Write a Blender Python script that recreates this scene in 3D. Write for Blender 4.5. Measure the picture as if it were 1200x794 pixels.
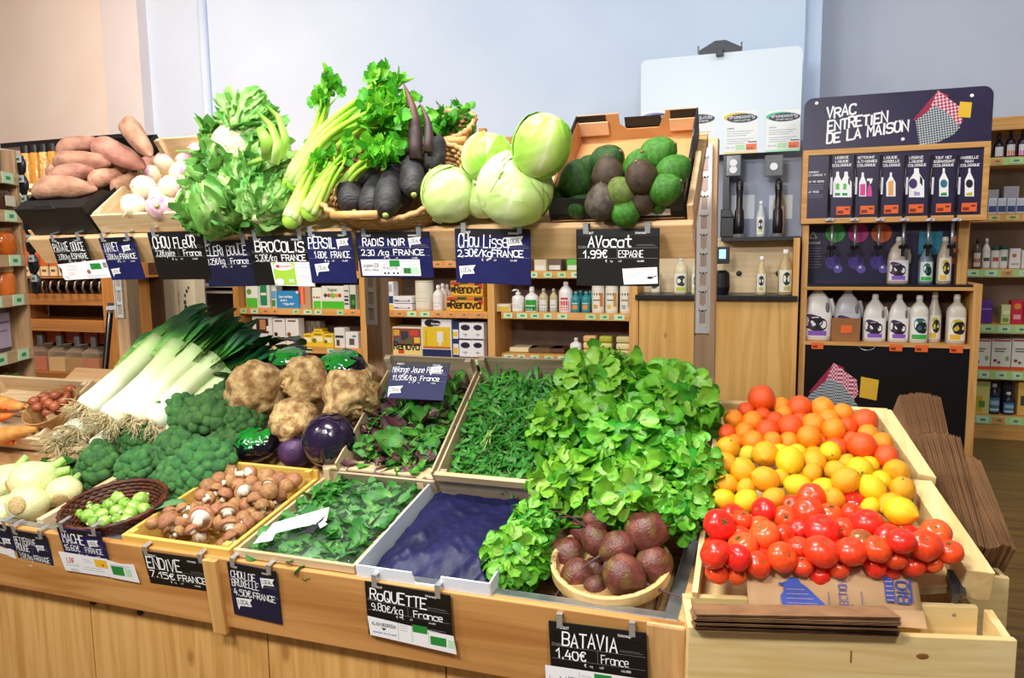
import bpy, bmesh, math, random
from math import sin, cos, pi, radians as rad, sqrt, atan2
from mathutils import Vector as V, Matrix, Euler, noise as mnoise
for o in list(bpy.data.objects): bpy.data.objects.remove(o)
SC=bpy.context.scene; COL=SC.collection
# ---------------------------------------------------------------- camera
FPX=885.; CAMH=1.5; YAW=rad(19.2); PIT=rad(6.75); ROL=.013
cF=V((-sin(YAW)*cos(PIT),cos(YAW)*cos(PIT),-sin(PIT)))
_r=V((cos(YAW),sin(YAW),0)); _u=_r.cross(cF)
cR=cos(ROL)*_r-sin(ROL)*_u; cU=cos(ROL)*_u+sin(ROL)*_r
cP=V((0,0,CAMH))
cam=bpy.data.cameras.new('camera'); camo=bpy.data.objects.new('camera',cam); COL.objects.link(camo)
camo.matrix_world=Matrix(((cR.x,cU.x,-cF.x,cP.x),(cR.y,cU.y,-cF.y,cP.y),(cR.z,cU.z,-cF.z,cP.z),(0,0,0,1)))
cam.sensor_width=36; cam.lens=36*FPX/1200; cam.clip_start=.05
SC.camera=camo
# ---------------------------------------------------------------- light
W=bpy.data.worlds.new('world'); SC.world=W; W.use_nodes=True
W.node_tree.nodes['Background'].inputs[0].default_value=(.93,.96,1,1)
W.node_tree.nodes['Background'].inputs[1].default_value=.13
SC.view_settings.view_transform='Standard'; SC.view_settings.look='None'
SC.view_settings.exposure=0.06; SC.view_settings.gamma=1
SC.view_settings.use_curve_mapping=False
def area(name,loc,aim,power,size,col=(1,1,1),sy=None):
    l=bpy.data.lights.new(name,'AREA'); l.energy=power; l.size=size; l.color=col
    if sy: l.shape='RECTANGLE'; l.size_y=sy
    o=bpy.data.objects.new(name,l); COL.objects.link(o); o.location=loc
    o.rotation_euler=(V(aim)-V(loc)).to_track_quat('-Z','Y').to_euler(); return o
area('unseen_lamp',(-1.1,-.2,2.85),(-1.0,1.9,1.0),62,.6,(1,.98,.95),.35)  # front key, added out of view so light gets under the tray
area('unseen_lamp',(.5,.0,2.85),(.1,1.9,.85),28,.4,(1,.975,.93),.3)  # second added front key, unseen, on the fruit stand side
area('unseen_lamp',(-2.7,.1,2.85),(-2.1,2.0,1.0),40,.5,(1,.975,.93),.3)  # third added front key, unseen, for the left end
area('unseen_lamp',(-.9,1.3,3.3),(-.9,2.0,1.2),64,1.0,(1,.98,.95),.3)
area('unseen_lamp',(-1.6,3.2,4.2),(-1.6,6.1,2.6),33,3.6,(.82,.93,1),.6)  # added wash, out of view, to brighten the back wall evenly
area('unseen_lamp',(-5.0,3.2,3.6),(-5.2,6.0,2.2),100,1.6,(1,.78,.6),.6)
area('unseen_lamp',(1.8,4.0,4.0),(1.6,7.0,1.6),30,1.4,(1,.96,.92),.5)  # added unseen wash that sets the recess wall's brightness
# ---------------------------------------------------------------- pixel rays (photo is 1200 x 794)
def ray(x,y): return cF+cR*((x-600)/FPX)+cU*((397-y)/FPX)
def atY(x,y,Y): d=ray(x,y); return cP+d*(Y/d.y)
def atZ(x,y,Z): d=ray(x,y); return cP+d*((Z-CAMH)/d.z)
def frame(p0,slope=0,rz=0):
    a=rad(slope)
    m=Matrix(((1,0,0),(0,cos(a),-sin(a)),(0,sin(a),cos(a)))).to_4x4()
    return Matrix.Translation(p0)@Matrix.Rotation(rz,4,'Z')@m
def onF(x,y,Fr,h=0):
    I=Fr.inverted(); o=I@cP; d=I.to_3x3()@ray(x,y); t=(h-o.z)/d.z
    return o+d*t
FU=frame((0,1.885,1.567),37)       # tilted upper tray
FB=frame((0,1.96,.80),33.5)        # tilted back row of the lower counter
FA=frame((0,1.535,.655),9.5)       # front row
def pxm(P):                        # pixels per metre at a point
    return FPX/((P-cP).dot(cF))
# ---------------------------------------------------------------- materials
def hx(h):
    h=h.lstrip('#'); c=[int(h[i:i+2],16)/255 for i in (0,2,4)]
    return tuple((x/12.92 if x<=.04045 else ((x+.055)/1.055)**2.4) for x in c)+(1,)
MATS={}
def mat(name,c1,c2=None,scale=8,rough=.5,bump=0,bscale=60,spec=.5,metal=0,alpha=1,trans=0,rand=0,tone=None,detail=4,
        translucent=0,stretch=(1,1,1),sss=0,coat=0,emit=0,lo=.35,hi=.65,huev=0,bdist=.004,vor=0):
    if name in MATS: return MATS[name]
    m=bpy.data.materials.new(name); m.use_nodes=True; nt=m.node_tree; N=nt.nodes; L=nt.links
    b=N['Principled BSDF']; MATS[name]=m
    b.inputs['Roughness'].default_value=rough; b.inputs['Metallic'].default_value=metal
    b.inputs['Specular IOR Level'].default_value=spec; b.inputs['Alpha'].default_value=alpha
    b.inputs['Transmission Weight'].default_value=trans; b.inputs['Coat Weight'].default_value=coat
    if sss: b.inputs['Subsurface Weight'].default_value=sss; b.inputs['Subsurface Radius'].default_value=(.02,.012,.008); b.inputs['Subsurface Scale'].default_value=.5
    tc=N.new('ShaderNodeTexCoord'); mp=N.new('ShaderNodeMapping'); L.new(tc.outputs['Object'],mp.inputs[0])
    mp.inputs['Scale'].default_value=stretch
    src=None
    if tone:
        at=N.new('ShaderNodeAttribute'); at.attribute_name='tone'
        cr=N.new('ShaderNodeValToRGB'); el=cr.color_ramp.elements
        for i,(p,h) in enumerate(tone):
            e=el[i] if i<2 else el.new(p)
            e.position=p; e.color=hx(h)
        L.new(at.outputs['Fac'],cr.inputs[0]); src=cr.outputs[0]
    if c2:
        nz=N.new('ShaderNodeTexNoise'); nz.inputs['Scale'].default_value=scale; nz.inputs['Detail'].default_value=detail
        L.new(mp.outputs[0],nz.inputs['Vector'])
        rp=N.new('ShaderNodeMapRange'); rp.inputs[1].default_value=lo; rp.inputs[2].default_value=hi
        L.new(nz.outputs[0],rp.inputs[0])
        mx=N.new('ShaderNodeMix'); mx.data_type='RGBA'; L.new(rp.outputs[0],mx.inputs[0])
        if src: L.new(src,mx.inputs[6])
        else: mx.inputs[6].default_value=hx(c1)
        mx.inputs[7].default_value=hx(c2)
        if tone:
            mm=N.new('ShaderNodeMath'); mm.operation='MULTIPLY'; mm.inputs[1].default_value=.5
            L.new(rp.outputs[0],mm.inputs[0]); L.new(mm.outputs[0],mx.inputs[0])
        src=mx.outputs[2]
    if rand or huev:
        oi=N.new('ShaderNodeObjectInfo'); hs=N.new('ShaderNodeHueSaturation')
        r1=N.new('ShaderNodeMapRange'); r1.inputs[3].default_value=1-rand; r1.inputs[4].default_value=1+rand
        L.new(oi.outputs['Random'],r1.inputs[0]); L.new(r1.outputs[0],hs.inputs['Value'])
        if huev:
            ml=N.new('ShaderNodeMath'); ml.operation='MULTIPLY'; ml.inputs[1].default_value=7.31
            fr=N.new('ShaderNodeMath'); fr.operation='FRACT'
            L.new(oi.outputs['Random'],ml.inputs[0]); L.new(ml.outputs[0],fr.inputs[0])
            r2=N.new('ShaderNodeMapRange'); r2.inputs[3].default_value=.5-huev; r2.inputs[4].default_value=.5+huev
            L.new(fr.outputs[0],r2.inputs[0]); L.new(r2.outputs[0],hs.inputs['Hue'])
        if src: L.new(src,hs.inputs['Color'])
        else: hs.inputs['Color'].default_value=hx(c1)
        src=hs.outputs[0]
    if src: L.new(src,b.inputs['Base Color'])
    else: b.inputs['Base Color'].default_value=hx(c1)
    if bump:
        if vor: n2=N.new('ShaderNodeTexVoronoi'); out=n2.outputs['Distance']
        else: n2=N.new('ShaderNodeTexNoise'); n2.inputs['Detail'].default_value=3; out=n2.outputs[0]
        n2.inputs['Scale'].default_value=bscale
        L.new(mp.outputs[0],n2.inputs['Vector'])
        bp=N.new('ShaderNodeBump'); bp.inputs['Strength'].default_value=bump; bp.inputs['Distance'].default_value=bdist
        L.new(out,bp.inputs['Height']); L.new(bp.outputs[0],b.inputs['Normal'])
    if emit:
        b.inputs['Emission Strength'].default_value=emit; b.inputs['Emission Color'].default_value=hx(c1)
    if translucent:
        t=N.new('ShaderNodeBsdfTranslucent'); ms=N.new('ShaderNodeMixShader'); ms.inputs[0].default_value=translucent
        if src: L.new(src,t.inputs[0])
        else: t.inputs[0].default_value=hx(c1)
        L.new(b.outputs[0],ms.inputs[1]); L.new(t.outputs[0],ms.inputs[2]); L.new(ms.outputs[0],N['Material Output'].inputs[0])
    return m
def wood(name,light,dark,axis='x',rough=.55,sc=1.0,knots=True,knotc='8a5526'):
    if name in MATS: return MATS[name]
    m=bpy.data.materials.new(name); m.use_nodes=True; nt=m.node_tree; N=nt.nodes; L=nt.links; MATS[name]=m
    b=N['Principled BSDF']; b.inputs['Roughness'].default_value=rough
    tc=N.new('ShaderNodeTexCoord'); mp=N.new('ShaderNodeMapping'); L.new(tc.outputs['Object'],mp.inputs[0])
    s=[22*sc]*3; s['xyz'.index(axis)]=1.3*sc; mp.inputs['Scale'].default_value=s
    nz=N.new('ShaderNodeTexNoise'); nz.inputs['Scale'].default_value=1.6; nz.inputs['Detail'].default_value=6; nz.inputs['Distortion'].default_value=1.1
    L.new(mp.outputs[0],nz.inputs['Vector'])
    cr=N.new('ShaderNodeValToRGB'); e=cr.color_ramp.elements; e[0].position=.34; e[0].color=hx(dark); e[1].position=.62; e[1].color=hx(light)
    L.new(nz.outputs[0],cr.inputs[0]); src=cr.outputs[0]
    if knots:
        m2=N.new('ShaderNodeMapping'); k=[5.2]*3; k['xyz'.index(axis)]=2.6; m2.inputs['Scale'].default_value=k; m2.inputs['Location'].default_value=(.3,.7,.2)
        L.new(tc.outputs['Object'],m2.inputs[0])
        vo=N.new('ShaderNodeTexVoronoi'); vo.inputs['Scale'].default_value=1.3; L.new(m2.outputs[0],vo.inputs['Vector'])
        mr=N.new('ShaderNodeMapRange'); mr.inputs[1].default_value=.05; mr.inputs[2].default_value=.12; mr.inputs[3].default_value=.75; mr.inputs[4].default_value=0
        L.new(vo.outputs['Distance'],mr.inputs[0])
        mx=N.new('ShaderNodeMix'); mx.data_type='RGBA'; L.new(mr.outputs[0],mx.inputs[0]); L.new(src,mx.inputs[6]); mx.inputs[7].default_value=hx(knotc)
        src=mx.outputs[2]
    L.new(src,b.inputs['Base Color'])
    bp=N.new('ShaderNodeBump'); bp.inputs['Strength'].default_value=.15; bp.inputs['Distance'].default_value=.002
    L.new(nz.outputs[0],bp.inputs['Height']); L.new(bp.outputs[0],b.inputs['Normal'])
    return m
# ---------------------------------------------------------------- mesh builder
def nz(p,f=1,o=0): return mnoise.noise(V((p[0]*f+o,p[1]*f+o*1.7,p[2]*f-o)))
class MB:
    def __init__(s): s.v=[]; s.f=[]; s.m=[]; s.t=[]; s.M=Matrix(); s.tone=.5; s.usetone=False
    def add(s,vs,fs,mi=0,M=None,tones=None):
        k=len(s.v); T=s.M@M if M is not None else s.M
        s.v+=[T@V(p) for p in vs]; s.f+=[tuple(i+k for i in f) for f in fs]; s.m+=[mi]*len(fs)
        s.t+=(list(tones) if tones else [s.tone]*len(vs))
        if tones: s.usetone=True
        return s
    def box(s,c,d,mi=0,M=None):
        x,y,z=d[0]/2,d[1]/2,d[2]/2
        vs=[V(c)+V((a*x,b*y,e*z)) for a in (-1,1) for b in (-1,1) for e in (-1,1)]
        return s.add(vs,[(0,1,3,2),(4,6,7,5),(0,4,5,1),(2,3,7,6),(0,2,6,4),(1,5,7,3)],mi,M)
    def bb(s,a,b,mi=0,M=None):
        a=V(a);b=V(b); return s.box((a+b)/2,b-a,mi,M)
    def prism(s,pts,z0,z1,mi=0,M=None):
        n=len(pts); vs=[(x,y,z0) for x,y in pts]+[(x,y,z1) for x,y in pts]
        return s.add(vs,[tuple(range(n))[::-1],tuple(range(n,2*n))]+[(i,(i+1)%n,n+(i+1)%n,n+i) for i in range(n)],mi,M)
    def tube(s,pts,r,n=8,mi=0,M=None,tones=None,cap=True,flat=1):
        pts=[V(p) for p in pts]; k=len(pts); vs=[];tn=[]
        if not hasattr(r,'__len__'): r=[r]*k
        up=None
        for i,p in enumerate(pts):
            d=(pts[min(i+1,k-1)]-pts[max(i-1,0)]).normalized()
            if up is None: up=V((0,0,1)) if abs(d.z)<.9 else V((1,0,0))
            a=d.cross(up).normalized(); b=a.cross(d); up=b
            for j in range(n):
                q=2*pi*j/n; vs.append(p+a*(cos(q)*r[i])+b*(sin(q)*r[i]*flat)); tn.append(tones[i] if tones else s.tone)
        fs=[(i*n+j,i*n+(j+1)%n,(i+1)*n+(j+1)%n,(i+1)*n+j) for i in range(k-1) for j in range(n)]
        if cap: fs+=[tuple(range(n))[::-1],tuple(range((k-1)*n,k*n))]
        return s.add(vs,fs,mi,M,tn if tones else None)
    def lathe(s,prof,n=20,mi=0,M=None,fn=None,tones=None,closed=False):
        vs=[];tn=[];k=len(prof)
        for i,(r,z) in enumerate(prof):
            for j in range(n):
                a=2*pi*j/n; p=V((r*cos(a),r*sin(a),z))
                if fn: p=fn(p,a,i/(k-1))
                vs.append(p); tn.append(tones[i] if tones else s.tone)
        fs=[(i*n+j,i*n+(j+1)%n,(i+1)*n+(j+1)%n,(i+1)*n+j) for i in range(k-1) for j in range(n)]
        if closed: fs+=[tuple((k-1)*n+j for j in range(n))]; fs+=[tuple(range(n))[::-1]]
        else:
            if prof[0][0]>1e-5: fs+=[tuple(range(n))[::-1]]
            if prof[-1][0]>1e-5: fs+=[tuple(range((k-1)*n,k*n))]
        return s.add(vs,fs,mi,M,tn if tones else None)
    def ball(s,c,r,nu=16,nv=10,mi=0,M=None,fn=None,tfn=None):
        if not hasattr(r,'__len__'): r=(r,r,r)
        c=V(c); dirs=[V((0,0,-1))]
        for i in range(1,nv):
            p=-pi/2+pi*i/nv
            for j in range(nu):
                a=2*pi*j/nu; dirs.append(V((cos(p)*cos(a),cos(p)*sin(a),sin(p))))
        dirs.append(V((0,0,1))); vs=[];tn=[]
        for d in dirs:
            q=V((d.x*r[0],d.y*r[1],d.z*r[2]))
            if fn: q=fn(q,d)
            vs.append(c+q); tn.append(tfn(d) if tfn else s.tone)
        fs=[(0,1+(j+1)%nu,1+j) for j in range(nu)]
        for i in range(nv-2):
            for j in range(nu):
                a=1+i*nu; fs.append((a+j,a+(j+1)%nu,a+nu+(j+1)%nu,a+nu+j))
        a=1+(nv-2)*nu; e=len(vs)-1
        fs+=[(a+j,a+(j+1)%nu,e) for j in range(nu)]
        return s.add(vs,fs,mi,M,tn if tfn else None)
    def grid(s,fn,nu,nv,mi=0,M=None,tfn=None):
        vs=[];tn=[]
        for i in range(nv+1):
            for j in range(nu+1):
                u,v=j/nu,i/nv; vs.append(fn(u,v)); tn.append(tfn(u,v) if tfn else s.tone)
        w=nu+1
        return s.add(vs,[(i*w+j,i*w+j+1,(i+1)*w+j+1,(i+1)*w+j) for i in range(nv) for j in range(nu)],mi,M,tn if tfn else None)
    def mesh(s,name,mats,smooth=True):
        me=bpy.data.meshes.new(name); me.from_pydata([tuple(p) for p in s.v],[],s.f)
        if not isinstance(mats,(list,tuple)): mats=[mats]
        for m in mats: me.materials.append(m)
        me.polygons.foreach_set('material_index',s.m)
        me.polygons.foreach_set('use_smooth',[smooth]*len(s.f))
        if s.usetone:
            a=me.attributes.new('tone','FLOAT','POINT'); a.data.foreach_set('value',s.t)
        me.update(); return me
    def build(s,name,mats,parent=None,smooth=False,bevel=0,M=None,label=None,solid=0,subd=0,auto=False):
        o=bpy.data.objects.new(name,s.mesh(name,mats,smooth)); COL.objects.link(o)
        if parent: o.parent=parent
        if M is not None:
            if parent: o.matrix_local=M
            else: o.matrix_world=M
        if bevel:
            b=o.modifiers.new('bevel','BEVEL'); b.width=bevel; b.segments=2; b.limit_method='ANGLE'; b.angle_limit=rad(40)
        if solid:
            b=o.modifiers.new('solid','SOLIDIFY'); b.thickness=solid; b.offset=0
        if subd:
            b=o.modifiers.new('sub','SUBSURF'); b.levels=subd; b.render_levels=subd
        if label: o['label']=label
        return o
LABELS={}
def tag(o,label,cat,group=None,kind=None):
    o['label']=label; o['category']=cat
    if group: o['group']=group
    if kind: o['kind']=kind
    LABELS.setdefault(label,[]).append((o.name,group)); return o
def thing(name,label,cat,M=None,group=None):
    o=bpy.data.objects.new(name,None); COL.objects.link(o); o.empty_display_size=.05
    if M is not None: o.matrix_world=M if isinstance(M,Matrix) else Matrix.Translation(M)
    return tag(o,label,cat,group)
def struct(o): o['kind']='structure'; return o
def obj(name,me,M=None,parent=None):
    o=bpy.data.objects.new(name,me); COL.objects.link(o)
    if parent: o.parent=parent
    if M is not None:
        if parent: o.matrix_local=M
        else: o.matrix_world=M
    return o
def place(kit,M,label,group=None):
    """kit = (name, category, [(part name or None, mesh)]); a kit of one mesh is a thing of one mesh"""
    name,cat,parts=kit
    if len(parts)==1: return tag(obj(name,parts[0][1],M),label,cat,group)
    r=thing(name,label,cat,M,group)
    for pn,me in parts: obj(pn,me,None,r)
    return r
T=Matrix.Translation
def S(x,y=None,z=None): return Matrix.Diagonal((x,y if y else x,z if z else x,1))
def RX(a): return Matrix.Rotation(rad(a),4,'X')
def RY(a): return Matrix.Rotation(rad(a),4,'Y')
def RZ(a): return Matrix.Rotation(rad(a),4,'Z')
def rrot(rng,t=180): return Euler((rad(rng.uniform(-t,t)),rad(rng.uniform(-t,t)),rad(rng.uniform(-180,180)))).to_matrix().to_4x4()
def basis(o,x,y):
    x=V(x).normalized(); z=x.cross(V(y)).normalized(); y=z.cross(x)
    return Matrix(((x.x,y.x,z.x,o[0]),(x.y,y.y,z.y,o[1]),(x.z,y.z,z.z,o[2]),(0,0,0,1)))
ORD=['first','second','third','fourth','fifth','sixth','seventh','eighth','ninth','tenth','eleventh','twelfth','thirteenth','fourteenth','fifteenth','sixteenth','seventeenth','eighteenth','nineteenth','twentieth']
def nth(i,n):
    if n==1: return 'the only one'
    if i==0: return 'leftmost'
    if i==n-1: return 'rightmost'
    return ORD[i]+' from left'
def relax(P,R,floor,it=60,pull=.08,walls=None):
    """push overlapping balls apart, keep them on the floor (h) and near where they started"""
    P=[V(p) for p in P]; P0=[p.copy() for p in P]; n=len(P)
    for k in range(it):
        for i in range(n):
            P[i]+= (P0[i]-P[i])*pull*(1-k/it)
        for i in range(n):
            for j in range(i+1,n):
                d=P[j]-P[i]; q=R[i]+R[j]
                if abs(d.x)<q and abs(d.y)<q:
                    l=d.length
                    if l<q:
                        c=d*((q-l)/(2*max(l,1e-4))); P[i]-=c; P[j]+=c
        for i in range(n):
            if P[i].z<floor+R[i]: P[i].z=floor+R[i]
            if walls:
                w=walls(P[i]) if callable(walls) else walls
                P[i].x=min(max(P[i].x,w[0]+R[i]),w[1]-R[i]); P[i].y=min(max(P[i].y,w[2]+R[i]),w[3]-R[i])
    return P
def rowlabels(pts,nrow,fmt,front='front',key=lambda p:p[1]):
    """labels that name a thing by its row (from the front) and its place in that row"""
    idx=sorted(range(len(pts)),key=lambda i:-key(pts[i])); out=[None]*len(pts); per=len(pts)/nrow
    for r in range(nrow):
        row=idx[int(round(r*per)):int(round((r+1)*per))]; row.sort(key=lambda i:pts[i][0])
        rn='front' if r==0 else ('back' if r==nrow-1 else ORD[r])
        for k,i in enumerate(row): out[i]=fmt.format(row=rn,nth=nth(k,len(row)))
    return out
# ---------------------------------------------------------------- stroke lettering
GL={'A':'00,26,40;12,32','B':'00,06;~06,46,43,03;~03,43,40,00','C':'~45,46,06,00,40,41','D':'00,06;~06,46,40,00','E':'46,06,00,40;03,33','F':'46,06,00;03,33',
'G':'~45,46,06,00,40,43;43,23','H':'00,06;40,46;03,43','I':'20,26','J':'~36,30,00,01','K':'00,06;46,03,40','L':'06,00,40','M':'00,06,23,46,40','N':'00,06,40,46',
'O':'~26,06,00,40,46,26','P':'00,06;~06,46,43,03','Q':'~26,06,00,40,46,26;22,40','R':'00,06;~06,46,43,03;23,40','S':'~45,46,06,03,43,40,00,01','T':'06,46;26,20',
'U':'~06,00,40,46','V':'06,20,46','W':'06,10,23,30,46','X':'06,40;00,46','Y':'06,23,46;23,20','Z':'06,46,00,40',
'0':'~26,06,00,40,46,26','1':'04,26,20','2':'~05,06,46,43,00;00,40','3':'~06,46,43,13;~13,43,40,00','4':'26,02,42;34,30','5':'46,06,04;~04,44,40,00','6':'~46,06,00,40,43,03',
'7':'06,46,10','8':'~26,06,03,43,40,00,03,43,46,26','9':'~43,03,06,46,40,10','.':'20,21','\u20ac':'~45,46,16,10,40,41;03,33;04,34','/':'00,46',',':'21,1a','-':'13,33','!':'26,22;20,21','?':'~05,06,46,43,22;20,21',
'a':'~44,04,00,40,42;44,40','b':'06,00;~04,44,40,00','c':'~43,44,04,00,40','d':'46,40;~44,04,00,40','e':'02,42;~42,44,04,00,40','f':'~46,26,20;04,44','g':'~44,04,00,40;~44,4b,0b',
'h':'06,00;~03,44,40','i':'20,24;25,26','j':'24,2b;26,25','k':'06,00;34,02,30','l':'20,26','m':'00,04;~03,24,20;~23,44,40','n':'00,04;~03,14,44,40','o':'~24,04,00,40,44,24','p':'04,0b;~04,44,40,00',
'q':'44,4b;~44,04,00,40','r':'00,04;~02,14,44','s':'~43,44,04,02,42,40,00','t':'~26,20,40;04,44','u':'~04,00,40,44;44,40','v':'04,20,44','w':'04,10,23,30,44','x':'04,40;00,44','y':'04,20;44,0b','z':'04,44,00,40',
'\u00e9':'02,42;~42,44,04,00,40;15,36','\u00e8':'02,42;~42,44,04,00,40;16,35','\u00c9':'46,06,00,40;03,33;27,38'}
NARROW={'I':.4,'i':.4,'l':.4,'.':.4,',':.4,'1':.7,'j':.5,'!':.4,'t':.8,'f':.8,' ':.7,'-':.7}
def chaikin(p,k=2):
    for _ in range(k):
        q=[p[0]]
        for a,b in zip(p,p[1:]): q+=[a*.75+b*.25,a*.25+b*.75]
        p=q+[p[-1]]
    return p
def textw(t,h,asp=.62,gap=.26):
    w=h*asp; return sum(NARROW.get(c,1)*w+gap*w for c in t)
def text(mb,t,x,y,h,wd,mi=0,asp=.62,gap=.26,z=0,jit=0,slant=0,rng=None,fit=None,M=None,mx=.23):
    """stroke lettering in the local x-y plane, lower left corner at x, y"""
    if fit:
        k=fit/max(textw(t,h,asp,gap),1e-6); asp*=k
    w=h*asp; wd=min(wd,mx*w); rng=rng or random.Random(len(t)*7+ord(t[0]))
    for c in t:
        k=NARROW.get(c,1); j=rng.uniform(-jit,jit)*h; sc=1+rng.uniform(-jit,jit)*1.5
        for st in GL.get(c,'').split(';'):
            if not st: continue
            sm=st[0]=='~'; st=st.lstrip('~'); pp=[]
            for q in st.split(','):
                yy={'a':-1,'b':-2}.get(q[1]); yy=int(q[1]) if yy is None else yy
                gx=(int(q[0])/4-.5)*(1 if k>=.65 else .9)+.5
                X=x+(gx*w if k>=.65 else (gx-.5)*w+.2*w); Y=yy/6*h*sc
                pp.append(V((X+slant*Y,y+Y+j,0)))
            if sm: pp=chaikin(pp)
            pp=[p for i,p in enumerate(pp) if i==0 or (p-pp[i-1]).length>1e-6]
            if len(pp)<2: continue
            ks=getattr(mb,'ks',0); mb.ks=ks+1; zz=z+(ks%7)*3e-5; dd=[(b-a).normalized() for a,b in zip(pp,pp[1:])]
            pp[0]=pp[0]-dd[0]*wd*.3; pp[-1]=pp[-1]+dd[-1]*wd*.3; vs=[]
            for i,p in enumerate(pp):
                d0=dd[max(0,i-1)]; d1=dd[min(i,len(dd)-1)]; t=(d0+d1)
                t=t.normalized() if t.length>.2 else d1
                n=V((-t.y,t.x,0)); c=max(.45,abs(n.dot(V((-d1.y,d1.x,0))))); n=n*(wd/2/c)
                vs+=[(p.x-n.x,p.y-n.y,zz),(p.x+n.x,p.y+n.y,zz)]
            mb.add(vs,[(2*i,2*i+2,2*i+3,2*i+1) for i in range(len(pp)-1)],mi,M)
        x+=k*w+gap*w
    return x
# ================================================================ the room
WALLC=mat('wall_paint','cbdcf2','c5d6ee',1.5,.75,bump=.05,bscale=120)
WARMLIT=mat('wall_warm_lit','efe4de','eadcd4',1.5,.75,bump=.05,bscale=120)  # white wall at the left, its warm lamp light put into the colour
m=MB(); m.bb((-9,6.1,0),(.16,6.25,4.8)); struct(m.build('wall_back',WALLC))
m=MB(); m.bb((.16,7.1,0),(4.6,7.25,4.8)); struct(m.build('wall_recess',mat('wall_paint_grey','c9d0de','c2c9d8',1.5,.75)))
m=MB(); m.bb((.16,6.25,0),(.28,7.1,4.8)); struct(m.build('wall_return',WALLC))
m=MB(); m.bb((-9.15,1.0,0),(-9,6.25,4.8)); struct(m.build('wall_left',WARMLIT))
m=MB(); m.bb((4.6,1.0,0),(4.75,7.25,4.8)); struct(m.build('wall_right',WALLC))
m=MB(); m.bb((-9.15,1.0,4.8),(4.75,7.25,4.9)); struct(m.build('ceiling',mat('ceiling_paint','f2f2f2')))
FLOORM=wood('floor_boards','7d5f2e','5c431f','x',.35,.7,knots=False)
m=MB()
for i in range(46):
    y0=-.6+i*.17; m.bb((-9.15,y0,-.05),(4.75,y0+.168,0))
m.bb((-9.15,-.6,-.06),(4.75,7.25,-.02)); struct(m.build('floor',FLOORM))
# wall steps at the left: a shallow pilaster and a pipe chase
a=atY(126,100,6.0).x; b=atY(168,100,6.0).x
m=MB(); m.bb((-9,6.05,0),(a,6.1,4.8)); struct(m.build('trim_1',WARMLIT))
m=MB(); m.bb((a,5.98,0),(b,6.1,4.8)); struct(m.build('trim_2',mat('pilaster_paint','dcd8dc','d6d2d8',1.5,.75)))
m=MB(); a=atY(240,100,6.06).x; m.tube([(a,6.085,0),(a,6.085,4.8)],.045,14); struct(m.build('trim_3',WALLC,smooth=True))
# ================================================================ the produce counter
PLY=wood('birch_ply','cf9858','b0763a','x',.5,.55,knots=False)
PINE=wood('pine_plank','d9a966','c18c48','z',.55,.8,knotc='9a6430')
PINEX=wood('pine_plank_lying','e6c088','d2a362','x',.55,.8,knotc='9a6430')
ENDW=wood('end_board','d9ad74','c7945a','z',.5,1.6,knots=False)
STEEL=mat('zinc_liner','b9bdc0','a4a8ac',14,.35,metal=.85)
TRAYW=wood('tray_ply','cfa878','b88d5c','x',.6,.8,knots=False)
FRONT=T((0,1.5,.727))@RX(7)          # local: z up the board, y into the counter
ctr=thing('produce_counter','long light wood produce counter with metal lined bins and a sloping back row','counter',(0,1.9,0))
def ch(name,mb,mt,**k):              # child of the counter, built in world coordinates
    return mb.build(name,mt,ctr,M=T((0,-1.9,0))@k.pop('W',Matrix()),**k)
m=MB(); m.bb((-2.75,0,-.2),(-.155,.02,0)); ch('front_board',m,PLY,W=FRONT,bevel=.003)
xb=atY(250,690,1.5).x
m=MB(); m.bb((xb-.02,-.014,-.215),(xb+.021,.001,-.003)); ch('batten',m,PINE,W=FRONT,bevel=.002)
xs=[-2.75,-2.42,-1.84,-1.23,-.72,-.17]
for a,b in zip(xs,xs[1:]):
    m=MB(); m.bb((a+.002,1.555,0),(b-.002,1.575,.56)); ch('base_panel',m,PINE)
for px,py in ((110,705),(165,717)):
    p=atY(px,py,1.555); m=MB(); m.ball((p.x,1.552,p.z),(.011,.006,.009)); ch('knot_hole',m,mat('knot_dark','3a2412'),smooth=True)
m=MB()
m.bb((-2.75,1.521,.722),(-.2,1.55,.729)); m.bb((-2.75,1.548,.66),(-.2,1.551,.729))
m.bb((-.2,1.521,.722),(-.172,2.40,.729)); m.bb((-.203,1.55,.64),(-.2,2.4,.729))
ch('liner_rim',m,STEEL,bevel=.002)
m=MB(); m.prism([(-.172,1.53),(-.155,1.52),(-.155,2.42),(-.172,2.42)],.1,.727); ch('end_panel',m,ENDW)
m=MB(); m.bb((-.235,-.004,-.2),(-.153,.022,0)); ch('front_board_lit_end',m,ENDW,W=FRONT,bevel=.006)  # end of the front board; its brighter lighting is put into paler wood
p=atY(791,748,1.52); m=MB(); m.ball((-.155,1.56,.70),(.002,.006,.006)); ch('screw',m,STEEL,smooth=True)
m=MB(); m.bb((-2.75,.0,-.03),(-.2,.44,-.012)); ch('bin_floor',m,TRAYW,W=FA)
m=MB(); m.bb((-2.75,-.02,-.04),(-.2,.455,-.02)); ch('sloping_shelf',m,TRAYW,W=FB)
m=MB(); m.bb((-2.75,1.95,.0),(-.2,1.97,.78)); ch('inner_panel',m,TRAYW)
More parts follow.
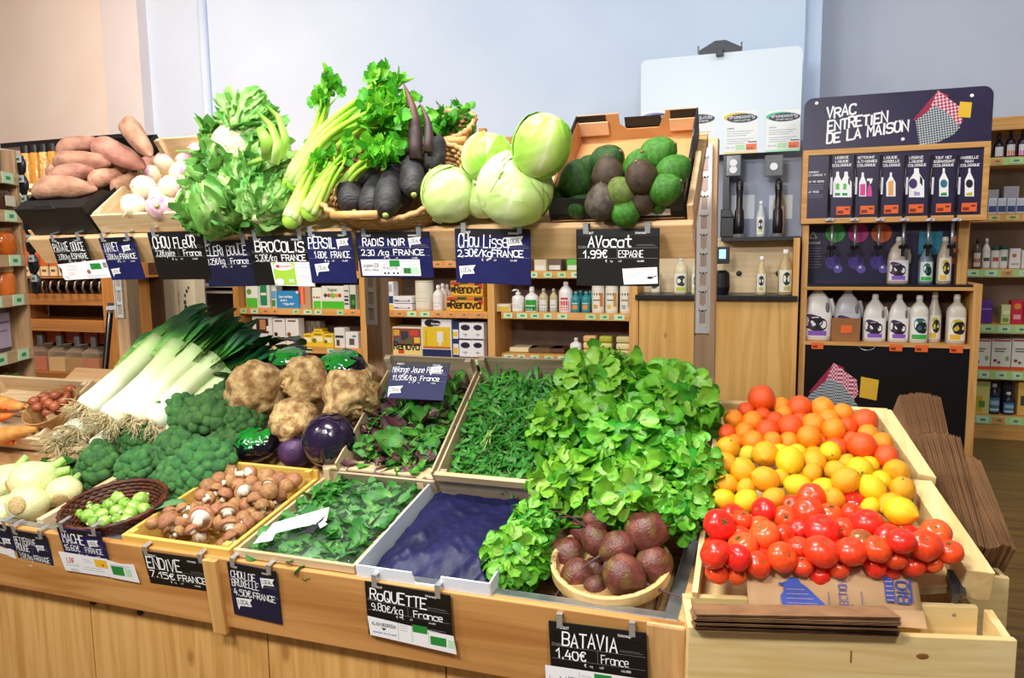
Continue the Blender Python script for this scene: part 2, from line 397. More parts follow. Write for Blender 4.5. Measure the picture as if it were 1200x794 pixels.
# ---- upper rack: three slotted posts and the tilted tray
rack=thing('display_rack','tilted wooden upper tray on slotted posts above the counter','rack',(0,2.3,0))
def rk(name,mb,mt,par=None,**k): return mb.build(name,mt,par or rack,M=T((0,-2.3,0))@k.pop('W',Matrix()),**k)
UW=wood('tray_pine','eac497','d8ab76','x',.5,.7,knots=False)
UX0,UX1=-2.36,-.188
m=MB(); m.bb((UX0,-.02,-.105),(UX1,.002,.0)); rk('front_board',m,UW,W=FU,bevel=.004)
m=MB(); m.bb((UX0,.002,-.03),(UX1,.43,-.01)); rk('tray_floor',m,TRAYW,W=FU)
m=MB(); m.bb((UX1-.016,.002,-.05),(UX1,.25,.04)); rk('end_panel',m,UW,W=FU,bevel=.003)
m=MB(); m.bb((UX0,.002,-.05),(UX0+.016,.25,.02)); rk('end_panel',m,UW,W=FU,bevel=.003)
m=MB(); m.bb((UX0,.418,-.05),(UX1,.43,-.008)); rk('back_board',m,UW,W=FU)
POSTW=wood('post_wood','dab894','c79f76','z',.55,1.2,knots=False)
RAILW=mat('white_rail','f4f4f6',rough=.35); SLOT=mat('rail_slot','cdb9ac',rough=.6)
PY=2.36
for pl,pr,zt,zb in ((814,839,atY(818,170,PY).z,atY(818,390,PY).z),(427,443,1.62,atY(430,380,PY).z),(133,148,1.62,atY(138,372,PY).z)):
    a=atY(pl,320,PY).x; b=a+.062
    m=MB(); m.bb((a,PY,0),(b,PY+.062,zt+.02)); po=m.build('post',POSTW,rack,M=T((0,-2.3,0)),bevel=.002)
    m=MB(); c=a+.026; m.bb((c-.019,PY-.006,zb),(c+.019,PY,zt),0)
    m.bb((c-.021,PY-.011,zb),(c-.0155,PY,zt),0); m.bb((c+.0155,PY-.011,zb),(c+.021,PY,zt),0)
    k=0; z=zt-.045
    while z>zb+.02:
        m.bb((c-.009,PY-.0075,z-.03),(c+.009,PY-.0055,z+.005),1)
        m.add([(c-.011,PY-.0077,z+.012),(c-.004,PY-.0077,z+.006),(c,PY-.0077,z+.011),(c+.004,PY-.0077,z+.006),(c+.011,PY-.0077,z+.012),(c+.011,PY-.0077,z+.007),(c,PY-.0077,z+.004),(c-.011,PY-.0077,z+.007)],[(0,1,2,3,4,5,6,7)],2)
        if k%3==2: m.add([(c+.004*cos(q*pi/4),PY-.0077,z+.026+.004*sin(q*pi/4)) for q in range(8)],[tuple(range(8))],1)
        z-=.057; k+=1
    m.build('slotted_rail',[RAILW,SLOT,mat('slot_black','222222')],po)
# ---- crate builder in a local frame: x across, y deep, z up
CRW=wood('crate_wood','d9bf98','c3a577','x',.7,1.3,knots=False); CRWY=wood('crate_wood_deep','d9bf98','c3a577','y',.7,1.3,knots=False)
CRY=wood('yellow_crate','e3bd5e','d3a648','x',.6,1.0,knots=False)
CRG=wood('grey_crate','bfa98c','9d8a70','x',.7,1.3,knots=False); CRGY=wood('grey_crate_deep','cfb893','b59d78','y',.7,1.3,knots=False)
def slat_crate(label,Fr,x0,x1,y0,y1,h,front=1,wx=CRW,wy=CRWY,fh=None,bh=None,sh=None,t=.009,label_=None,posts=True):
    r=thing('produce_crate',label,'crate',Fr@T((x0,y0,0)))
    w=x1-x0; d=y1-y0; fh=fh or h; bh=bh or h; sh=sh or h
    m=MB(); n=4
    for i in range(n): m.bb((0,d*i/n+.004,-.008),(w,d*(i+1)/n-.004,0))
    m.build('bottom',wx,r)
    m=MB(); m.bb((0,-.001,0),(w,t,fh)); m.build('front_slat',wx,r,bevel=.0015)
    m=MB(); m.bb((0,d-t,0),(w,d,bh)); m.build('back_slat',wx,r,bevel=.0015)
    for x in (0,w-t):
        m=MB(); m.bb((x,t,0),(x+t,d-t,sh)); m.build('side_slat',wy,r,bevel=.0015)
    if posts:
        for x in (t,w-t-.02):
            for y,hh in ((t,fh),(d-t-.02,bh)):
                m=MB(); m.prism([(x,y),(x+.02,y),(x+.02,y+.02),(x,y+.02)],.001,hh+.004); m.build('corner_post',wx,r)
    return r
# ---- lower front row
slat_crate('yellow wooden crate full of brown mushrooms',FA,-1.655,-1.30,-.008,.415,.095,wx=CRY,wy=CRY,t=.012,bh=.12)
slat_crate('pale wooden crate with bags of green salad behind the brussels sprout price card',FA,-1.285,-.935,-.005,.43,.098,wx=CRW,wy=CRWY,bh=.125,fh=.02)
bc=[o for o in bpy.data.objects if o.name.startswith('produce_crate')][-1]
m=MB(); m.bb((0,-.004,.078),(.35,.006,.1)); m.build('top_rail',CRW,bc,bevel=.0015)
m=MB(); m.bb((-.002,.42,.122),(.355,.475,.131)); m.build('lid_slat',CRW,bc,bevel=.002)
slat_crate('narrow wooden crate of fennel at the left end of the counter',FA,-2.36,-1.985,.0,.42,.085,wx=CRW,wy=CRWY,t=.022,fh=.06)
# white cardboard box lined with dark blue paper
WB=mat('white_card','e9eef6','dfe6f0',6,.6)
wb=thing('cardboard_box','white cardboard box holding crumpled dark blue paper','box',FA@T((-.925,-.012,0)))
def card_wall(pts,mt,par,name,t=.004):
    m=MB(); m.add(pts,[tuple(range(len(pts)))]); return m.build(name,mt,par,solid=t)
w,d,h=.34,.45,.108
card_wall([(0,0,.002),(w,0,.002),(w,d,.002),(0,d,.002)],WB,wb,'bottom')
card_wall([(0,0,0),(w*.44,0,0),(w*.44,0,h*.9),(w*.46,0,h*.74),(w*.62,0,h*.74),(w*.64,0,h*.9),(w*.64,0,0),(w,0,0),(w,0,h),(w*.64,0,h),(w*.62,0,h*.78),(w*.46,0,h*.78),(w*.44,0,h),(0,0,h)],WB,wb,'front_wall') if False else None
m=MB()
m.add([(0,0,0),(w,0,0),(w,0,h*.76),(0,0,h*.76)],[(0,1,2,3)]); m.add([(0,0,h*.76),(w*.45,0,h*.76),(w*.43,0,h),(0,0,h)],[(0,1,2,3)]); m.add([(w*.63,0,h*.76),(w,0,h*.76),(w,0,h),(w*.65,0,h)],[(0,1,2,3)])
m.build('front_wall',WB,wb,solid=.004)
m=MB(); m.add([(0,d,0),(w,d,0),(w,d,h*.8),(0,d,h*.8)],[(0,1,2,3)]); m.add([(0,d,h*.8),(w*.42,d,h*.8),(w*.4,d,h*1.05),(0,d,h*1.05)],[(0,1,2,3)]); m.add([(w*.58,d,h*.8),(w,d,h*.8),(w,d,h*1.05),(w*.6,d,h*1.05)],[(0,1,2,3)])
m.build('back_wall',WB,wb,solid=.004)
for x in (0,w): card_wall([(x,0,0),(x,d,0),(x,d,h*1.05),(x,0,h)],WB,wb,'side_wall')
NAVYP=mat('navy_tissue','191b4c','11133a',9,.48,bump=.6,bscale=22,spec=.35,bdist=.008)
def navy(u,v):
    x=.012+u*(w-.02); y=.02+v*(d-.03)
    n=mnoise.noise(V((x*7,y*6,3)))*.018+abs(mnoise.noise(V((x*26+y*14,y*20,8))))*.014+abs(mnoise.noise(V((x*13-y*11,y*4,1))))*.032-.012
    e=min(u,1-u,v,1-v); edge=min(1,e*5)
    return V((x+mnoise.noise(V((y*12,x*4,2)))*.004,y,.06+.035*edge*sin(pi*min(1,v*.9+.2))+n*(.4+.6*edge)+.02*v))
m=MB(); m.grid(navy,46,56); tag(m.build('wrapping_paper',NAVYP,smooth=True,M=FA@T((-.925,-.012,0)),solid=.001),'crumpled dark blue tissue paper filling the white box','paper')
# ---- lower back row (tilted): mixed leaves and rocket crates
slat_crate('tilted grey wooden crate of mixed salad leaves',FB,-1.225,-.905,-.02,.42,.1,wx=CRG,wy=CRGY,t=.006,fh=.065,bh=.15)
slat_crate('tilted grey wooden crate of rocket leaves',FB,-.893,-.575,-.02,.43,.1,wx=CRG,wy=CRGY,t=.006,fh=.09,bh=.15)
m=MB(); m.bb((-.002,-.006,.078),(.322,.008,.105)); m.build('top_rail',CRW,[o for o in bpy.data.objects if o.name.startswith('produce_crate')][-1],bevel=.0015)
slat_crate('grey wooden crate underneath the heap of lettuces',FB,-.565,-.215,-.01,.42,.075,wx=CRG,wy=CRGY,t=.006)
# ---- upper crates
BLK=mat('black_card','141315','0e0d0f',10,.5); KRAFT=mat('kraft_card','c08a55','b27d49',8,.7); KRAFTL=mat('kraft_card_light','d6a880','caa078',8,.7)
def flap_box(label,x0,x1,y0,y1,hf,hs,hb,out,inn,kind):
    r=thing('cardboard_tray',label,'box',FU@T((x0,y0,0))); w=x1-x0; d=y1-y0; t=.004
    def pan(name,a,b,mt=None): 
        m=MB(); m.bb(a,b,0); return m.build(name,[mt or out],r,bevel=.001)
    pan('bottom',(0,0,0),(w,d,.004),inn)
    if kind=='avocado':
        pan('front_flap',(0,0,.004),(w*.42,t,hf)); pan('front_flap',(w*.60,0,.004),(w,t,hf*1.12))
        pan('front_wall',(0,.0,.004),(w,t,hf*.35))
        m=MB(); m.prism([(0,0),(w,0),(w,hb*1.0),(w*.74,hb*1.0),(w*.74,hb*.9),(w*.68,hb*.42),(w*.42,hb*.42),(w*.36,hb*.62),(w*.36,hb*1.0),(0,hb*1.0)],0,t,M=T((0,d,0))@RX(90)); m.build('back_wall',inn,r)
        for qa,qb in (((.004,d-t-.003,hb*.72),(w*.25,d-t-.0005,hb*1.0)),((w*.78,d-t-.003,hb*.68),(w-.004,d-t-.0005,hb*1.0)),((w*.40,d+.004,hb*.36),(w*.70,d+.006,hb*.8))):
            m=MB(); m.bb(qa,qb); m.build('back_lining',BLK,r)
        pan('corner_flap',(.004,d-.012,hb*.3),(w*.27,d-.008,hb*.78),KRAFTL); pan('corner_flap',(w*.77,d-.012,hb*.3),(w-.004,d-.008,hb*.72),KRAFTL)
    else:
        pan('front_wall',(0,0,.004),(w,t,hf)); pan('back_wall',(0,d-t,.004),(w,d,hb))
        m=MB(); m.prism([(w*.30,0),(w*.62,0),(w*.58,.014),(w*.34,.014)],0,.004,M=T((0,0,hf))@RX(70)); m.build('front_lip',mat('black_card_edge','232226'),r)
        m=MB(); m.bb((0,0,hf),(w,.05,hf+.003)); m.build('front_shelf',BLK,r); 
    for x,xi in ((0,1),(w-t,-1)):
        m=MB(); m.prism([(0,0),(d,0),(d,hb),(d*.72,hb),(d*.66,hs),(d*.30,hs),(d*.24,hf*1.0),(0,hf)],0,t,M=Matrix(((0,0,1,x),(1,0,0,0),(0,1,0,.0),(0,0,0,1)))); m.build('side_wall',out,r)
        m=MB(); m.bb((x+(t if xi>0 else -.002),t,.004),(x+(t+.002 if xi>0 else 0),d-t,hs-.004)); m.build('side_lining',inn,r)
    return r
flap_box('black cardboard tray of sweet potatoes',-2.352,-2.062,.004,.43,.098,.075,.115,BLK,mat('brown_card','4a2a1c','3c2115',8,.7),'sweet')
av=flap_box('black and brown cardboard tray of avocados',-.548,-.208,.004,.40,.068,.075,.085,BLK,KRAFT,'avocado')
m=MB(); m.bb((.215,-.0015,.012),(.305,-.0005,.03)); m.build('paper_label',mat('label_white','f2f2f2'),av)
slat_crate('small pale wooden crate of turnips',FU,-2.05,-1.70,.004,.41,.07,wx=CRW,wy=CRWY,fh=.068,bh=.11,t=.01)
# ================================================================ citrus and tomato stand
FC=frame((0,1.6,.76),22)
cs=thing('fruit_stand','pine stand of sloping crates at the right end of the counter, heaped with fruit','stand',(.1,1.9,0))
def cc(name,mb,mt,**k): return mb.build(name,mt,cs,M=T((-.1,-1.9,0))@k.pop('W',Matrix()),**k)
PB=wood('bright_pine','e8cf98','d8b878','x',.5,.9,knotc='a87438'); PBY=wood('bright_pine_deep','e8cf98','d8b878','y',.5,.9,knotc='a87438')
m=MB(); m.prism([(-.14,.0),(.40,.145),(.40,.2),(.28,.72),(-.14,.72)],-.05,-.03); cc('sloping_base',m,PB,W=FC)
m=MB(); m.bb((-.148,-.03,-.06),(-.136,.72,.03)); cc('side_board',m,PBY,W=FC)
m=MB(); m.prism([(.385,.115),(.437,.115),(.362,.40),(.312,.40)],-.04,.04); cc('side_board',m,PBY,W=FC,bevel=.002)
m=MB(); m.prism([(.335,.41),(.372,.40),(.305,.68),(.262,.68)],-.05,.05); cc('side_board',m,PBY,W=FC,bevel=.002)
m=MB(); m.bb((-.14,.70,-.05),(.30,.715,.03)); cc('back_board',m,PB,W=FC)
m=MB(); m.bb((-.146,1.60,0),(-.09,1.62,.72)); cc('front_panel',m,wood('red_pine','b98058','a06a44','z',.55,.8,knots=False))
m=MB(); m.bb((-.146,1.65,0),(-.13,2.2,.73)); cc('side_panel',m,PINE)
m=MB(); m.prism([(.395,1.76),(.413,1.76),(.315,2.66),(.297,2.66)],0,.74); cc('side_panel',m,PINE)
m=MB(); m.prism([(-.09,1.612),(.395,1.722),(.395,1.742),(-.09,1.632)],0,.69); cc('base_panel',m,PINE)
m=MB(); m.bb((.375,.095,-.015),(.388,.16,-.008)); m.bb((.362,.09,-.04),(.374,.16,-.006)); cc('metal_liner',m,mat('dark_steel','55585c',rough=.3,metal=.8),W=FC)
# front bag holder box, set askew
FBX=T((-.147,1.474,.742))@RZ(12.8)
bx=thing('bag_holder','open pine box along the front of the fruit stand with paper bags lying in it','box',FBX)
L_=.622; dp=.105; hh=.24; t=.016
m=MB(); m.bb((0,0,-hh),(L_,t,0)); m.build('front_board',PB,bx,bevel=.002)
m=MB(); m.bb((0,dp-t,-hh),(L_-.03,dp,.022)); m.build('back_board',PB,bx,bevel=.002)
for x in (0,L_-t-.004):
    m=MB(); m.add([(x,t,-hh),(x+t,t,-hh),(x+t,dp-t,-hh),(x,dp-t,-hh),(x,t,-.002),(x+t,t,-.002),(x+t,dp-t,.018),(x,dp-t,.018)],[(0,3,2,1),(4,5,6,7),(0,1,5,4),(1,2,6,5),(2,3,7,6),(3,0,4,7)]); m.build('end_board',PBY,bx)
m=MB(); m.bb((t,t,-hh),(L_-t,dp-t,-.06)); m.build('bottom',PB,bx)
m=MB(); m.bb((.315,-.0008,-.06),(.318,.0,-.035)); m.build('crack',mat('knot_brown','8a5a2a'),bx)
for q in ((.45,-.0005,-.04,.006),(.445,0,-.115,.014)):
    m=MB(); m.ball(q[:3],(.012,.001,q[3])); m.build('knot',mat('knot_brown','8a5a2a'),bx)
for x in (.05,.545):
    m=MB(); m.ball((x,dp-t-.001,.004),(.004,.001,.004)); m.build('screw',STEEL,bx,smooth=True)
# right-hand bag box
sb=thing('side_bag_box','pine box on the right side of the fruit stand holding upright paper bags','box',T((.425,1.93,.735))@RZ(6))
for a,b,n in (((0,0,-.26),(.105,.014,0),'front_board'),((0,.9,-.26),(.105,.914,0),'back_board')):
    m=MB(); m.bb(a,b); m.build(n,PB,sb,bevel=.002)
for x in (0,.093):
    m=MB(); m.bb((x,.014,-.26),(x+.012,.9,-.004)); m.build('side_board',PBY,sb,bevel=.002)
m=MB(); m.bb((.012,.014,-.1),(.093,.9,-.09)); m.build('bottom',PB,sb)
# ================================================================ price cards
CB=mat('chalk_black','17130f','120f0d',20,.5,spec=.3); CN=mat('chalk_navy','1d1f58','191b4c',20,.5,spec=.3); CNK=mat('chalk_dark_navy','1c1d3c','171831',20,.5,spec=.3)
CHALK=mat('chalk_white','ffffff',rough=.6); PRN=mat('print_grey','8d8a90',rough=.6); PAPER=mat('paper_white','f3f3f5',rough=.6)
INK=mat('ink_black','1d1d22',rough=.6); GREEN=mat('print_green','1f8a32',rough=.6); LIME=mat('print_lime','a7d13c',rough=.6)
MINT=mat('print_mint','bfe3c4',rough=.6); REDP=mat('print_red','c8322c',rough=.6); YELP=mat('print_yellow','f0bf2c',rough=.6); CLIP=mat('clip_steel','c9cdd0',rough=.28,metal=.7)
BLUEP=mat('print_blue','4a62b8',rough=.6); POTP=mat('print_potato','b2504a',rough=.6)
def rect(mb,x,y,w,h,mi,z): mb.add([(x,y,z),(x+w,y,z),(x+w,y+h,z),(x,y+h,z)],[(0,1,2,3)],mi)
def px2h(o,up,px_y):
    lo,hi=.02,.4
    for _ in range(40):
        h=(lo+hi)/2; p=o-up*h-cP; y=397-FPX*p.dot(cU)/p.dot(cF)
        if y<px_y: lo=h
        else: hi=h
    return h
def sign(label,TL,TR,bot,Y,tilt,col,name,price,origin,nx=.08,nw=.6,nh=.26,px_=.08,pw=.36,ox=.52,ow=.4,extras=(),ztop=None,clips=(.12,.86),group=None,w2=None,jit=.06):
    a=atY(*TL,Y); b=atY(*TR,Y); t=rad(tilt); xa=(b-a).normalized(); up=V((0,-sin(t),cos(t))); up=(up-xa*up.dot(xa)).normalized()
    w=(b-a).length; h=px2h(a,up,bot); M=basis(a-up*h,xa,up)
    r=thing('price_card',label,'price card',M,group)
    m=MB(); m.bb((0,0,-.003),(w,h,0)); m.build('board',col,r,bevel=.0008)
    m=MB(); rect(m,.002,h*.865,w-.004,h*.13,0,.0004); m.build('header_band',mat('header_dark','0d0c10'),r)
    rng=random.Random(len(name)*31+int(w*1000))
    m=MB(); sw=h*.027
    names=name if isinstance(name,(list,tuple)) else [name]
    for i,nm in enumerate(names):
        hh=h*nh*(.76 if len(names)==1 else .52); y=h*(.735-.155*i)
        if len(names)==1: y=h*(.785-nh*.38)
        text(m,nm,w*nx,y,hh,sw,0,fit=w*nw*(1 if len(names)==1 else min(1,len(nm)/max(map(len,names))+.05)),z=.0012,jit=jit,rng=rng,slant=.05)
    yb=h*.498 if len(names)==1 else h*.40
    text(m,price,w*px_,yb,h*.125,sw*.72,0,fit=w*pw,z=.0012,jit=jit,rng=rng)
    text(m,origin,w*ox,yb+h*.005,h*.115,sw*.72,0,fit=w*ow,z=.0012,jit=jit*.6,rng=rng)
    m.build('chalk_lettering',CHALK,r,label='white handwritten lettering')
    m=MB()
    for yf in (.665,.485): rect(m,w*.02,h*yf,w*.96,.0007,1,.0008)
    rect(m,w*.5,h*.485,.0007,h*.18,1,.0008)
    text(m,'PRODUIT',w*.09,h*.915,h*.035,h*.009,0,fit=w*.13,z=.0009); text(m,'biocoop',w*.72,h*.91,h*.035,h*.009,0,fit=w*.13,z=.0009)
    text(m,'\u20ac',w*.36,h*.42,h*.04,h*.01,0,z=.0009); text(m,'kg',w*.42,h*.425,h*.025,h*.007,0,z=.0009); text(m,'LOT',w*.52,h*.425,h*.025,h*.007,0,z=.0009); text(m,'CALIBRE',w*.74,h*.425,h*.025,h*.007,0,z=.0009)
    text(m,'Origine',w*.03,h*.68,h*.03,h*.006,1,z=.0009); rect(m,w*.73,h*.72,w*.2,.0006,1,.0009); rect(m,w*.73,h*.70,w*.23,.0006,1,.0009)
    m.build('printed_lines',[CHALK,PRN],r)
    zt=ztop if ztop else .014
    for cx in clips:
        m=MB(); x=w*cx; m.bb((x-.0065,h-.012,-.0002),(x+.0065,h+zt,.0014)); m.bb((x-.0065,h+zt-.0012,-.034),(x+.0065,h+zt+.0006,.0014)); m.build('steel_clip',CLIP,r)
    for e in extras:
        k=e[0]
        if k=='local':
            _,xf,yf,s=e; fw=.045*s; fh=.021*s; x=w*xf; y=h*yf
            m=MB(); Mr=T((x,y,.0016))@RZ(5)
            m.add([(0,0,0),(fw*.9,0,0),(fw*.82,fh*.5,0),(fw,fh,0),(0,fh,0)],[(0,1,2,3,4)],0,Mr); m.add([(0,0,0),(fw*.16,0,0),(fw*.02,-fh*.55,0)],[(0,2,1)],0,Mr)
            text(m,'LOCAL',fw*.1,fh*.25,fh*.5,fh*.1,1,fit=fw*.7,z=.0004,M=Mr); m.build('local_flag',[PAPER,INK],r,label='white flag sticker reading LOCAL')
        else: CARDS[k](r,w,h,*e[1:])
    return r
CARDM=[PAPER,INK,GREEN,MINT,PRN,LIME,REDP,YELP,BLUEP,POTP]
def card(r,pts,fill,name='info_card',label='white printed card',z=.0022):
    m=MB(); m.add([(x,y,0) for x,y in pts],[tuple(range(len(pts)))],0,T((0,0,z))); m.M=T((0,0,z+.0004)); fill(m); m.build(name,CARDM,r,label=label)
def lines(m,x,y,w,n,dy,mi=4,t=.0008,rng=random.Random(5)):
    for i in range(n): rect(m,x,y-i*dy,w*rng.uniform(.7,1),t,mi,0)
def c_potato(r,w,h):
    cw=w*1.52; y0=-.0; y1=h*.415; x0=-.0
    pts=[(x0+.012,y0),(cw+.01,y0+.004),(cw-.012,y1+.006),(x0-.002,y1-.004),(x0+.004,y1-.012),(x0+.012,y1-.02),(x0+.004,y0+.010)]
    def f(m):
        lines(m,x0+.035,y1-.012,.05,3,.007); lines(m,x0+.035,y1-.036,.03,2,.006,6)
        rect(m,cw*.62,y1-.026,cw*.2,.02,2,0); rect(m,cw*.86,y1-.022,cw*.07,.018,4,0)
        m.add([(cw*.56+.008*cos(q*pi/6),y0+.026+.0075*sin(q*pi/6),0.0003) for q in range(12)],[tuple(range(12))],9); lines(m,cw*.5,y0+.012,cw*.4,2,.005)
        lines(m,x0+.016,y0+.012,.02,2,.005,8)
    card(r,pts,f,label='white producer card with green square and red potato')
def c_jack(r,w,h,x0,x1,y0,y1,rows=1):
    W_=x1-x0; H_=y1-y0
    def f(m):
        text(m,'Jacqueline',x0+W_*.03,y0+H_*.52,H_*.24,H_*.06,1,fit=W_*.17,z=0); text(m,'LEON',x0+W_*.21,y0+H_*.52,H_*.26,H_*.06,1,fit=W_*.1,z=0)
        text(m,'JARDINS LA TERRASSE',x0+W_*.04,y0+H_*.3,H_*.12,H_*.03,1,fit=W_*.26,z=0)
        rect(m,x0+W_*.34,y0+H_*.08,.0007,H_*.85,4,0); rect(m,x0+W_*.66,y0+H_*.08,.0007,H_*.85,4,0)
        rect(m,x0+W_*.49,y1-H_*.42,W_*.17,H_*.38,2,0); lines(m,x0+W_*.36,y0+H_*.85,W_*.11,2,H_*.14); text(m,'RADIS' if rows==2 else 'SALADE',x0+W_*.37,y0+H_*.40,H_*.16,H_*.03,4,fit=W_*.26,z=0)
        lines(m,x0+W_*.69,y1-H_*.16,W_*.27,2,H_*.16); rect(m,x0+W_*.69,y0+H_*.12,W_*.28,H_*.4,3,0); rect(m,x0+W_*.72,y0+H_*.15,W_*.12,H_*.33,2,0)
        for q in (.38,.44,.53,.6): rect(m,x0+W_*q,y0+H_*.1,W_*.03,H_*.12,1,0)
    card(r,[(x0,y0),(x1,y0),(x1,y1),(x0,y1)],f,label='white producer card with green squares')
def c_roq(r,w,h):
    x0,x1,y0,y1=.006,w+.01,.002,h*.37; W_=x1-x0; H_=y1-y0
    def f(m):
        text(m,'ALAIN',x0+W_*.03,y0+H_*.58,H_*.17,H_*.045,1,fit=W_*.11,z=0); text(m,'BOURGOIN',x0+W_*.15,y0+H_*.58,H_*.17,H_*.045,1,fit=W_*.17,z=0); m.add([(x0+W_*.14,y0+H_*.5,0),(x0+W_*.2,y0+H_*.5,0),(x0+W_*.17,y0+H_*.36,0)],[(0,1,2)],1)
        text(m,'maraicher bio du Loiret',x0+W_*.04,y0+H_*.18,H_*.1,H_*.02,8,fit=W_*.28,z=0)
        rect(m,x0+W_*.34,y0+H_*.04,.0007,H_*.9,4,0); rect(m,x0+W_*.50,y0+H_*.04,.0007,H_*.9,4,0); rect(m,x0+W_*.69,y0+H_*.04,.0007,H_*.9,4,0)
        rect(m,x0+W_*.51,y1-H_*.4,W_*.17,H_*.38,2,0); rect(m,x0+W_*.71,y0+H_*.12,W_*.18,H_*.44,2,0); rect(m,x0+W_*.91,y0+H_*.12,W_*.07,H_*.4,3,0); lines(m,x0+W_*.36,y1-H_*.2,W_*.12,3,H_*.12); lines(m,x0+W_*.71,y1-H_*.12,W_*.25,2,H_*.1)
    card(r,[(x0,y0),(x1,y0-.008),(x1-.006,y1-.012),(x0-.004,y1)],f,label='white producer card with green squares')
def c_mache(r,w,h):
    x0,x1,y0,y1=-.02,w*1.0,h*.0,h*.42; W_=x1-x0; H_=y1-y0
    def f(m):
        m.add([(x0+W_*.22+W_*.14*cos(q*pi/8),y0+H_*.6+H_*.24*sin(q*pi/8),0) for q in range(16)],[tuple(range(16))],0); text(m,'LBF',x0+W_*.14,y0+H_*.52,H_*.26,H_*.08,6,fit=W_*.18,z=.0003); lines(m,x0+W_*.1,y0+H_*.36,W_*.3,1,.004,2); lines(m,x0+W_*.16,y0+H_*.14,W_*.2,2,.005,1)
        lines(m,x0+W_*.48,y1-H_*.22,W_*.2,2,.007); rect(m,x0+W_*.72,y0+H_*.48,W_*.27,H_*.42,7,0); m.add([(x0+W_*.88+.004*cos(q*pi/4),y0+H_*.62+.004*sin(q*pi/4),.0003) for q in range(8)],[tuple(range(8))],6); lines(m,x0+W_*.45,y0+H_*.36,W_*.45,2,.007)
    card(r,[(x0+.006,y0),(x1,y0),(x1,y1),(x0,y1+.004)],f)
    a0,a1=w*.98,w*1.62
    def g(m):
        rect(m,a0+.012,y0+.012,.042,.028,2,0); rect(m,a0+.06,y0+.012,.02,.026,3,0); lines(m,a0+.01,y1-.016,.07,2,.005,8)
    card(r,[(a0,y0),(a0+.10,y0-.004),(a0+.096,y1-.004),(a0+.05,y1-.008),(a0,y1)],g,z=.0034)
def c_broc(r,w,h):
    x0,x1,y0,y1=w*.34,w*1.0,h*.0,h*.475; W_=x1-x0; H_=y1-y0
    def f(m):
        rect(m,x0+.002,y0+.002,W_*.54,H_*.95,5,0); m.add([(x0+W_*.27+W_*.26*cos(q*pi/8),y0+H_*.82+H_*.17*sin(q*pi/8),.0003) for q in range(16)],[tuple(range(16))],0)
        m.add([(x0+W_*.14+W_*.05*cos(q*pi/4),y0+H_*.83+H_*.07*sin(q*pi/4),.0005) for q in range(8)],[tuple(range(8))],6); text(m,'Solidaire',x0+W_*.2,y0+H_*.79,H_*.09,H_*.02,6,fit=W_*.3,z=.0006)
        m.add([(x0+W_*.13+W_*.11*cos(q*pi/8),y0+H_*.17+H_*.14*sin(q*pi/8),.0003) for q in range(16)],[tuple(range(16))],0); rect(m,x0+W_*.36,y0+H_*.14,W_*.14,H_*.14,3,.0003); lines(m,x0+W_*.62,y1-H_*.12,W_*.34,7,H_*.12)
    card(r,[(x0,y0),(x1,y0-.002),(x1-.002,y1),(x0-.004,y1)],f,label='lime green and white card')
def c_avo(r,w,h):
    x0,x1,y0,y1=w*.565,w*.985,h*.03,h*.335; W_=x1-x0; H_=y1-y0
    def f(m):
        lines(m,x0+W_*.05,y1-H_*.12,W_*.9,1,.004,1); lines(m,x0+W_*.06,y1-H_*.26,W_*.5,6,H_*.11,4); rect(m,x0+W_*.62,y0+H_*.15,.0006,H_*.45,1,0)
        m.add([(x0+W_*.78+W_*.08*cos(q*pi/6),y0+H_*.40+H_*.08*sin(q*pi/6),0) for q in range(12)],[tuple(range(12))],1); m.add([(x0+W_*.84,y0+H_*.38,0),(x0+W_*.97,y0+H_*.5,0),(x0+W_*.97,y0+H_*.55,0),(x0+W_*.84,y0+H_*.44,0)],[(0,1,2,3)],1); lines(m,x0+W_*.68,y0+H_*.16,W_*.25,1,.004)
    card(r,[(x0+.004,y0),(x1,y0+.003),(x1-.002,y1),(x0,y1-.004)],f,label='white recipe card')
def c_left(r,w,h):
    def f(m): lines(m,w*.55,h*.5,w*.3,5,.012)
    card(r,[(w*.5,h*.08),(w*.97,h*.06),(w*.97,h*.62),(w*.5,h*.60)],f)
CARDS=dict(potato=c_potato,jack=c_jack,roq=c_roq,mache=c_mache,broc=c_broc,avo=c_avo,leftc=c_left)
U_=1.86; L_Y=1.492
sign('black price card reading PATATE DOUCE with a white card hanging from it',(57,279.5),(97,277),328,U_,16,CB,'PATATE DOUCE','3.70\u20ac/kg','ESPAGNE',nx=.05,nw=.9,nh=.26,px_=.1,pw=.34,ox=.5,ow=.46,extras=[('potato',)])
sign('navy price card reading NAVET with two LOCAL flags',(115,279),(155,277),328,U_,16,CN,'NAVET','3.00\u20ac/kg','FRANCE',nx=.1,nw=.42,ox=.48,ow=.48,extras=[('local',.62,.68,.8),('local',.1,.14,.85)])
sign('black price card reading CHOU FLEUR',(172,272.5),(235,270.5),327.5,U_,14,CB,'CHOU FLeUR','2.20\u20ac/pi\u00e8ce','France',nx=.07,nw=.8,nh=.3,ox=.6,ow=.33)
sign('black price card reading CELERI BOULE half covered on its left',(233,283),(293,280.5),336,U_+.012,12,CNK,'CELERI BOULE','2.25\u20ac/kg','France',nx=.02,nw=.88,ox=.55,ow=.35,ztop=.026)
sign('black price card reading BROCOLIS with a green and white card on it',(290,277),(361,275.5),334,U_,11,CB,'BROCOLIS','5.20\u20ac/kg','FRANCE',nx=.1,nw=.82,ow=.4,extras=[('broc',)],ztop=.02)
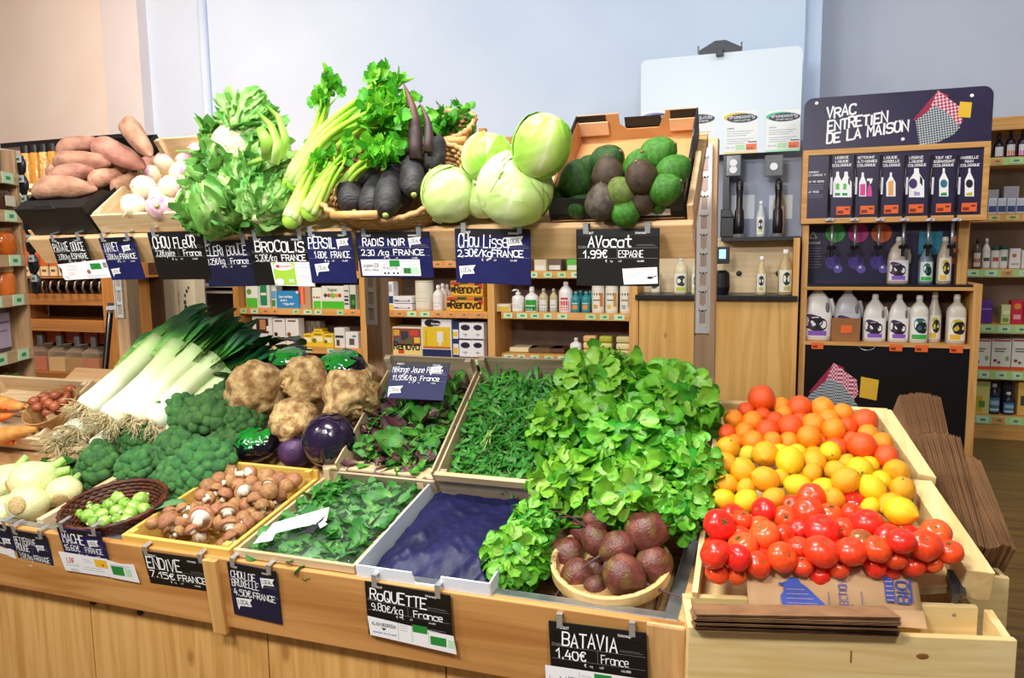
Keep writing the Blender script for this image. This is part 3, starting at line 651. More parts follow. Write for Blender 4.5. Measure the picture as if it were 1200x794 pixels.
sign('navy price card reading PERSIL with two LOCAL flags',(357,271.5),(411,270.5),331.5,U_-.012,10,CN,'PERSIL','1.80\u20ac','FRANCE',nx=.05,nw=.6,nh=.27,px_=.15,pw=.28,ox=.52,ow=.42,extras=[('local',.68,.72,.9),('local',.14,.22,1.1)])
sign('navy price card reading RADIS NOIR with a white producer card along its foot',(416,272.5),(503,271),325,U_,11,CN,'RADIS NOIR','2.30 /kg','FRANCE',nx=.09,nw=.58,nh=.2,px_=.06,pw=.38,ox=.5,ow=.42,extras=[('local',.72,.72,.9),('jack',.008,.19,.006,.052,2)],ztop=.012)
sign('navy price card reading CHOU LISSE with two LOCAL flags',(532.5,267.5),(621.5,268.5),331,U_,6,CN,'CHou Lisse','2,30\u20ac/Kg','FRANCE',nx=.05,nw=.66,nh=.31,px_=.04,pw=.46,ox=.5,ow=.42,extras=[('local',.7,.7,1.05),('local',.06,.16,1.05)])
sign('black price card reading AVOCAT with a white recipe card on it',(675,268.5),(773,267),334.5,U_,3,CB,'AVocat','1.99\u20ac','ESPAGNE',nx=.15,nw=.52,nh=.25,px_=.09,pw=.3,ox=.52,ow=.3,extras=[('avo',)])
sign('navy price card with a white card, cut off by the left edge',(-30,607),(11,617),676,L_Y,12,CNK,'CAROTTE','2.20\u20ac','FRANCE',extras=[('leftc',),('local',.7,.7,.8)])
sign('dark navy price card with ROUGE on its second line',(11,620),(53,627.5),674,L_Y,12,CNK,['BETTERAVE','ROUGE'],'3.10\u20ac/kg','FRANCE',nx=.06,nw=.62,ox=.5,ow=.44,extras=[('local',.66,.66,.75),('local',.1,.14,.9)])
sign('navy price card reading MACHE with two white cards across its foot',(66,617.5),(117,624),668,L_Y-.01,12,CN,'MACHE','16.60\u20ac','FRANCE',nx=.08,nw=.5,nh=.28,px_=.06,pw=.36,ox=.55,ow=.4,extras=[('local',.66,.66,.9),('mache',)],ztop=.016)
sign('black price card reading ENDIVE',(166,645),(240,655.5),702,L_Y,12,CB,'ENDIVE','7.15\u20ac','FRANCE',nx=.04,nw=.56,nh=.3,px_=.05,pw=.4,ox=.5,ow=.46,clips=(.06,.93))
sign('dark navy price card reading CHOU DE BRUXELLE',(265.5,658),(323,669.5),719,L_Y,9,CNK,['CHOU DE','BRUXELLE'],'4.50\u20ac','FRANCE',nx=.06,nw=.56,ox=.48,ow=.46,extras=[('local',.68,.7,.95),('local',.12,.2,1.1)])
sign('black price card reading ROQUETTE with a white producer card along its foot',(427,680.5),(527.5,697.5),743,L_Y,6,CB,'RoQUETTE','9.80\u20ac/kg','France',nx=.06,nw=.68,nh=.26,px_=.07,pw=.38,ox=.57,ow=.34,extras=[('roq',)],ztop=.02)
sign('black price card reading BATAVIA with a white producer card below',(642.5,727),(757.5,741.5),809,L_Y,3,CB,'BATAVIA','1.40\u20ac','France',nx=.14,nw=.58,nh=.26,px_=.07,pw=.32,ox=.54,ow=.28,extras=[('jack',-.012,.212,-.03,.062)],ztop=.018)
sign('navy price card reading M\u00e9lange Jeune Pousse leaning in the mixed leaves',(460.5,423),(527.5,425),466,2.13,-30,CN,'M\u00e9lange Jeune Pousse','11,95\u20ac/kg','France',nx=.03,nw=.88,nh=.2,px_=.06,pw=.42,ox=.55,ow=.33,extras=[('local',.7,.72,.9),('local',.04,.12,1.1)],clips=())
# ================================================================ produce: meshes shared by the copies of a kind
R_=random.Random
def leaf_tones(stops): return stops
# ---- sweet potatoes
SPM=mat('sweet_potato_skin','b98a70','94604c',4,.75,bump=.7,bscale=13,rand=.14,huev=.01,bdist=.004,lo=.3,hi=.7)
def tuber(seed,L,r):
    m=MB(); rg=R_(seed); b=rg.uniform(-.12,.12)
    def fn(q,d):
        t=d.x; prof=(1-abs(t)**2.6)**.5 if abs(t)<1 else 0
        n=nz(d,1.6,seed)*.16+nz(d,5,seed+3)*.045
        taper=1-.28*t
        s=r*taper*(1+n)
        return V((t*L/2,q.y/r*s,q.z/r*s+b*L*(1-t*t)*.4+nz((t,0,0),1.3,seed)*L*.05))
    m.ball((0,0,0),r,20,16,fn=fn,M=RY(0))
    return m.mesh('sweet_potato',SPM)
# ball poles on z: rotate so the long axis uses the pole direction
def tuber(seed,L,r):
    m=MB(); rg=R_(seed); b=rg.uniform(.02,.1)
    def fn(q,d):
        t=d.z; rr=sqrt(max(0,1-t*t)); k=(1-abs(t)**3)**.6/max(rr,1e-3) if rr>1e-3 else 0
        n=nz(d,1.5,seed)*.2+nz(d,5,seed+3)*.05; s=r*(1-.25*t)*(1+n)
        return V((t*L/2,d.x*k*s,d.y*k*s+b*L*(1-t*t)))
    m.ball((0,0,0),1,20,18,fn=fn); return m.mesh('sweet_potato',SPM)
SPT=[tuber(i,1,.24) for i in range(5)]
for k,(x0,y0,x1,y1,th,h,yaw,lab) in enumerate([
  (148,143,177,183,21,.20,0,'upright sweet potato on top at the back of the black tray'),
  (67,178,118,166,20,.13,0,'pale brown sweet potato at the back left of the black tray'),
  (112,172,170,197,24,.13,0,'large sweet potato slanting across the middle of the black tray'),
  (64,190,131,191,22,.13,0,'sweet potato with a pointed tip lying second from the back left of the tray'),
  (56,214,112,199,22,.12,0,'sweet potato lying just behind the front one on the left of the tray'),
  (40,226,114,222,24,.10,0,'longest sweet potato lying along the front edge of the black tray'),
  (108,204,152,196,17,.09,0,'short reddish sweet potato in the middle under the large one'),
  (104,218,145,205,19,.08,0,'reddish sweet potato right of the middle of the tray'),
  (130,224,170,206,18,.06,0,'thin reddish sweet potato by the right wall of the black tray'),
  (55,206,88,196,18,.07,0,'dark half hidden sweet potato at the left wall of the black tray'),
  (160,205,190,186,16,.05,0,'dark red sweet potato in the shade at the back right of the tray')]):
    a=FU@onF(x0,y0,FU,h); b=FU@onF(x1,y1,FU,h); c=(a+b)/2; L=(b-a).length; th=th*1.16/pxm(c)
    up=(FU.to_3x3()@V((0,0,1)))
    M=basis(c,(b-a),up.cross(b-a)); tag(obj('sweet_potato',SPT[k%5],M@S(L,th/.5,th/.5)),lab,'sweet potato','sweet potatoes in the black tray')
# ---- turnips
TPM=mat('turnip_skin','f6ead0','efe0c0',2,.35,tone=((0,'ecd9ae'),(.52,'f0e2c4'),(.66,'dca8c0'),(.9,'984880')),rand=.05)
TPG=mat('turnip_neck','9fb35a',rough=.6); TROOT=mat('turnip_root','d8c8a0',rough=.6)
def turnip(seed):
    m=MB()
    def fn(q,d): 
        n=1+nz(d,1.4,seed)*.08; z=q.z
        if d.z<-.6: z*=1+(-.6-d.z)*.5
        if d.z>.8: z*=1-(d.z-.8)*.5
        return V((q.x*n,q.y*n,z*n))
    m.ball((0,0,0),(1,1,.88),22,16,fn=fn,tfn=lambda d:min(1,max(0,.5+d.z*.32+nz(d,2.5,seed+9)*.28)))
    b=MB(); b.tube([(0,0,.74),(0,.02,.86),(.02,.03,1.0)],[.2,.17,.15],8)
    c=MB(); c.tube([(0,0,-.9),(.04,0,-1.15),(.12,.05,-1.5)],[.12,.05,.015],6)
    return ('turnip','turnip',[('bulb',m.mesh('turnip_bulb',TPM)),('leaf_stub',b.mesh('turnip_stub',TPG)),('root',c.mesh('turnip_root',TROOT))])
TK=[turnip(i) for i in range(4)]; rg=R_(4)
TP=[(169,219.5,14.6,.105),(199,218,12.5,.10),(211.5,202,13,.10),(233,195.5,13.5,.095),(215,188,9,.09),(222,216,12.5,.075),(185,229.5,11,.085),(157,241,15,.075),(187,242,15,.075),(219,232,13,.06),(240,211,12,.07),(238,184,10,.09),(203,236,11,.05),(176,205,12,.05),(192,192,12,.06),(228,176,9,.07)]
tl=rowlabels([(p[0],p[1]) for p in TP],4,'white and purple turnip in the {row} row of its pale crate, {nth}')
for k,(x,y,r,h) in enumerate(TP):
    c=onF(x,y,FU,h); w=FU@c; rr=r/pxm(w)
    place(TK[k%4],T(w)@rrot(rg,110)@S(rr),tl[k],'turnips in the pale crate')
# ---- leaves that hug a ball (cauliflower, cabbage)
def shell_leaf(mb,R,th,p0,p1,hw,lift=.05,curl=.05,ruf=.02,seed=0,mi=0,nu=10,nv=12,rim=.5,tn=(.2,.8)):
    def fn(u,v):
        u2=u*2-1; ph=p0+(p1-p0)*v; w=hw*(max(0.0,sin(pi*min(1,.16+.80*v)))**.55)
        az=th+u2*w/max(.35,sin(ph)); e=abs(u2)
        rr=R*(1+lift*v*v+curl*e**3*(.3+v)+ruf*(e+v*v*.6)*mnoise.noise(V((u2*4+seed*3.1,v*5,seed)))*2-.012*(1-e)**4)
        return V((rr*sin(ph)*cos(az),rr*sin(ph)*sin(az),-rr*cos(ph)))
    def tf(u,v):
        e=abs(u*2-1); vein=abs(sin((v*7+e*2.2)*pi))
        return tn[0]+(tn[1]-tn[0])*min(1,(e**.45)*(.75+.25*v)+.12*(vein-.5))
    mb.grid(fn,nu,nv,mi,tfn=tf)
# ---- cauliflowers
CFL=mat('cauliflower_leaf','a','5f9a3c',9,.45,tone=((0,'dfeec0'),(.3,'93c25a'),(.65,'4f9236'),(1,'2c6a26')),translucent=.18,bump=.2,bscale=30) if False else mat('cauliflower_leaf','5f9a3c','4a8a34',3,.45,tone=((0,'e6efc0'),(.28,'b4d87e'),(.6,'78b650'),(1,'40903a')),translucent=.18,bump=.3,bscale=7)
CURD=mat('cauliflower_curd','e6dcb6','d6c894',5,.7,bump=1,bscale=9,vor=1,bdist=.006)
def cauliflower(seed,closed=.0):
    rg=R_(seed); m=MB()
    for i in range(13):
        th=i*2.4+rg.uniform(-.2,.2); p1=rg.uniform(2.0,2.5)+closed
        shell_leaf(m,.86+.018*i+rg.uniform(0,.05),th,.12,p1,rg.uniform(.5,.75),rg.uniform(.0,.22),rg.uniform(-.08,.3),.12,seed*17+i,tn=(.02,rg.uniform(.5,1)),nu=16,nv=18)
    for i in range(16):
        th=i*.4+rg.uniform(-.3,.3); p0=rg.uniform(.1,1.2); shell_leaf(m,1.06,th,p0,p0+rg.uniform(.7,1.1),rg.uniform(.22,.4),rg.uniform(.04,.2),.25,.17,seed*29+i,tn=(.0,rg.uniform(.5,1)),nu=12,nv=12)
    c=MB()
    c.ball((0,0,.12),(.84,.84,.76),28,18,fn=lambda q,d:q*(1+.07*mnoise.voronoi(d*5)[0][0]))
    s=MB(); s.tube([(0,0,-1.12),(0,0,-.7)],[.24,.3],12)
    return ('cauliflower','cauliflower',[('leaves',m.mesh('cauliflower_leaves',CFL)),('curd',c.mesh('cauliflower_curd',CURD)),('stalk',s.mesh('cauliflower_stalk',mat('cut_stalk','dfe8b4',rough=.6)))])
CK=[cauliflower(3),cauliflower(8,.25),cauliflower(12,.35)]
CFS=[(296,147,34,.20,(-62,25,10),0,'topmost cauliflower lying on its side with pale green stalks up'),
 (277,176,38,.16,(58,-22,60),0,'cauliflower with white curd showing through its leaves'),
 (254,240,36,.085,(35,-10,0),1,'green leafy cauliflower at the front left of the heap'),
 (312,238,29,.08,(40,25,150),2,'small closed cauliflower at the front right of the heap'),
 (283,209,32,.10,(50,10,200),1,'half hidden cauliflower in the middle of the heap'),
 (312,190,28,.12,(40,60,80),2,'cauliflower at the back right beside the celery'),
 (245,205,26,.08,(30,-50,20),1,'dark leafy cauliflower at the left edge beside the turnips')]
for x,y,r,h,e,k,lab in CFS:
    w=FU@onF(x,y,FU,h); rr=r/pxm(w)
    place(CK[k],T(w)@RZ(e[2])@RX(e[0])@RY(e[1])@S(rr*.9),lab,'cauliflowers on the upper tray')
top=[o for o in bpy.data.objects if o.get('label','').startswith('topmost cauliflower')][0]
STK=mat('cauliflower_stalk','9ccc4a','7fb43a',10,.4,tone=((0,'d8eaa0'),(.4,'a6d452'),(1,'5c9a34')))
def cstalk(pts,r,par):
    P_=[FU@onF(x,y,FU,h) for x,y,h in pts]; m=MB(); m.tube(P_,r,10,flat=.55,tones=[i/(len(P_)-1) for i in range(len(P_))])
    m.build('leaf_stalk',STK,par,smooth=True,M=par.matrix_world.inverted(),label='pale green leaf stalk')
bpy.context.view_layer.update()
cstalk([(322,192,.19),(326,170,.23),(318,148,.26),(302,132,.27)],[.016,.02,.018,.008],top)
cstalk([(330,186,.17),(334,160,.22),(327,138,.25),(312,124,.26)],[.014,.018,.015,.006],top)
cstalk([(312,186,.20),(313,166,.25),(304,150,.28)],[.014,.018,.012],top)
cstalk([(323,180,.19),(308,186,.20),(292,192,.19)],[.015,.016,.012],top)
# ---- celery
CEM=mat('celery_stem','9fd43a','8cc62e',10,.4,tone=((0,'f2f7cc'),(.2,'d4ec78'),(.7,'a8de3a'),(1,'6fc024')),sss=.1,bump=.2,bscale=40)
CEL=mat('celery_leaf','52b81c','3a9a14',30,.5,tone=((0,'9ae040'),(.5,'58b828'),(1,'267a18')),translucent=.3)
def lobed_leaf(mb,M,s,seed,lobes=3,mi=0,cup=.2,tone=None):
    """a flat celery or parsley leaflet, lobed at the tip; lies along +x"""
    rg=R_(seed); pts=[]; n=9; tn=rg.random() if tone is None else tone
    for side in (1,-1):
        row=[]
        for i in range(n+1):
            t=i/n; w=.42*sin(pi*min(1,t*.92+.06))**.8*(1+.38*abs(sin(t*lobes*pi*1.1+.3))-.15)
            row.append((t,side*w))
        pts.append(row)
    vs=[];fs=[];k=0;tt=[]
    for i in range(n+1):
        t=i/n; z=cup*t*t*-.5
        vs+=[V((t*s,pts[1][i][1]*s,z*s+abs(pts[1][i][1])*s*.35)),V((t*s,0,z*s)),V((t*s,pts[0][i][1]*s,z*s+abs(pts[0][i][1])*s*.35))]
        tt+=[tn*.9+.1,max(0,tn*.9-.15),tn*.9+.1]
    for i in range(n): fs+=[(3*i,3*i+1,3*i+4,3*i+3),(3*i+1,3*i+2,3*i+5,3*i+4)]
    mb.add(vs,fs,mi,M,tt)
def frond(mb,M,s,seed,mi=0,n=5):
    rg=R_(seed)
    lobed_leaf(mb,M@T((s*.55,0,0))@RZ(rg.uniform(-15,15))@RY(rg.uniform(-25,25)),s*.62,seed,4,mi)
    for i in range(n-1):
        sd=1 if i%2 else -1; t=.15+.25*(i//2)
        lobed_leaf(mb,M@T((s*t,0,0))@RZ(sd*rg.uniform(40,75))@RY(rg.uniform(-35,30))@RX(rg.uniform(-40,40)),s*rg.uniform(.42,.58),seed+i*13,3,mi)
def celery(label,butt,tip,hb,ht,nst,rb,seed,leafy=1.0,bow=.06,spread=.1,leaf=.036,at=(.72,.86,1.0)):
    a=FU@onF(*butt,FU,hb); b=FU@onF(*tip,FU,ht); rg=R_(seed); d=b-a; L=d.length
    side=d.cross(V((0,0,1))).normalized(); up=side.cross(d).normalized()
    r=thing('celery',label,'celery',T(a),'celery bunches'); m=MB(); lf=MB()
    for i in range(nst):
        q=2*pi*i/nst; o=(side*cos(q)+up*sin(q))*rb*.62; ss=rg.uniform(-1,1)*spread; su=rg.uniform(-.5,1)*spread*.8; k=rg.uniform(.72,1.02); pts=[]
        for j in range(11):
            t=j/10; p=d*t*k+o*(1-.3*t)+(side*ss+up*su)*t*t*L+up*bow*sin(pi*t)*L
            pts.append(p)
        rr=[rb*.58*(1-.62*(j/10)) for j in range(11)]
        m.tube(pts,rr,8,tones=[min(1,.05+.09*j) for j in range(11)],flat=.75)
        for tt in at:
            if rg.random()>leafy: continue
            j=int(tt*10); p=pts[j]; dr=(pts[j]-pts[j-1]).normalized()
            for z in range(2):
                dd=(dr+side*rg.uniform(-.9,.9)+up*rg.uniform(-.5,.9)).normalized(); L2=rg.uniform(.02,.045)
                m.tube([p,p+dd*L2],[.0028,.0018],5,tones=[.7,.9])
                ax=V((rg.uniform(-1,1),rg.uniform(-1,1),rg.uniform(-.2,1)))
                frond(lf,basis(p+dd*L2,dd,dd.cross(ax)),leaf*rg.uniform(1,1.7),rg.randint(0,9999))
    m.ball((0,0,0),rb*.9,12,8,fn=lambda q,dd_:q)
    m.build('stalks',CEM,r,smooth=True); lf.build('leaves',CEL,r,smooth=True)
    return r
celery('big celery bunch lying butt forward with long bright stalks sweeping up right',(344,214),(452,112),.11,.25,10,.036,1,1.0,.09,.085,.034,(.9,1.0))
celery('celery bunch with a pale butt standing at the front edge of the tray',(341,258),(378,185),.05,.14,8,.028,2,.5,.02,.10,.03,(.95,))
celery('celery bunch with a brown cut butt leaning beside the radish basket',(364,248),(402,185),.06,.16,8,.030,3,.6,.02,.12,.03,(1.0,))
celery('leafy celery bunch at the back, its leaves standing above the rest',(352,205),(388,100),.04,.22,6,.026,4,1.0,-.02,.05,.034,(.9,1.0))
celery('celery bunch with leaves hanging over the left of the radish basket',(400,226),(455,178),.06,.16,6,.022,5,1.0,.10,.12,.034)
celery('celery bunch with dark leaves at the back right',(372,190),(480,135),.04,.20,8,.03,6,1.0,.05,.14,.04)
# ---- wicker baskets
WK=mat('wicker_light','c89a64','a97a46',40,.6,bump=.6,bscale=60); WKD=mat('wicker_dark','5f2a18','3f1a10',30,.5,bump=.5,bscale=50); CANE=mat('cane_bar','d8a868','c08c4c',12,.5)
def wicker(mb,rx,ry,h,n=7,flare=1.15,sq=1.0,front_dip=0,wv=28,r=None):
    r=r or h/n*.62
    for k in range(n):
        f=1/flare+(1-1/flare)*k/(n-1); pts=[]
        N=64
        for i in range(N+1):
            a=2*pi*i/N; ca,sa=cos(a),sin(a)
            x=math.copysign(abs(ca)**sq,ca)*rx*f; y=math.copysign(abs(sa)**sq,sa)*ry*f
            wob=1+.018*(1 if (i+k)%2 else -1)
            z=(h-front_dip*max(0,-sa)**2)*k/(n-1)
            pts.append((x*wob,y*wob,z))
        mb.tube(pts,r*(1.25 if k==n-1 else 1),5,cap=False)
RB=FU@T((-1.02,.115,.0))
rb=thing('wicker_basket','light wicker basket with a cane bar in front, full of black radishes','basket',RB)
m=MB(); wicker(m,.215,.155,.10,9,1.22,.75,.05); m.build('woven_body',WK,rb,smooth=True)
m=MB(); m.ball((0,0,.004),(.17,.12,.004),24,6); m.build('bottom',WK,rb,smooth=True)
a=RB.inverted()@(FU@onF(389,252,FU,.075)); b=RB.inverted()@(FU@onF(443,251,FU,.075)); 
m=MB(); m.tube([a,(a+b)/2,b],.011,10); m.build('handle_bar',CANE,rb,smooth=True)
BB=FU@T((-1.06,.405,-.02))
bb_=thing('wicker_basket','wicker basket with a cane bar at the back, full of parsley','basket',BB)
m=MB(); wicker(m,.19,.10,.10,8,1.2,.75); m.build('woven_body',WK,bb_,smooth=True)
m=MB(); m.ball((0,0,.004),(.16,.09,.004),24,6); m.build('bottom',WK,bb_,smooth=True)
m=MB(); m.tube([(-.02,-.115,.112),(.09,-.12,.112),(.21,-.115,.112)],.011,10); m.build('handle_bar',CANE,bb_,smooth=True)
# parsley in the back basket
m=MB(); rg=R_(77)
for i in range(210):
    p=V((rg.gauss(-.02,.085),rg.gauss(.02,.04),.07+abs(rg.gauss(0,.035))))
    if abs(p.x)>.2: continue
    dd=V((rg.uniform(-1,1)+p.x*3,rg.uniform(-1,.6),rg.uniform(-.1,1))).normalized()
    frond(m,basis(p,dd,dd.cross(V((rg.uniform(-1,1),rg.uniform(-1,1),.5)))),rg.uniform(.03,.05),rg.randint(0,9999))
PAR=mat('parsley_leaf','2f8a1e','237316',30,.5,tone=((0,'63b52c'),(.5,'3a9a22'),(1,'1f6e18')),translucent=.3)
tag(m.build('parsley',PAR,smooth=True,M=BB),'dark green parsley leaves filling the back wicker basket','parsley',None,'stuff')
SPK=mat('dark_spike','5a3a2c','352226',14,.6,bump=.4,bscale=30)
for (x0,y0,x1,y1,w_,lab) in ((487,168,472,97,16,'tall dark purple spike standing behind the black radishes'),(502,166,491,121,11,'short dark purple spike standing right of the tall one')):
    a=atY(x0,y0,1.90); b=atY(x1,y1,1.93); d=(b-a); m=MB(); r0=w_/2/pxm(a)
    pts=[a+d*t+V((.012*sin(t*3),0,0)) for t in (-.25,0,.2,.4,.6,.8,.92,1)]
    m.tube(pts,[r0*1.0,r0*1.05,r0,r0*.85,r0*.65,r0*.38,r0*.2,.001],10)
    r=thing('spike_shoot',lab,'vegetable shoot',Matrix()); m.build('shoot',SPK,r,smooth=True)
# ---- black radishes
BRM=mat('black_radish_skin','2b272b','121013',5,.62,bump=.8,bscale=9,rand=.2,stretch=(3,1,1))
BRT=mat('black_radish_tip','8f9a4a',rough=.6)
def bradish(seed):
    m=MB()
    def fn(q,d):
        t=d.z; rr=sqrt(max(0,1-t*t)); k=(1-abs(t)**3.2)**.5/max(rr,1e-3) if rr>1e-3 else 0
        s=.19*(1-.28*t)*(1+nz(d,1.7,seed)*.14+nz((t*9,d.x,d.y),1,seed)*.05)
        return V((t*.5,d.x*k*s,d.y*k*s+.03*(1-t*t)))
    m.ball((0,0,0),1,18,18,fn=fn); b=MB(); b.tube([(-.5,0,0),(-.53,0,0)],[.05,.035],8); b2=MB(); b2.tube([(.49,0,0),(.56,.01,.01),(.66,.03,.0)],[.03,.015,.004],6)
    return ('black_radish','radish',[('root',m.mesh('radish_root',BRM)),('cut_top',b.mesh('radish_top',BRT)),('tail',b2.mesh('radish_tail',BRM))])
BK=[bradish(i) for i in range(4)]
for k,(x0,y0,x1,y1,th,h,lab) in enumerate([
 (415,248,407,212,30,.07,'black radish at the left end of the wicker basket'),(434,252,446,205,29,.075,'black radish second from left in the front of the basket'),
 (452,252,464,190,29,.105,'large black radish with a green cut tip in the middle of the basket'),(485,228,482,175,27,.12,'black radish standing right of the middle with its tail up'),
 (505,200,516,160,24,.13,'black radish at the back right of the basket'),(468,240,476,198,26,.085,'black radish in the gap right of the large one'),
 (500,232,508,195,24,.07,'black radish lying low by the right rim of the basket'),(425,222,440,186,24,.06,'black radish at the back left under the celery leaves')]):
    a=FU@onF(x0,y0,FU,h-.03); b=FU@onF(x1,y1,FU,h); c=(a+b)/2; L=(b-a).length; t_=th/pxm(c)
    place(BK[k%4],basis(c,b-a,(FU.to_3x3()@V((0,0,1))).cross(b-a))@S(L,t_/.36,t_/.36),lab,'black radishes in the wicker basket')
# ---- white cabbages
CBM=mat('cabbage_leaf','c0da70','a8cc52',1.6,.42,tone=((0,'eaf1cf'),(.35,'cbe296'),(.7,'a0d257'),(1,'6cb82a')),rand=.04,huev=.012,bump=.2,bscale=5)
def cabbage(seed,tn=.75):
    rg=R_(seed); m=MB()
    m.ball((0,0,0),(.97,.97,.94),24,16,tfn=lambda d:.5)
    for i in range(7):
        th=i*2.2+rg.uniform(-.3,.3); shell_leaf(m,.965+.007*i,th,.06,rg.uniform(2.3,2.85),rg.uniform(1.0,1.25),.012,.012,.012,seed*7+i,nu=22,nv=24,tn=(.08,tn+rg.uniform(-.12,.12)))
    s=MB(); s.tube([(0,0,-1.06),(0,0,-.9)],[.2,.24],12)
    return ('white_cabbage','cabbage',[('head',m.mesh('cabbage_head',CBM)),('cut_stem',s.mesh('cabbage_stem',mat('cut_stalk','dfe8b4',rough=.6)))])
CBK=[cabbage(2,.48),cabbage(5,.55),cabbage(9,1.0)]
for x,y,r,h,e,k,sc,lab in [(526.5,227,34,.075,(25,20,40),1,(1,1,1),'pale green cabbage at the left beside the wicker basket'),
  (603,221,45.5,.10,(62,8,20),0,(1,1,.9),'largest pale cabbage at the front of the upper tray'),
  (634,171,35.5,.20,(25,18,20),2,(.98,.98,1.14),'bright green cabbage on top at the right beside the avocado tray'),
  (571,185,31,.15,(20,10,90),2,(1,1,1),'bright green cabbage at the back behind the largest one'),
  (566,232,24,.05,(70,0,0),1,(1,1,1),'small half hidden cabbage between the two front ones')]:
    w=FU@onF(x,y,FU,h); rr=r/pxm(w)
    place(CBK[k],T(w)@RZ(e[2])@RX(e[0])@RY(e[1])@S(rr*sc[0],rr*sc[1],rr*sc[2]),lab,'cabbages on the upper tray')
# ---- avocados
AVD=mat('avocado_green','2f5a1a','18380e',4,.42,spec=.3,bump=1,bscale=22,rand=.18,bdist=.002)
AVB=mat('avocado_brown','4a3a2a','33281f',3,.42,spec=.3,bump=1,bscale=22,rand=.15,bdist=.002); AVO=mat('avocado_olive','6c7a35','4d6328',3,.42,spec=.3,bump=1,bscale=22,bdist=.002); AVG=mat('avocado_grey','5c5344','3a3430',3,.45,spec=.3,bump=1,bscale=22,bdist=.002)
AVL=mat('avocado_light','437c22','2a5c16',4,.42,spec=.3,bump=1,bscale=22,rand=.12,bdist=.002)
def avo_mesh(mt):
    m=MB()
    def fn(q,d):
        t=d.z; s=1-.13*max(0,t)-.05*max(0,t)**2
        return V((d.x*s,d.y*s,t*(1.2 if t>0 else 1.0)))*(1+nz(d,7,1)*.012)
    m.ball((0,0,0),1,22,16,fn=fn); b=MB(); b.tube([(0,0,1.17),(0,0,1.24)],[.13,.1],8)
    return ('avocado','avocado',[('fruit',m.mesh('avocado_fruit',mt)),('stem_end',b.mesh('avocado_stem',mat('avocado_stem','6e5a34',rough=.7)))])
AK={k:avo_mesh(v) for k,v in dict(d=AVD,b=AVB,o=AVO,g=AVG,l=AVL).items()}
rg=R_(31)
for x,y,r,h,k,rx,rz,lab in [(675,213,19,.075,'d',15,20,'dark green avocado standing at the left wall of the tray'),(690,200,16,.085,'d',70,40,'dark green avocado behind the left one'),
 (711,190,18,.11,'d',80,60,'dark green avocado lying across the back left'),(713,206,18,.095,'b',25,0,'brownish avocado with a pale rough skin left of the middle'),
 (705,238,18,.055,'g',15,10,'purplish grey avocado standing at the front'),(729,226,16,.075,'o',60,-30,'olive green avocado in the middle'),
 (733,248,16,.035,'l',40,90,'green avocado at the front right of the purplish one'),(770,182,19,.125,'l',80,70,'green avocado on top at the back right'),
 (749,195,17,.11,'l',60,20,'green avocado at the back middle behind the brown one'),(752,209,18,.105,'b',50,-15,'dark brown glossy avocado in the middle'),
 (787,201,18,.10,'l',75,95,'green avocado against the right wall of the tray'),(779,222,17,.08,'l',85,70,'green avocado lying right of the dark brown one'),
 (772,236,14,.035,'l',85,80,'green avocado at the front right behind the flap'),(678,241,14,.03,'d',80,85,'dark avocado low behind the left front flap'),
 (662,228,13,.04,'d',30,30,'dark avocado squeezed at the left front corner'),(752,236,15,.05,'b',60,60,'brown avocado low in the middle of the front')]:
    w=FU@onF(x,y,FU,h); rr=r/pxm(w)*1.13
    place(AK[k],T(w)@RZ(rz)@RX(rx*.8)@S(rr),lab,'avocados in the cardboard tray')
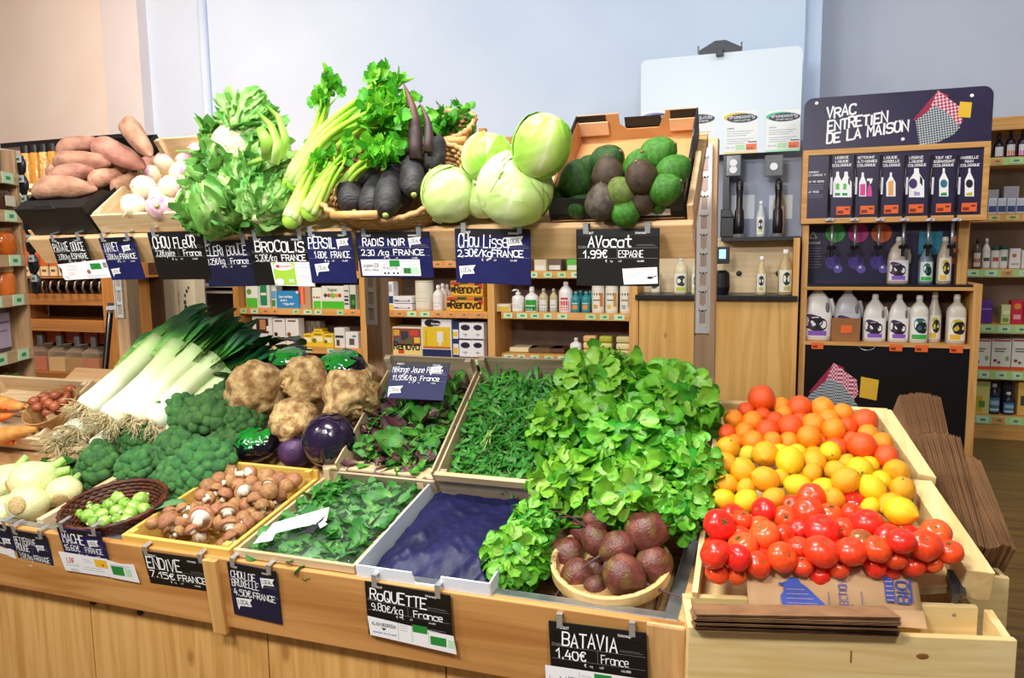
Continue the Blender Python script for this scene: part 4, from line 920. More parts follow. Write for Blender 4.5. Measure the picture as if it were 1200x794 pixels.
# ================================================================ lower counter produce
# ---- leeks
LKM=mat('leek_shaft','f4f2dc','e8ecc8',6,.35,tone=((0,'f8f5e2'),(.32,'f4f4d8'),(.55,'d6e79c'),(.75,'9cc95a'),(.9,'63a444'),(1,'3a8038')),sss=.08)
LKL=mat('leek_leaf','5c9c54','438248',7,.42,tone=((0,'aad468'),(.25,'74b850'),(.6,'469a4c'),(1,'357a62')),bump=.2,bscale=60,stretch=(6,6,.6),huev=.02)
ROOTM=mat('leek_root','e8d9ae','cbb381',30,.8)
def leek(label,p0,p1,h0,h1,seed,th,fan=.22,blue=0):
    a=FB@onF(*p0,FB,h0); b=FB@onF(*p1,FB,h1); d=b-a; L=d.length; rg=R_(seed)
    r=thing('leek',label,'leek',basis(a,d,V((0,0,1)).cross(d)),'leeks on the sloping shelf')   # local x along the leek, z up-ish
    rad_=th/2/pxm(a); m=MB(); sh=.58*L; bend=rg.uniform(-.02,.02)
    pts=[(sh*t,bend*sin(pi*t),0) for t in (0,.02,.06,.14,.3,.5,.7,.86,1)]
    m.tube(pts,[rad_*q for q in (.7,.98,1.1,1.04,1,.98,1,1.06,1.16)],14,tones=[0,0,.05,.15,.3,.45,.6,.75,.86],flat=.92)
    m.build('shaft',LKM,r,smooth=True)
    m=MB()
    for i in range(120):
        q=rg.uniform(0,2*pi); rr=rad_*.8*sqrt(rg.random()); e=V((-rg.uniform(.02,.065),cos(q)*rg.uniform(.0,.06),sin(q)*rg.uniform(-.01,.055)-.006))
        s0=V((0.002,rr*cos(q),rr*sin(q))); mid=s0+e*.5+V((0,rg.uniform(-.012,.012),rg.uniform(-.012,.012)))
        m.tube([s0,mid,s0+e+V((rg.uniform(-.01,.012),rg.uniform(-.01,.01),rg.uniform(-.01,.01)))],[.0017,.0014,.0009],3)
    m.build('root_tuft',ROOTM,r,smooth=True)
    m=MB(); nl=6
    for i in range(nl):
        f=(i/(nl-1)-.5); side=1 if i%2 else -1
        yaw=f*fan*2+rg.uniform(-.04,.04); ln=(L-sh)*rg.uniform(.8,1.1); w0=rad_*rg.uniform(1.8,2.4); lift=rg.uniform(-.06,.12); droop=rg.uniform(0,.12); tw=rg.uniform(-.7,.7)
        off=.10*L*(i%3)
        def fn(u,v,yaw=yaw,ln=ln,w0=w0,lift=lift,droop=droop,tw=tw,off=off,f=f):
            s=v*ln; u2=u*2-1; wd=w0*(1-.12*v)*(1 if v<.8 else (1-.75*((v-.8)/.2)**1.3)); fold=.55*(1-.5*v)
            x=sh*.93-off*.3+s*cos(yaw); y=f*rad_*1.2+s*sin(yaw)+u2*wd/2*cos(tw*v)
            z=(lift-.02)*s-droop*s*s/ln+abs(u2)*wd*fold*.5+u2*wd/2*sin(tw*v)+.006*sin(u2*9+v*6)*v
            return V((x,y,z))
        bl=rg.uniform(.0,.3)+blue
        m.grid(fn,6,14,tfn=lambda u,v,bl=bl:min(1,.02+.75*v+bl*v))
    m.build('leaves',LKL,r,smooth=True)
LKS=[((88,505),(212,372),.10,.10,28,.16,'leek lying leftmost with its green leaves cut short'),((100,480),(245,352),.16,.17,30,.2,'leek on top second from left'),
((128,492),(262,356),.17,.19,34,.2,'thick leek on top in the middle of the bundle'),((155,492),(286,362),.15,.19,32,.22,'leek third from right with upright dark leaves'),
((178,497),(305,372),.12,.16,30,.24,'leek second from right lying on the bundle'),((196,508),(318,392),.07,.10,28,.24,'leek at the right edge of the bundle beside the broccoli'),
((70,520),(205,396),.06,.07,26,.15,'leek at the bottom left with a big tuft of roots'),((112,528),(240,410),.05,.06,28,.15,'leek underneath with its white bulb showing between the roots'),
((148,518),(285,410),.06,.07,28,.2,'leek underneath in the middle with roots at the front'),((226,500),(330,418),.03,.03,24,.3,'dark leaved leek lowest at the right with leaves towards the celeriac'),
((205,500),(330,405),.05,.05,26,.3,'leek low at the right with long dark blue green leaves')]
for i,(a,b,h0,h1,th,fan,lab) in enumerate(LKS): leek(lab,a,b,h0,h1,100+i,th,fan,.15 if i in (3,4,5,9,10) else 0)
# ---- broccoli
BCM=mat('broccoli_floret','38703f','64a04c',3.5,.85,bump=1,bscale=42,vor=1,rand=.12,huev=.015,lo=.3,hi=.7,bdist=.004); BCS=mat('broccoli_stalk','9cc25a','7fae46',10,.5)
def broccoli(seed,nf=42):
    rg=R_(seed); m=MB(); i=0
    for k in range(nf):
        f=(k+.5)/nf; ph=math.acos(1-1.18*f); th=k*2.39996; c=V((sin(ph)*cos(th),sin(ph)*sin(th),cos(ph)*.72))*(.78+rg.uniform(-.1,.1)); rr=rg.uniform(.17,.27)
        sd=rg.uniform(0,50)
        m.ball(c,rr,22,14,fn=lambda q,d,sd=sd:q*(1+.10*mnoise.noise(d*4.5+V((sd,0,0)))+.085*(1-min(1,mnoise.voronoi(d*5.5+V((sd,sd,0)))[0][0]*1.6))))
    m.ball((0,0,.05),(.62,.62,.45),16,10)
    s=MB(); s.tube([(0,0,-.75),(0,0,-.3),(0,0,.1)],[.22,.26,.3],12)
    for k in range(9):
        a=k*.7; s.tube([(0,0,-.35),(.35*cos(a),.35*sin(a),-.08),(.6*cos(a),.6*sin(a),.12)],[.1,.09,.08],7)
    return ('broccoli','broccoli',[('crown',m.mesh('broccoli_crown',BCM)),('stalk',s.mesh('broccoli_stalk',BCS))])
BRK=[broccoli(i) for i in range(3)]
for i,(x,y,r,h,e,lab) in enumerate([(208,482,27,.09,(20,5),'broccoli at the back beside the leek leaves'),(246,487,33,.10,(25,0),'large broccoli at the back right'),(166,508,27,.08,(30,-10),'dark broccoli at the left below the leek roots'),
 (207,525,26,.09,(35,0),'broccoli in the middle of the heap'),(240,545,33,.08,(35,10),'pale green broccoli in the front middle'),(118,545,29,.06,(50,-20),'bright green broccoli at the left front above the brown basket'),
 (162,548,25,.055,(50,-5),'broccoli in front between the bright left one and the largest'),(213,563,32,.06,(45,10),'largest broccoli at the front edge beside the mushrooms'),(287,492,23,.08,(20,30),'broccoli at the right beside the celeriac'),(261,462,18,.06,(10,0),'small broccoli at the back under the leek leaves'),(270,520,26,.05,(40,20),'broccoli low at the right above the dark plastic pack')]):
    w=FB@onF(x,y,FB,h); rr=r/pxm(w)*1.10
    place(BRK[i%3],T(w)@RZ(i*77%360*0)@RX(e[0])@RY(e[1])@RZ(i*77)@S(rr),lab,'broccoli heap')
# dark leaves and cut stalks under the broccoli
LVD=mat('dark_leaf','2a6a28','1d4f20',14,.45,tone=((0,'6aa83e'),(.5,'2f7a2a'),(1,'1c5222')),translucent=.2)
# ---- generic wavy leaf
def wavy_leaf(mb,M,L,w,bend,ruf,seed,mi=0,nu=6,nv=8,fan=.5,cup=.2,tn=(.1,.9),lob=0):
    def fn(u,v):
        u2=u*2-1; wd=w*(.16+.84*min(1,max(0,(v-.05))/.6)**fan*1.0)*(1 if v<.72 else sqrt(max(.0,1-((v-.72)/.30)**2)))
        if lob: wd*=1+lob*sin(v*17+seed)*(.4+.6*v)
        a=bend*v; x=L*(sin(a)/bend if abs(bend)>1e-3 else v); z=L*((1-cos(a))/bend if abs(bend)>1e-3 else 0)
        e=abs(u2); n=mnoise.noise(V((u2*2.2+seed*1.7,v*3.4,seed*.37)))*ruf*L*(.25+e*.75)*(.3+v)*1.6
        k=sin(u2*6.5+v*5+seed)*ruf*L*.30*e*v
        return V((x-n*.2,u2*wd/2,-z+cup*wd*e*e*.5+n+k))
    mb.grid(fn,nu,nv,mi,M,tfn=lambda u,v:tn[0]+(tn[1]-tn[0])*min(1,(.35*abs(u*2-1)+.75*v)))
m=MB(); rg=R_(9)
for px,py in ((60,548),(78,545),(92,540),(70,556),(104,532),(85,552),(50,545),(115,560),(96,555)):
    w=FB@onF(px,py,FB,.025)
    for k in range(3): wavy_leaf(m,T(w)@RZ(rg.uniform(-180,180))@RY(rg.uniform(-40,10)),rg.uniform(.06,.1),.05,rg.uniform(.2,1.1),.06,rg.randint(0,99))
tag(m.build('loose_leaves',LVD,smooth=True),'loose dark green leaves below the leek roots','leaves',None,'stuff')
m=MB(); rg=R_(19)
for px,py in ((262,425),(285,418),(300,412),(270,440),(312,420),(330,440),(290,432),(255,450),(318,405)):
    w=FB@onF(px,py,FB,.05)
    for k in range(3): wavy_leaf(m,T(w)@RZ(rg.uniform(-60,160))@RY(rg.uniform(-50,0)),rg.uniform(.12,.2),.09,rg.uniform(.2,1.0),.05,rg.randint(0,99),tn=(.5,1))
tag(m.build('dark_leaves',LVD,smooth=True),'large dark green leaves behind the celeriac beside the leeks','leaves',None,'stuff')
# ---- celeriac
CLM=mat('celeriac_skin','dcbc80','8a6034',2.6,.8,bump=1,bscale=6,rand=.06,lo=.34,hi=.64,bdist=.006)
def celeriac(seed):
    rg=R_(seed); m=MB(); kn=[V((rg.gauss(0,1),rg.gauss(0,1),rg.gauss(0,1)-.4)).normalized() for _ in range(46)]
    pit=[V((rg.gauss(0,1),rg.gauss(0,1),rg.gauss(0,1))).normalized() for _ in range(26)]
    def fn(q,d):
        n=1+nz(d,1.4,seed)*.06+nz(d,6,seed)*.05
        for k in kn:
            c=d.dot(k)
            if c>.955: n+=.11*(c-.955)/.045*(1 if k.z<.3 else .35)
        for k in pit:
            c=d.dot(k)
            if c>.985: n-=.05*(c-.985)/.015
        return V((q.x*n,q.y*n,q.z*n*.94))
    m.ball((0,0,0),1,48,32,fn=fn)
    b=MB()
    for i in range(16):
        a=rg.uniform(0,2*pi); t=rg.uniform(.1,.8); p=V((t*cos(a),t*sin(a),-sqrt(max(0,1-t*t))*.9)); e=V((rg.uniform(-.3,.3),rg.uniform(-.3,.3),-.1))
        b.tube([p*.9,p+e*.5,p+e],[.09,.07,.03],7)
    return ('celeriac','celeriac',[('root',m.mesh('celeriac_root',CLM)),('root_knobs',b.mesh('celeriac_knobs',CLM))])
CLK=[celeriac(i) for i in (3,14,25,36)]
for i,(x,y,r,h,e,lab) in enumerate([(302,455,34,.12,(-20,10,0),'smooth tan celeriac at the left beside the leek leaves'),(361,445,29,.13,(-60,15,40),'brown celeriac at the back middle with its knobbly root end facing out'),
 (410,463,31,.12,(-65,-15,10),'knobbly celeriac at the right beside the post'),(345,492,28,.10,(15,10,200),'pale yellow celeriac in front below the others')]):
    w=FB@onF(x,y,FB,h); place(CLK[i],T(w)@RX(e[0])@RY(e[1])@RZ(e[2])@S(r/pxm(w)),lab,'celeriac heap')
w=FB@onF(408,448,FB,.10); place(CLK[1],T(w+V((.0,.03,.0)))@RX(20)@S(27/pxm(w)),'celeriac half hidden behind the knobbly one by the post','celeriac heap')
# ---- red cabbages
RCM=mat('red_cabbage_leaf','2a1636','1a0e28',2,.2,tone=((0,'5a3a68'),(.3,'2c1838'),(1,'1c1029')),coat=.6); RCD=mat('red_cabbage_dull','4d2c55','3a2044',8,.5,tone=((0,'7d5a86'),(.4,'52305c'),(1,'3a1f46')))
def rcab(seed,mt):
    rg=R_(seed); m=MB(); m.ball((0,0,0),(.97,.97,.95),24,16,tfn=lambda d:.6)
    for i in range(6): shell_leaf(m,.965+.006*i,i*2.2,.06,rg.uniform(2.5,2.95),1.2,.008,.006,.006,seed*7+i,nu=20,nv=22,tn=(.25,1))
    s=MB(); s.tube([(0,0,-1.05),(0,0,-.9)],[.2,.22],12)
    return ('red_cabbage','cabbage',[('head',m.mesh('red_cabbage_head',mt)),('cut_stem',s.mesh('red_cabbage_stem',mat('cut_stalk','dfe8b4',rough=.6)))])
w=FB@onF(386,515,FB,.085); place(rcab(1,RCM),T(w)@RX(35)@RY(15)@S(32.5/pxm(w)),'glossy dark purple round cabbage in front of the celeriac')
w=FB@onF(346,528,FB,.045); place(rcab(4,RCD),T(w)@RX(50)@S(20/pxm(w)),'small dull purple cabbage left of the glossy dark one')
# ---- dark plastic packs with green film
PKM=mat('dark_plastic','17101a','0f0b12',8,.12,bump=.5,bscale=18,coat=.5,bdist=.006); PKG=mat('green_film','178a2c','0f6420',12,.2,bump=.6,bscale=30,coat=.4,bdist=.005)
def pack(label,x,y,rx,ry,h,yaw,seed):
    w=FB@onF(x,y,FB,h); s=1/pxm(w); r=thing('vegetable_pack',label,'vegetable pack',T(w)@RX(33)@RZ(yaw),'dark plastic vegetable packs')
    ax,ay,az=rx*s,rx*s*.75,ry*s
    m=MB(); m.ball((0,0,0),(ax,ay,az),24,16,fn=lambda q,d:q*(1+nz(d,2.2,seed)*.14+nz(d,6,seed)*.04)); m.build('dark_pouch',PKM,r,smooth=True)
    m=MB()
    def fn(u,v):
        a=u*2*pi; t=v*1.0; n=nz((cos(a)*2,sin(a)*2,t*3),1.5,seed)
        rr=t*(1.0+.16*n); return V((ax*.74*rr*cos(a),ay*.82*rr*sin(a),az*(1.10-.42*t*t)+n*.010*t))
    m.grid(fn,30,8); m.build('green_film_top',PKG,r,smooth=True)
pack('dark plastic pack with green film between broccoli and mushrooms',300,521,29,17,.05,10,3)
pack('dark plastic pack with green film behind the smooth celeriac',339,424,27,14,.13,0,8)
pack('dark plastic pack with green film at the back beside the post',402,430,30,17,.13,0,13)
# ---- mixed leaves and rocket
MXM=mat('mixed_leaf','357a28','24601c',30,.5,tone=((0,'c8dc86'),(.3,'66b03e'),(.7,'378a2a'),(1,'1f641e')),translucent=.25); MXP=mat('red_leaf','4a2432','35182a',30,.45,tone=((0,'a9b26a'),(.35,'6a3a3c'),(.7,'45202f'),(1,'2e1524')),translucent=.15)
m=MB(); rg=R_(55)
for i in range(800):
    lx=rg.uniform(-1.185,-.945); ly=rg.uniform(.03,.37); hh=.035+.045*ly/.4+rg.uniform(-.01,.02)+.010*sin(lx*30)
    if lx<-.98 and ly>.25: hh-=.03
    red=rg.random()<.3; L=rg.uniform(.035,.07) if rg.random()<.75 or ly<.1 or ly>.3 or lx>-.98 or lx<-1.14 else rg.uniform(.07,.095)
    wavy_leaf(m,FB@T((lx,ly,hh))@RZ(rg.uniform(-180,180))@RY(rg.uniform(-45,22))@RX(rg.uniform(-45,45)),L,L*rg.uniform(.4,.65),rg.uniform(-.6,1.4),.09,rg.randint(0,999),1 if red else 0,4,6,tn=(.0,rg.uniform(.5,1)),lob=rg.choice((0,.12,.25)))
for i in range(26):
    lx=rg.uniform(-1.2,-.93); ly=rg.uniform(.0,.37); p=V((lx,ly,.085+.05*ly/.4)); e=V((rg.uniform(-.03,.03),rg.uniform(-.04,.04),rg.uniform(-.004,.02)))
    m.tube([FB@p,FB@(p+e*.5+V((0,0,.004))),FB@(p+e)],[.0018,.0016,.0012],5,0,tones=[0,.1,.2])
tag(m.build('mixed_salad_leaves',[MXM,MXP],smooth=True),'mixed green and dark red young salad leaves filling a tilted crate','salad leaves',None,'stuff')
RKM=mat('rocket_leaf','2a7a26','1c5e1e',34,.5,tone=((0,'b4d478'),(.25,'5cac3c'),(.7,'34902c'),(1,'247024')),translucent=.25)
m=MB(); rg=R_(66)
for i in range(1500):
    lx=rg.uniform(-.865,-.605); ly=rg.uniform(.02,.39); hh=.045+.045*ly/.4+rg.uniform(-.012,.02)
    L=rg.uniform(.03,.065); M_=FB@T((lx,ly,hh))@RZ(rg.uniform(-180,180))@RY(rg.uniform(-35,18))@RX(rg.uniform(-50,50))
    wavy_leaf(m,M_,L,L*rg.uniform(.16,.30),rg.uniform(-.5,1.3),.05,rg.randint(0,999),0,2,8,tn=(.1,rg.uniform(.5,1)),lob=.45)
    if i%3==0: m.tube([M_@V((0,0,0)),M_@V((-.02,.004,.002)),M_@V((-.045,.006,.0))],[.0013,.0012,.001],4,tones=[.2,.1,.05])
for i in range(5):
    p=V((rg.uniform(-.80,-.76),rg.uniform(.12,.2),.10)); e=V((rg.uniform(-.02,.02),-.05,0)); m.tube([FB@p,FB@(p+e)],[.0025,.002],5,tones=[0,0])
tag(m.build('rocket_leaves',RKM,smooth=True),'dark green rocket leaves filling the tilted crate left of the lettuces','rocket',None,'stuff')
# ---- bagged salad in the front crate
m=MB(); rg=R_(71)
for i in range(1300):
    lx=rg.uniform(-1.25,-.97); ly=rg.uniform(.02,.39); hh=rg.uniform(.03,.088)+.02*ly/.4; L=rg.uniform(.03,.06)
    wavy_leaf(m,FA@T((lx,ly,hh))@RZ(rg.uniform(-180,180))@RY(rg.uniform(-40,20))@RX(rg.uniform(-40,40)),L,L*rg.uniform(.5,.8),rg.uniform(-.4,1.2),.08,rg.randint(0,999),0,4,5,tn=(.05,rg.uniform(.4,1)))
tag(m.build('bagged_leaves',mat('lamb_leaf','3b8a34','2a6d28',26,.5,tone=((0,'b9d68a'),(.3,'58a53c'),(.7,'35823a'),(1,'22642c')),translucent=.25),smooth=True),'green salad leaves inside the clear bags','salad leaves',None,'stuff')
FILM=mat('clear_film','d4e4d4',rough=.08,bump=.6,bscale=14,alpha=.045,spec=1,bdist=.006,coat=1)
def bag(label,x0,x1,y0,y1,hh,seed,card_):
    r=thing('salad_bag',label,'salad bag',FA@T(((x0+x1)/2,(y0+y1)/2,0)),'clear salad bags'); w=x1-x0; d=y1-y0
    def fn(u,v):
        e=min(u,1-u,v,1-v); x=(u-.5)*w; y=(v-.5)*d
        n=mnoise.noise(V((x*16+seed,y*12,seed)))*.014+abs(mnoise.noise(V((x*9+y*14,y*7,seed+4))))*.018
        return V((x,y,hh*min(1,e*6)**.6*.25+hh*.75+n*min(1,e*5)+.04*(v-.5)*0))
    m=MB(); m.grid(fn,30,34); m.build('clear_film',FILM,r,smooth=True)
    if card_:
        m=MB(); a=V((card_[0]-(x0+x1)/2,card_[1]-(y0+y1)/2,hh+.022)); Mr=T(a)@RZ(card_[2])@RX(6)
        m.M=Mr; m.add([(-.09,-.02,0),(.07,-.024,.004),(.085,.024,.012),(-.06,.022,.004)],[(0,1,2,3)],0)
        m.add([(-.115,-.04,-.002),(-.07,-.045,-.002),(-.055,-.01,.001),(-.09,-.005,.001)],[(0,1,2,3)],0)
        m.build('white_label',[PAPER],r,solid=.0008)
        m=MB(); m.M=Mr; m.add([(-.01,-.045,0),(.035,-.03,.002),(.075,.0,.008),(.05,-.035,.002),(.03,-.06,0)],[(0,1,2,3,4)],0); text(m,'mache',.012,-.03,.008,.0018,1,z=.0062); m.add([(.05,-.05,.003),(.07,-.04,.004),(.062,-.02,.005),(.048,-.03,.004)],[(0,1,2,3)],2)
        m.build('dark_label',[mat('label_black','1b1c22'),CHALK,PAPER],r,solid=.0008)
bag('clear bag of green leaves with a white and black label on it',-1.272,-1.06,.0,.27,.105,3,(-1.16,.10,40))
bag('clear bag of green leaves at the back right of the crate',-1.17,-.95,.16,.40,.12,9,None)
bag('clear bag of pale green leaves at the front right of the crate',-1.13,-.945,.0,.19,.10,15,None)
# ---- lettuces
LTM=mat('lettuce_leaf','5fb52a','3f971f',4,.42,tone=((0,'c4dc7c'),(.22,'86c436'),(.55,'48a424'),(.8,'2b861a'),(1,'186214')),translucent=.16,huev=.012,bump=.35,bscale=9)
def lettuce(seed,n=62):
    rg=R_(seed); m=MB()
    for i in range(n*3):
        f=(i+.5)/(n*3); ph=math.acos(1-1.25*f); th=i*2.39996+rg.uniform(-.4,.4)
        d=V((sin(ph)*cos(th),sin(ph)*sin(th),cos(ph)*.85)); dn=V((cos(ph)*cos(th),cos(ph)*sin(th),-sin(ph)))
        ld=(d*rg.uniform(.35,.8)+dn*rg.uniform(.25,.75)+V((rg.uniform(-.5,.5),rg.uniform(-.5,.5),rg.uniform(-.2,.5)))).normalized()
        L=rg.uniform(.25,.42); sd_=ld.cross(d+V((rg.uniform(-.4,.4),rg.uniform(-.4,.4),rg.uniform(-.4,.4))))
        M_=basis(d*rg.uniform(.46,.66),ld,-sd_)
        wavy_leaf(m,M_,L,L*rg.uniform(.75,1.05),rg.uniform(.1,.9),.085,seed*100+i,0,7,7,fan=.7,cup=.22,tn=(.06+.1*f,.30+.45*f+rg.uniform(-.16,.16)),lob=.12)
    m.ball((0,0,-.05),(.62,.62,.56),14,10,tfn=lambda d:.7)
    for i in range(0):
        f=i/n; th=i*2.39996+rg.uniform(-.2,.2); el=rad(84-78*f**.8+rg.uniform(-9,9)); L=(.50+.62*f)*rg.uniform(.88,1.1)
        M_=T((0,0,-.35+.12*(1-f)))@Matrix.Rotation(th,4,'Z')@Matrix.Rotation(-el,4,'Y')@RX(rg.uniform(-14,14))
        wavy_leaf(m,M_,L,L*rg.uniform(.62,.85),rg.uniform(.35,.95)+.35*f,.10,seed*100+i,0,9,9,fan=.8,cup=.28,tn=(.02+.1*f,.34+.5*f+rg.uniform(-.14,.14)),lob=.10)
    s=MB(); s.tube([(0,0,-.48),(0,0,-.3)],[.12,.14],10)
    return ('lettuce','lettuce',[('leaves',m.mesh('lettuce_leaves',LTM)),('cut_stem',s.mesh('lettuce_stem',mat('cut_stalk','dfe8b4',rough=.6)))])
LTK=[lettuce(i) for i in (2,5,8)]
for i,(x,y,r,Y,e,lab) in enumerate([(706,452,62,2.16,(30,-12),'topmost lettuce of the heap standing in front of the back shelf'),(662,500,56,2.02,(30,-25),'lettuce at the left of the heap beside the rocket crate'),
 (788,474,66,2.08,(28,22),'lettuce at the right top of the heap in front of the white rail post'),(735,520,64,1.92,(40,0),'lettuce in the middle of the heap with pale leaf tips'),(805,548,52,1.86,(40,22),'lettuce at the right of the heap beside the oranges'),
 (668,572,60,1.82,(45,-12),'lettuce in the lower left of the heap beside the navy paper'),(742,582,62,1.77,(48,3),'lettuce low in the middle of the heap behind the beetroot tub'),(800,596,44,1.76,(45,25),'small lettuce at the lower right beside the tomatoes'),
 (604,654,50,1.63,(42,-8),'lettuce at the front corner left of the beetroot tub'),(624,612,36,1.72,(45,-8),'lettuce just behind the front corner one'),(740,480,44,2.22,(10,5),'lettuce half hidden at the back of the heap')]):
    w=atY(x,y,Y); rr=r/pxm(w)
    place(LTK[i%3],T(w)@RX(e[0])@RY(e[1])@RZ(i*67)@S(rr*1.0),lab,'lettuces heaped at the right end of the counter')
# ---- beetroot tub
TUBW=wood('tub_wood','d8b07a','b98a52','z',.6,1.6,knots=False); TUBR=wood('tub_rim','e6c486','d2a866','x',.5,1,knots=False)
TBR=frame(atY(715,655,1.672),0)@RX(14); TB=TBR@T((0,0,-.156)); tub=thing('wooden_tub','round wooden chip basket full of beetroots at the front right corner of the counter','tub',TB)
m=MB(); N=26
for i in range(N):
    a0=2*pi*i/N; a1=2*pi*(i+.93)/N
    for (ra,rb,z0,z1) in ((.108,.132,0,.155),):
        vs=[(r_*cos(a),r_*sin(a),z) for z,r_ in ((z0,ra),(z1,rb)) for a in (a0,a1)]+[((r_-.004)*cos(a),(r_-.004)*sin(a),z) for z,r_ in ((z0,ra),(z1,rb)) for a in (a0,a1)]
        m.add(vs,[(0,1,3,2),(4,6,7,5),(0,2,6,4),(1,5,7,3),(2,3,7,6),(0,4,5,1)])
m.build('staves',TUBW,tub)
m=MB(); m.lathe([(.131,.128),(.1395,.128),(.1405,.156),(.132,.157),(.131,.128)],48); m.build('rim_hoop',TUBR,tub,smooth=False,bevel=.001)
m=MB(); m.lathe([(.0,.004),(.105,.004)],30); m.build('bottom',TUBW,tub)
BEM=mat('beetroot_skin','5a3430','3a2418',2.2,.4,bump=.6,bscale=8,rand=.25,lo=.3,hi=.7,bdist=.004,tone=((0,'965c46'),(.4,'6c3230'),(.7,'74562c'),(1,'866e3a'))); BER=mat('beet_root','5d3d3a','3d2a28',20,.7)
def beet(seed):
    m=MB(); 
    def fn(q,d):
        n=1+nz(d,1.5,seed)*.09+nz(d,7,seed)*.02; z=q.z
        if d.z<-.55: z*=1+(-.55-d.z)*.75
        return V((q.x*n,q.y*n,z*n*.95))
    m.ball((0,0,0),1,24,18,fn=fn,tfn=lambda d:min(1,max(0,.4+nz(d,1.8,seed+5)*.6+(.35 if d.z>.7 else 0))))
    rg=R_(seed); b=MB(); L=rg.uniform(1.2,2.4); ax,ay=rg.uniform(-.7,.7),rg.uniform(-.7,.7)
    b.tube([(0,0,-1.05),(ax*.1,ay*.1,-1.4),(ax*.5,ay*.5,-1.2-L*.45),(ax*1.1,ay*1.1,-1.2-L*.8),(ax*1.6,ay*1.7,-1.1-L)],[.2,.1,.06,.04,.02],6)
    c=MB(); c.tube([(0,0,.86),(0,0,1.02)],[.3,.22],10)
    return ('beetroot','beetroot',[('root',m.mesh('beet_root_body',BEM)),('taproot',b.mesh('beet_taproot',BER)),('crown',c.mesh('beet_crown',BER))])
BEK=[beet(i) for i in range(5)]
def towards(c,x,y):   # direction at c that reads as (x right, y down) in the photo, kept level
    return (V((cos(YAW),sin(YAW),0))*x+V((0,0,-1))*y*.6+V((0,-1,0))*max(0,y)*.5).normalized()
for i,(x,y,r,z,dx,dy,lab) in enumerate([(704,610,15,.05,-1,-.35,'small beetroot on top at the back with its root over the lettuce'),(756,622,22.5,.055,1,-.45,'largest beetroot on top at the back right'),
 (699,634,16,.03,-.4,-1,'pale brown beetroot at the back middle'),(726,641,18.5,.03,-1,.6,'reddish beetroot in the middle of the tub'),(766,660,20,.0,.2,.9,'round beetroot at the right with its crown facing out'),
 (729,672,21,.012,1,.55,'beetroot at the front middle with a long root over the rim'),(666,650,18,-.03,-1,-.2,'beetroot at the left rim of the tub'),(678,673,18,-.03,-.6,.6,'beetroot at the front left of the tub'),
 (698,668,14,-.03,0,1,'small rough beetroot between the two front ones'),(697,688,13,-.035,.5,.5,'beetroot low at the front rim'),(738,620,10,.01,0,-1,'little beetroot peeping between the two top ones'),(684,624,14,-.005,-.5,-.6,'dark beetroot at the back left behind the rim')]):
    w=TBR@onF(x,y,TBR,z); rr=r/pxm(w)
    dr=towards(w,dx,dy); xx=dr.cross(V((.3,.8,.5))).normalized()
    M_=Matrix((( xx.x,0,0,0),(xx.y,0,0,0),(xx.z,0,0,0),(0,0,0,1))); zz=-dr; yy=zz.cross(xx)
    M_=Matrix(((xx.x,yy.x,zz.x,w.x),(xx.y,yy.y,zz.y,w.y),(xx.z,yy.z,zz.z,w.z),(0,0,0,1)))
    place(BEK[i%5],M_@S(rr*1.12),lab,'beetroots in the wooden tub')
# long thin roots that reach past the rim
# ---- mushrooms
MCM=mat('mushroom_cap','bd875a','8e5f38',2.5,.55,rand=.16,huev=.012,bump=.3,bscale=50,lo=.3,hi=.7); MSM=mat('mushroom_stem','f2e6d2','ddc8a8',20,.7,rand=.05)
def mush(seed,op):
    rg=R_(seed); m=MB()
    m.lathe([(0,.86),(.3,.83),(.6,.70),(.85,.44),(.98,.10),(1.0,-.08),(.93,-.22),(.80,-.22),(.5,-.08),(.30,-.05)],18,fn=lambda p,a,t:p*(1+.05*mnoise.noise(V((cos(a)*1.5,sin(a)*1.5,seed+t*2)))))
    s=MB(); s.lathe([(.34,0),(.30,-.3),(.30,-.6),(.38,-.85),(.36,-.95),(0,-.95)] if op else [(.36,0),(.36,-.2),(.42,-.45),(.40,-.55),(0,-.55)],12,fn=lambda p,a,t:p+V((.12*t*t,0,0)))
    s.lathe([(.30,-.06),(.82,-.2)],18) 
    return ('mushroom','mushroom',[('cap',m.mesh('mushroom_cap',MCM)),('stem',s.mesh('mushroom_stem',MSM))])
MK=[mush(1,1),mush(2,0),mush(3,1)]
rg=R_(12); MP=[]; MR=[]
for x,y,r in [(196,611,13),(212,596,8),(217,610,9),(245,585,8),(267,597,12),(234,606,15),(258,612,9),(282,616,12),(275,592,9),(246,570,10),(287,576,11),(270,563,9),(303,572,9),(326,577,10),(336,586,11),(308,599,13),(304,587,10),(355,565,10),(349,579,10),(331,562,10),(310,560,12),(298,563,8),(288,554,9),(274,556,11),(268,552,8),(261,560,9),(252,572,8),(308,612,10),(318,609,9),(297,624,9),(275,628,9),(225,621,8),(252,600,9),(263,580,9),(290,592,10),(318,600,9),(343,570,9),(328,600,7),(242,594,8),(228,596,8),(200,598,8),(184,612,8),(210,622,7),(290,608,9),(322,590,8),(280,568,9),(254,590,8),(236,580,8),(340,596,7),(313,582,8)]:
    q=onF(x,y,FA,.095+.02*(y<590)); MP.append(q); MR.append(r/pxm(FA@q)*.98)
for k in range(34): MP.append(V((rg.uniform(-1.62,-1.33),rg.uniform(.02,.38),rg.uniform(.03,.05)))); MR.append(rg.uniform(.018,.024))
MP2=relax(MP,[r*.88 for r in MR],.0,60,.12,(-1.635,-1.32,.012,.395))
ml=rowlabels([(x,y) for x,y in [( (FA@p).x,-(FA@p).y) for p in MP2]],6,'brown mushroom in the {row} row of the yellow crate, {nth}')
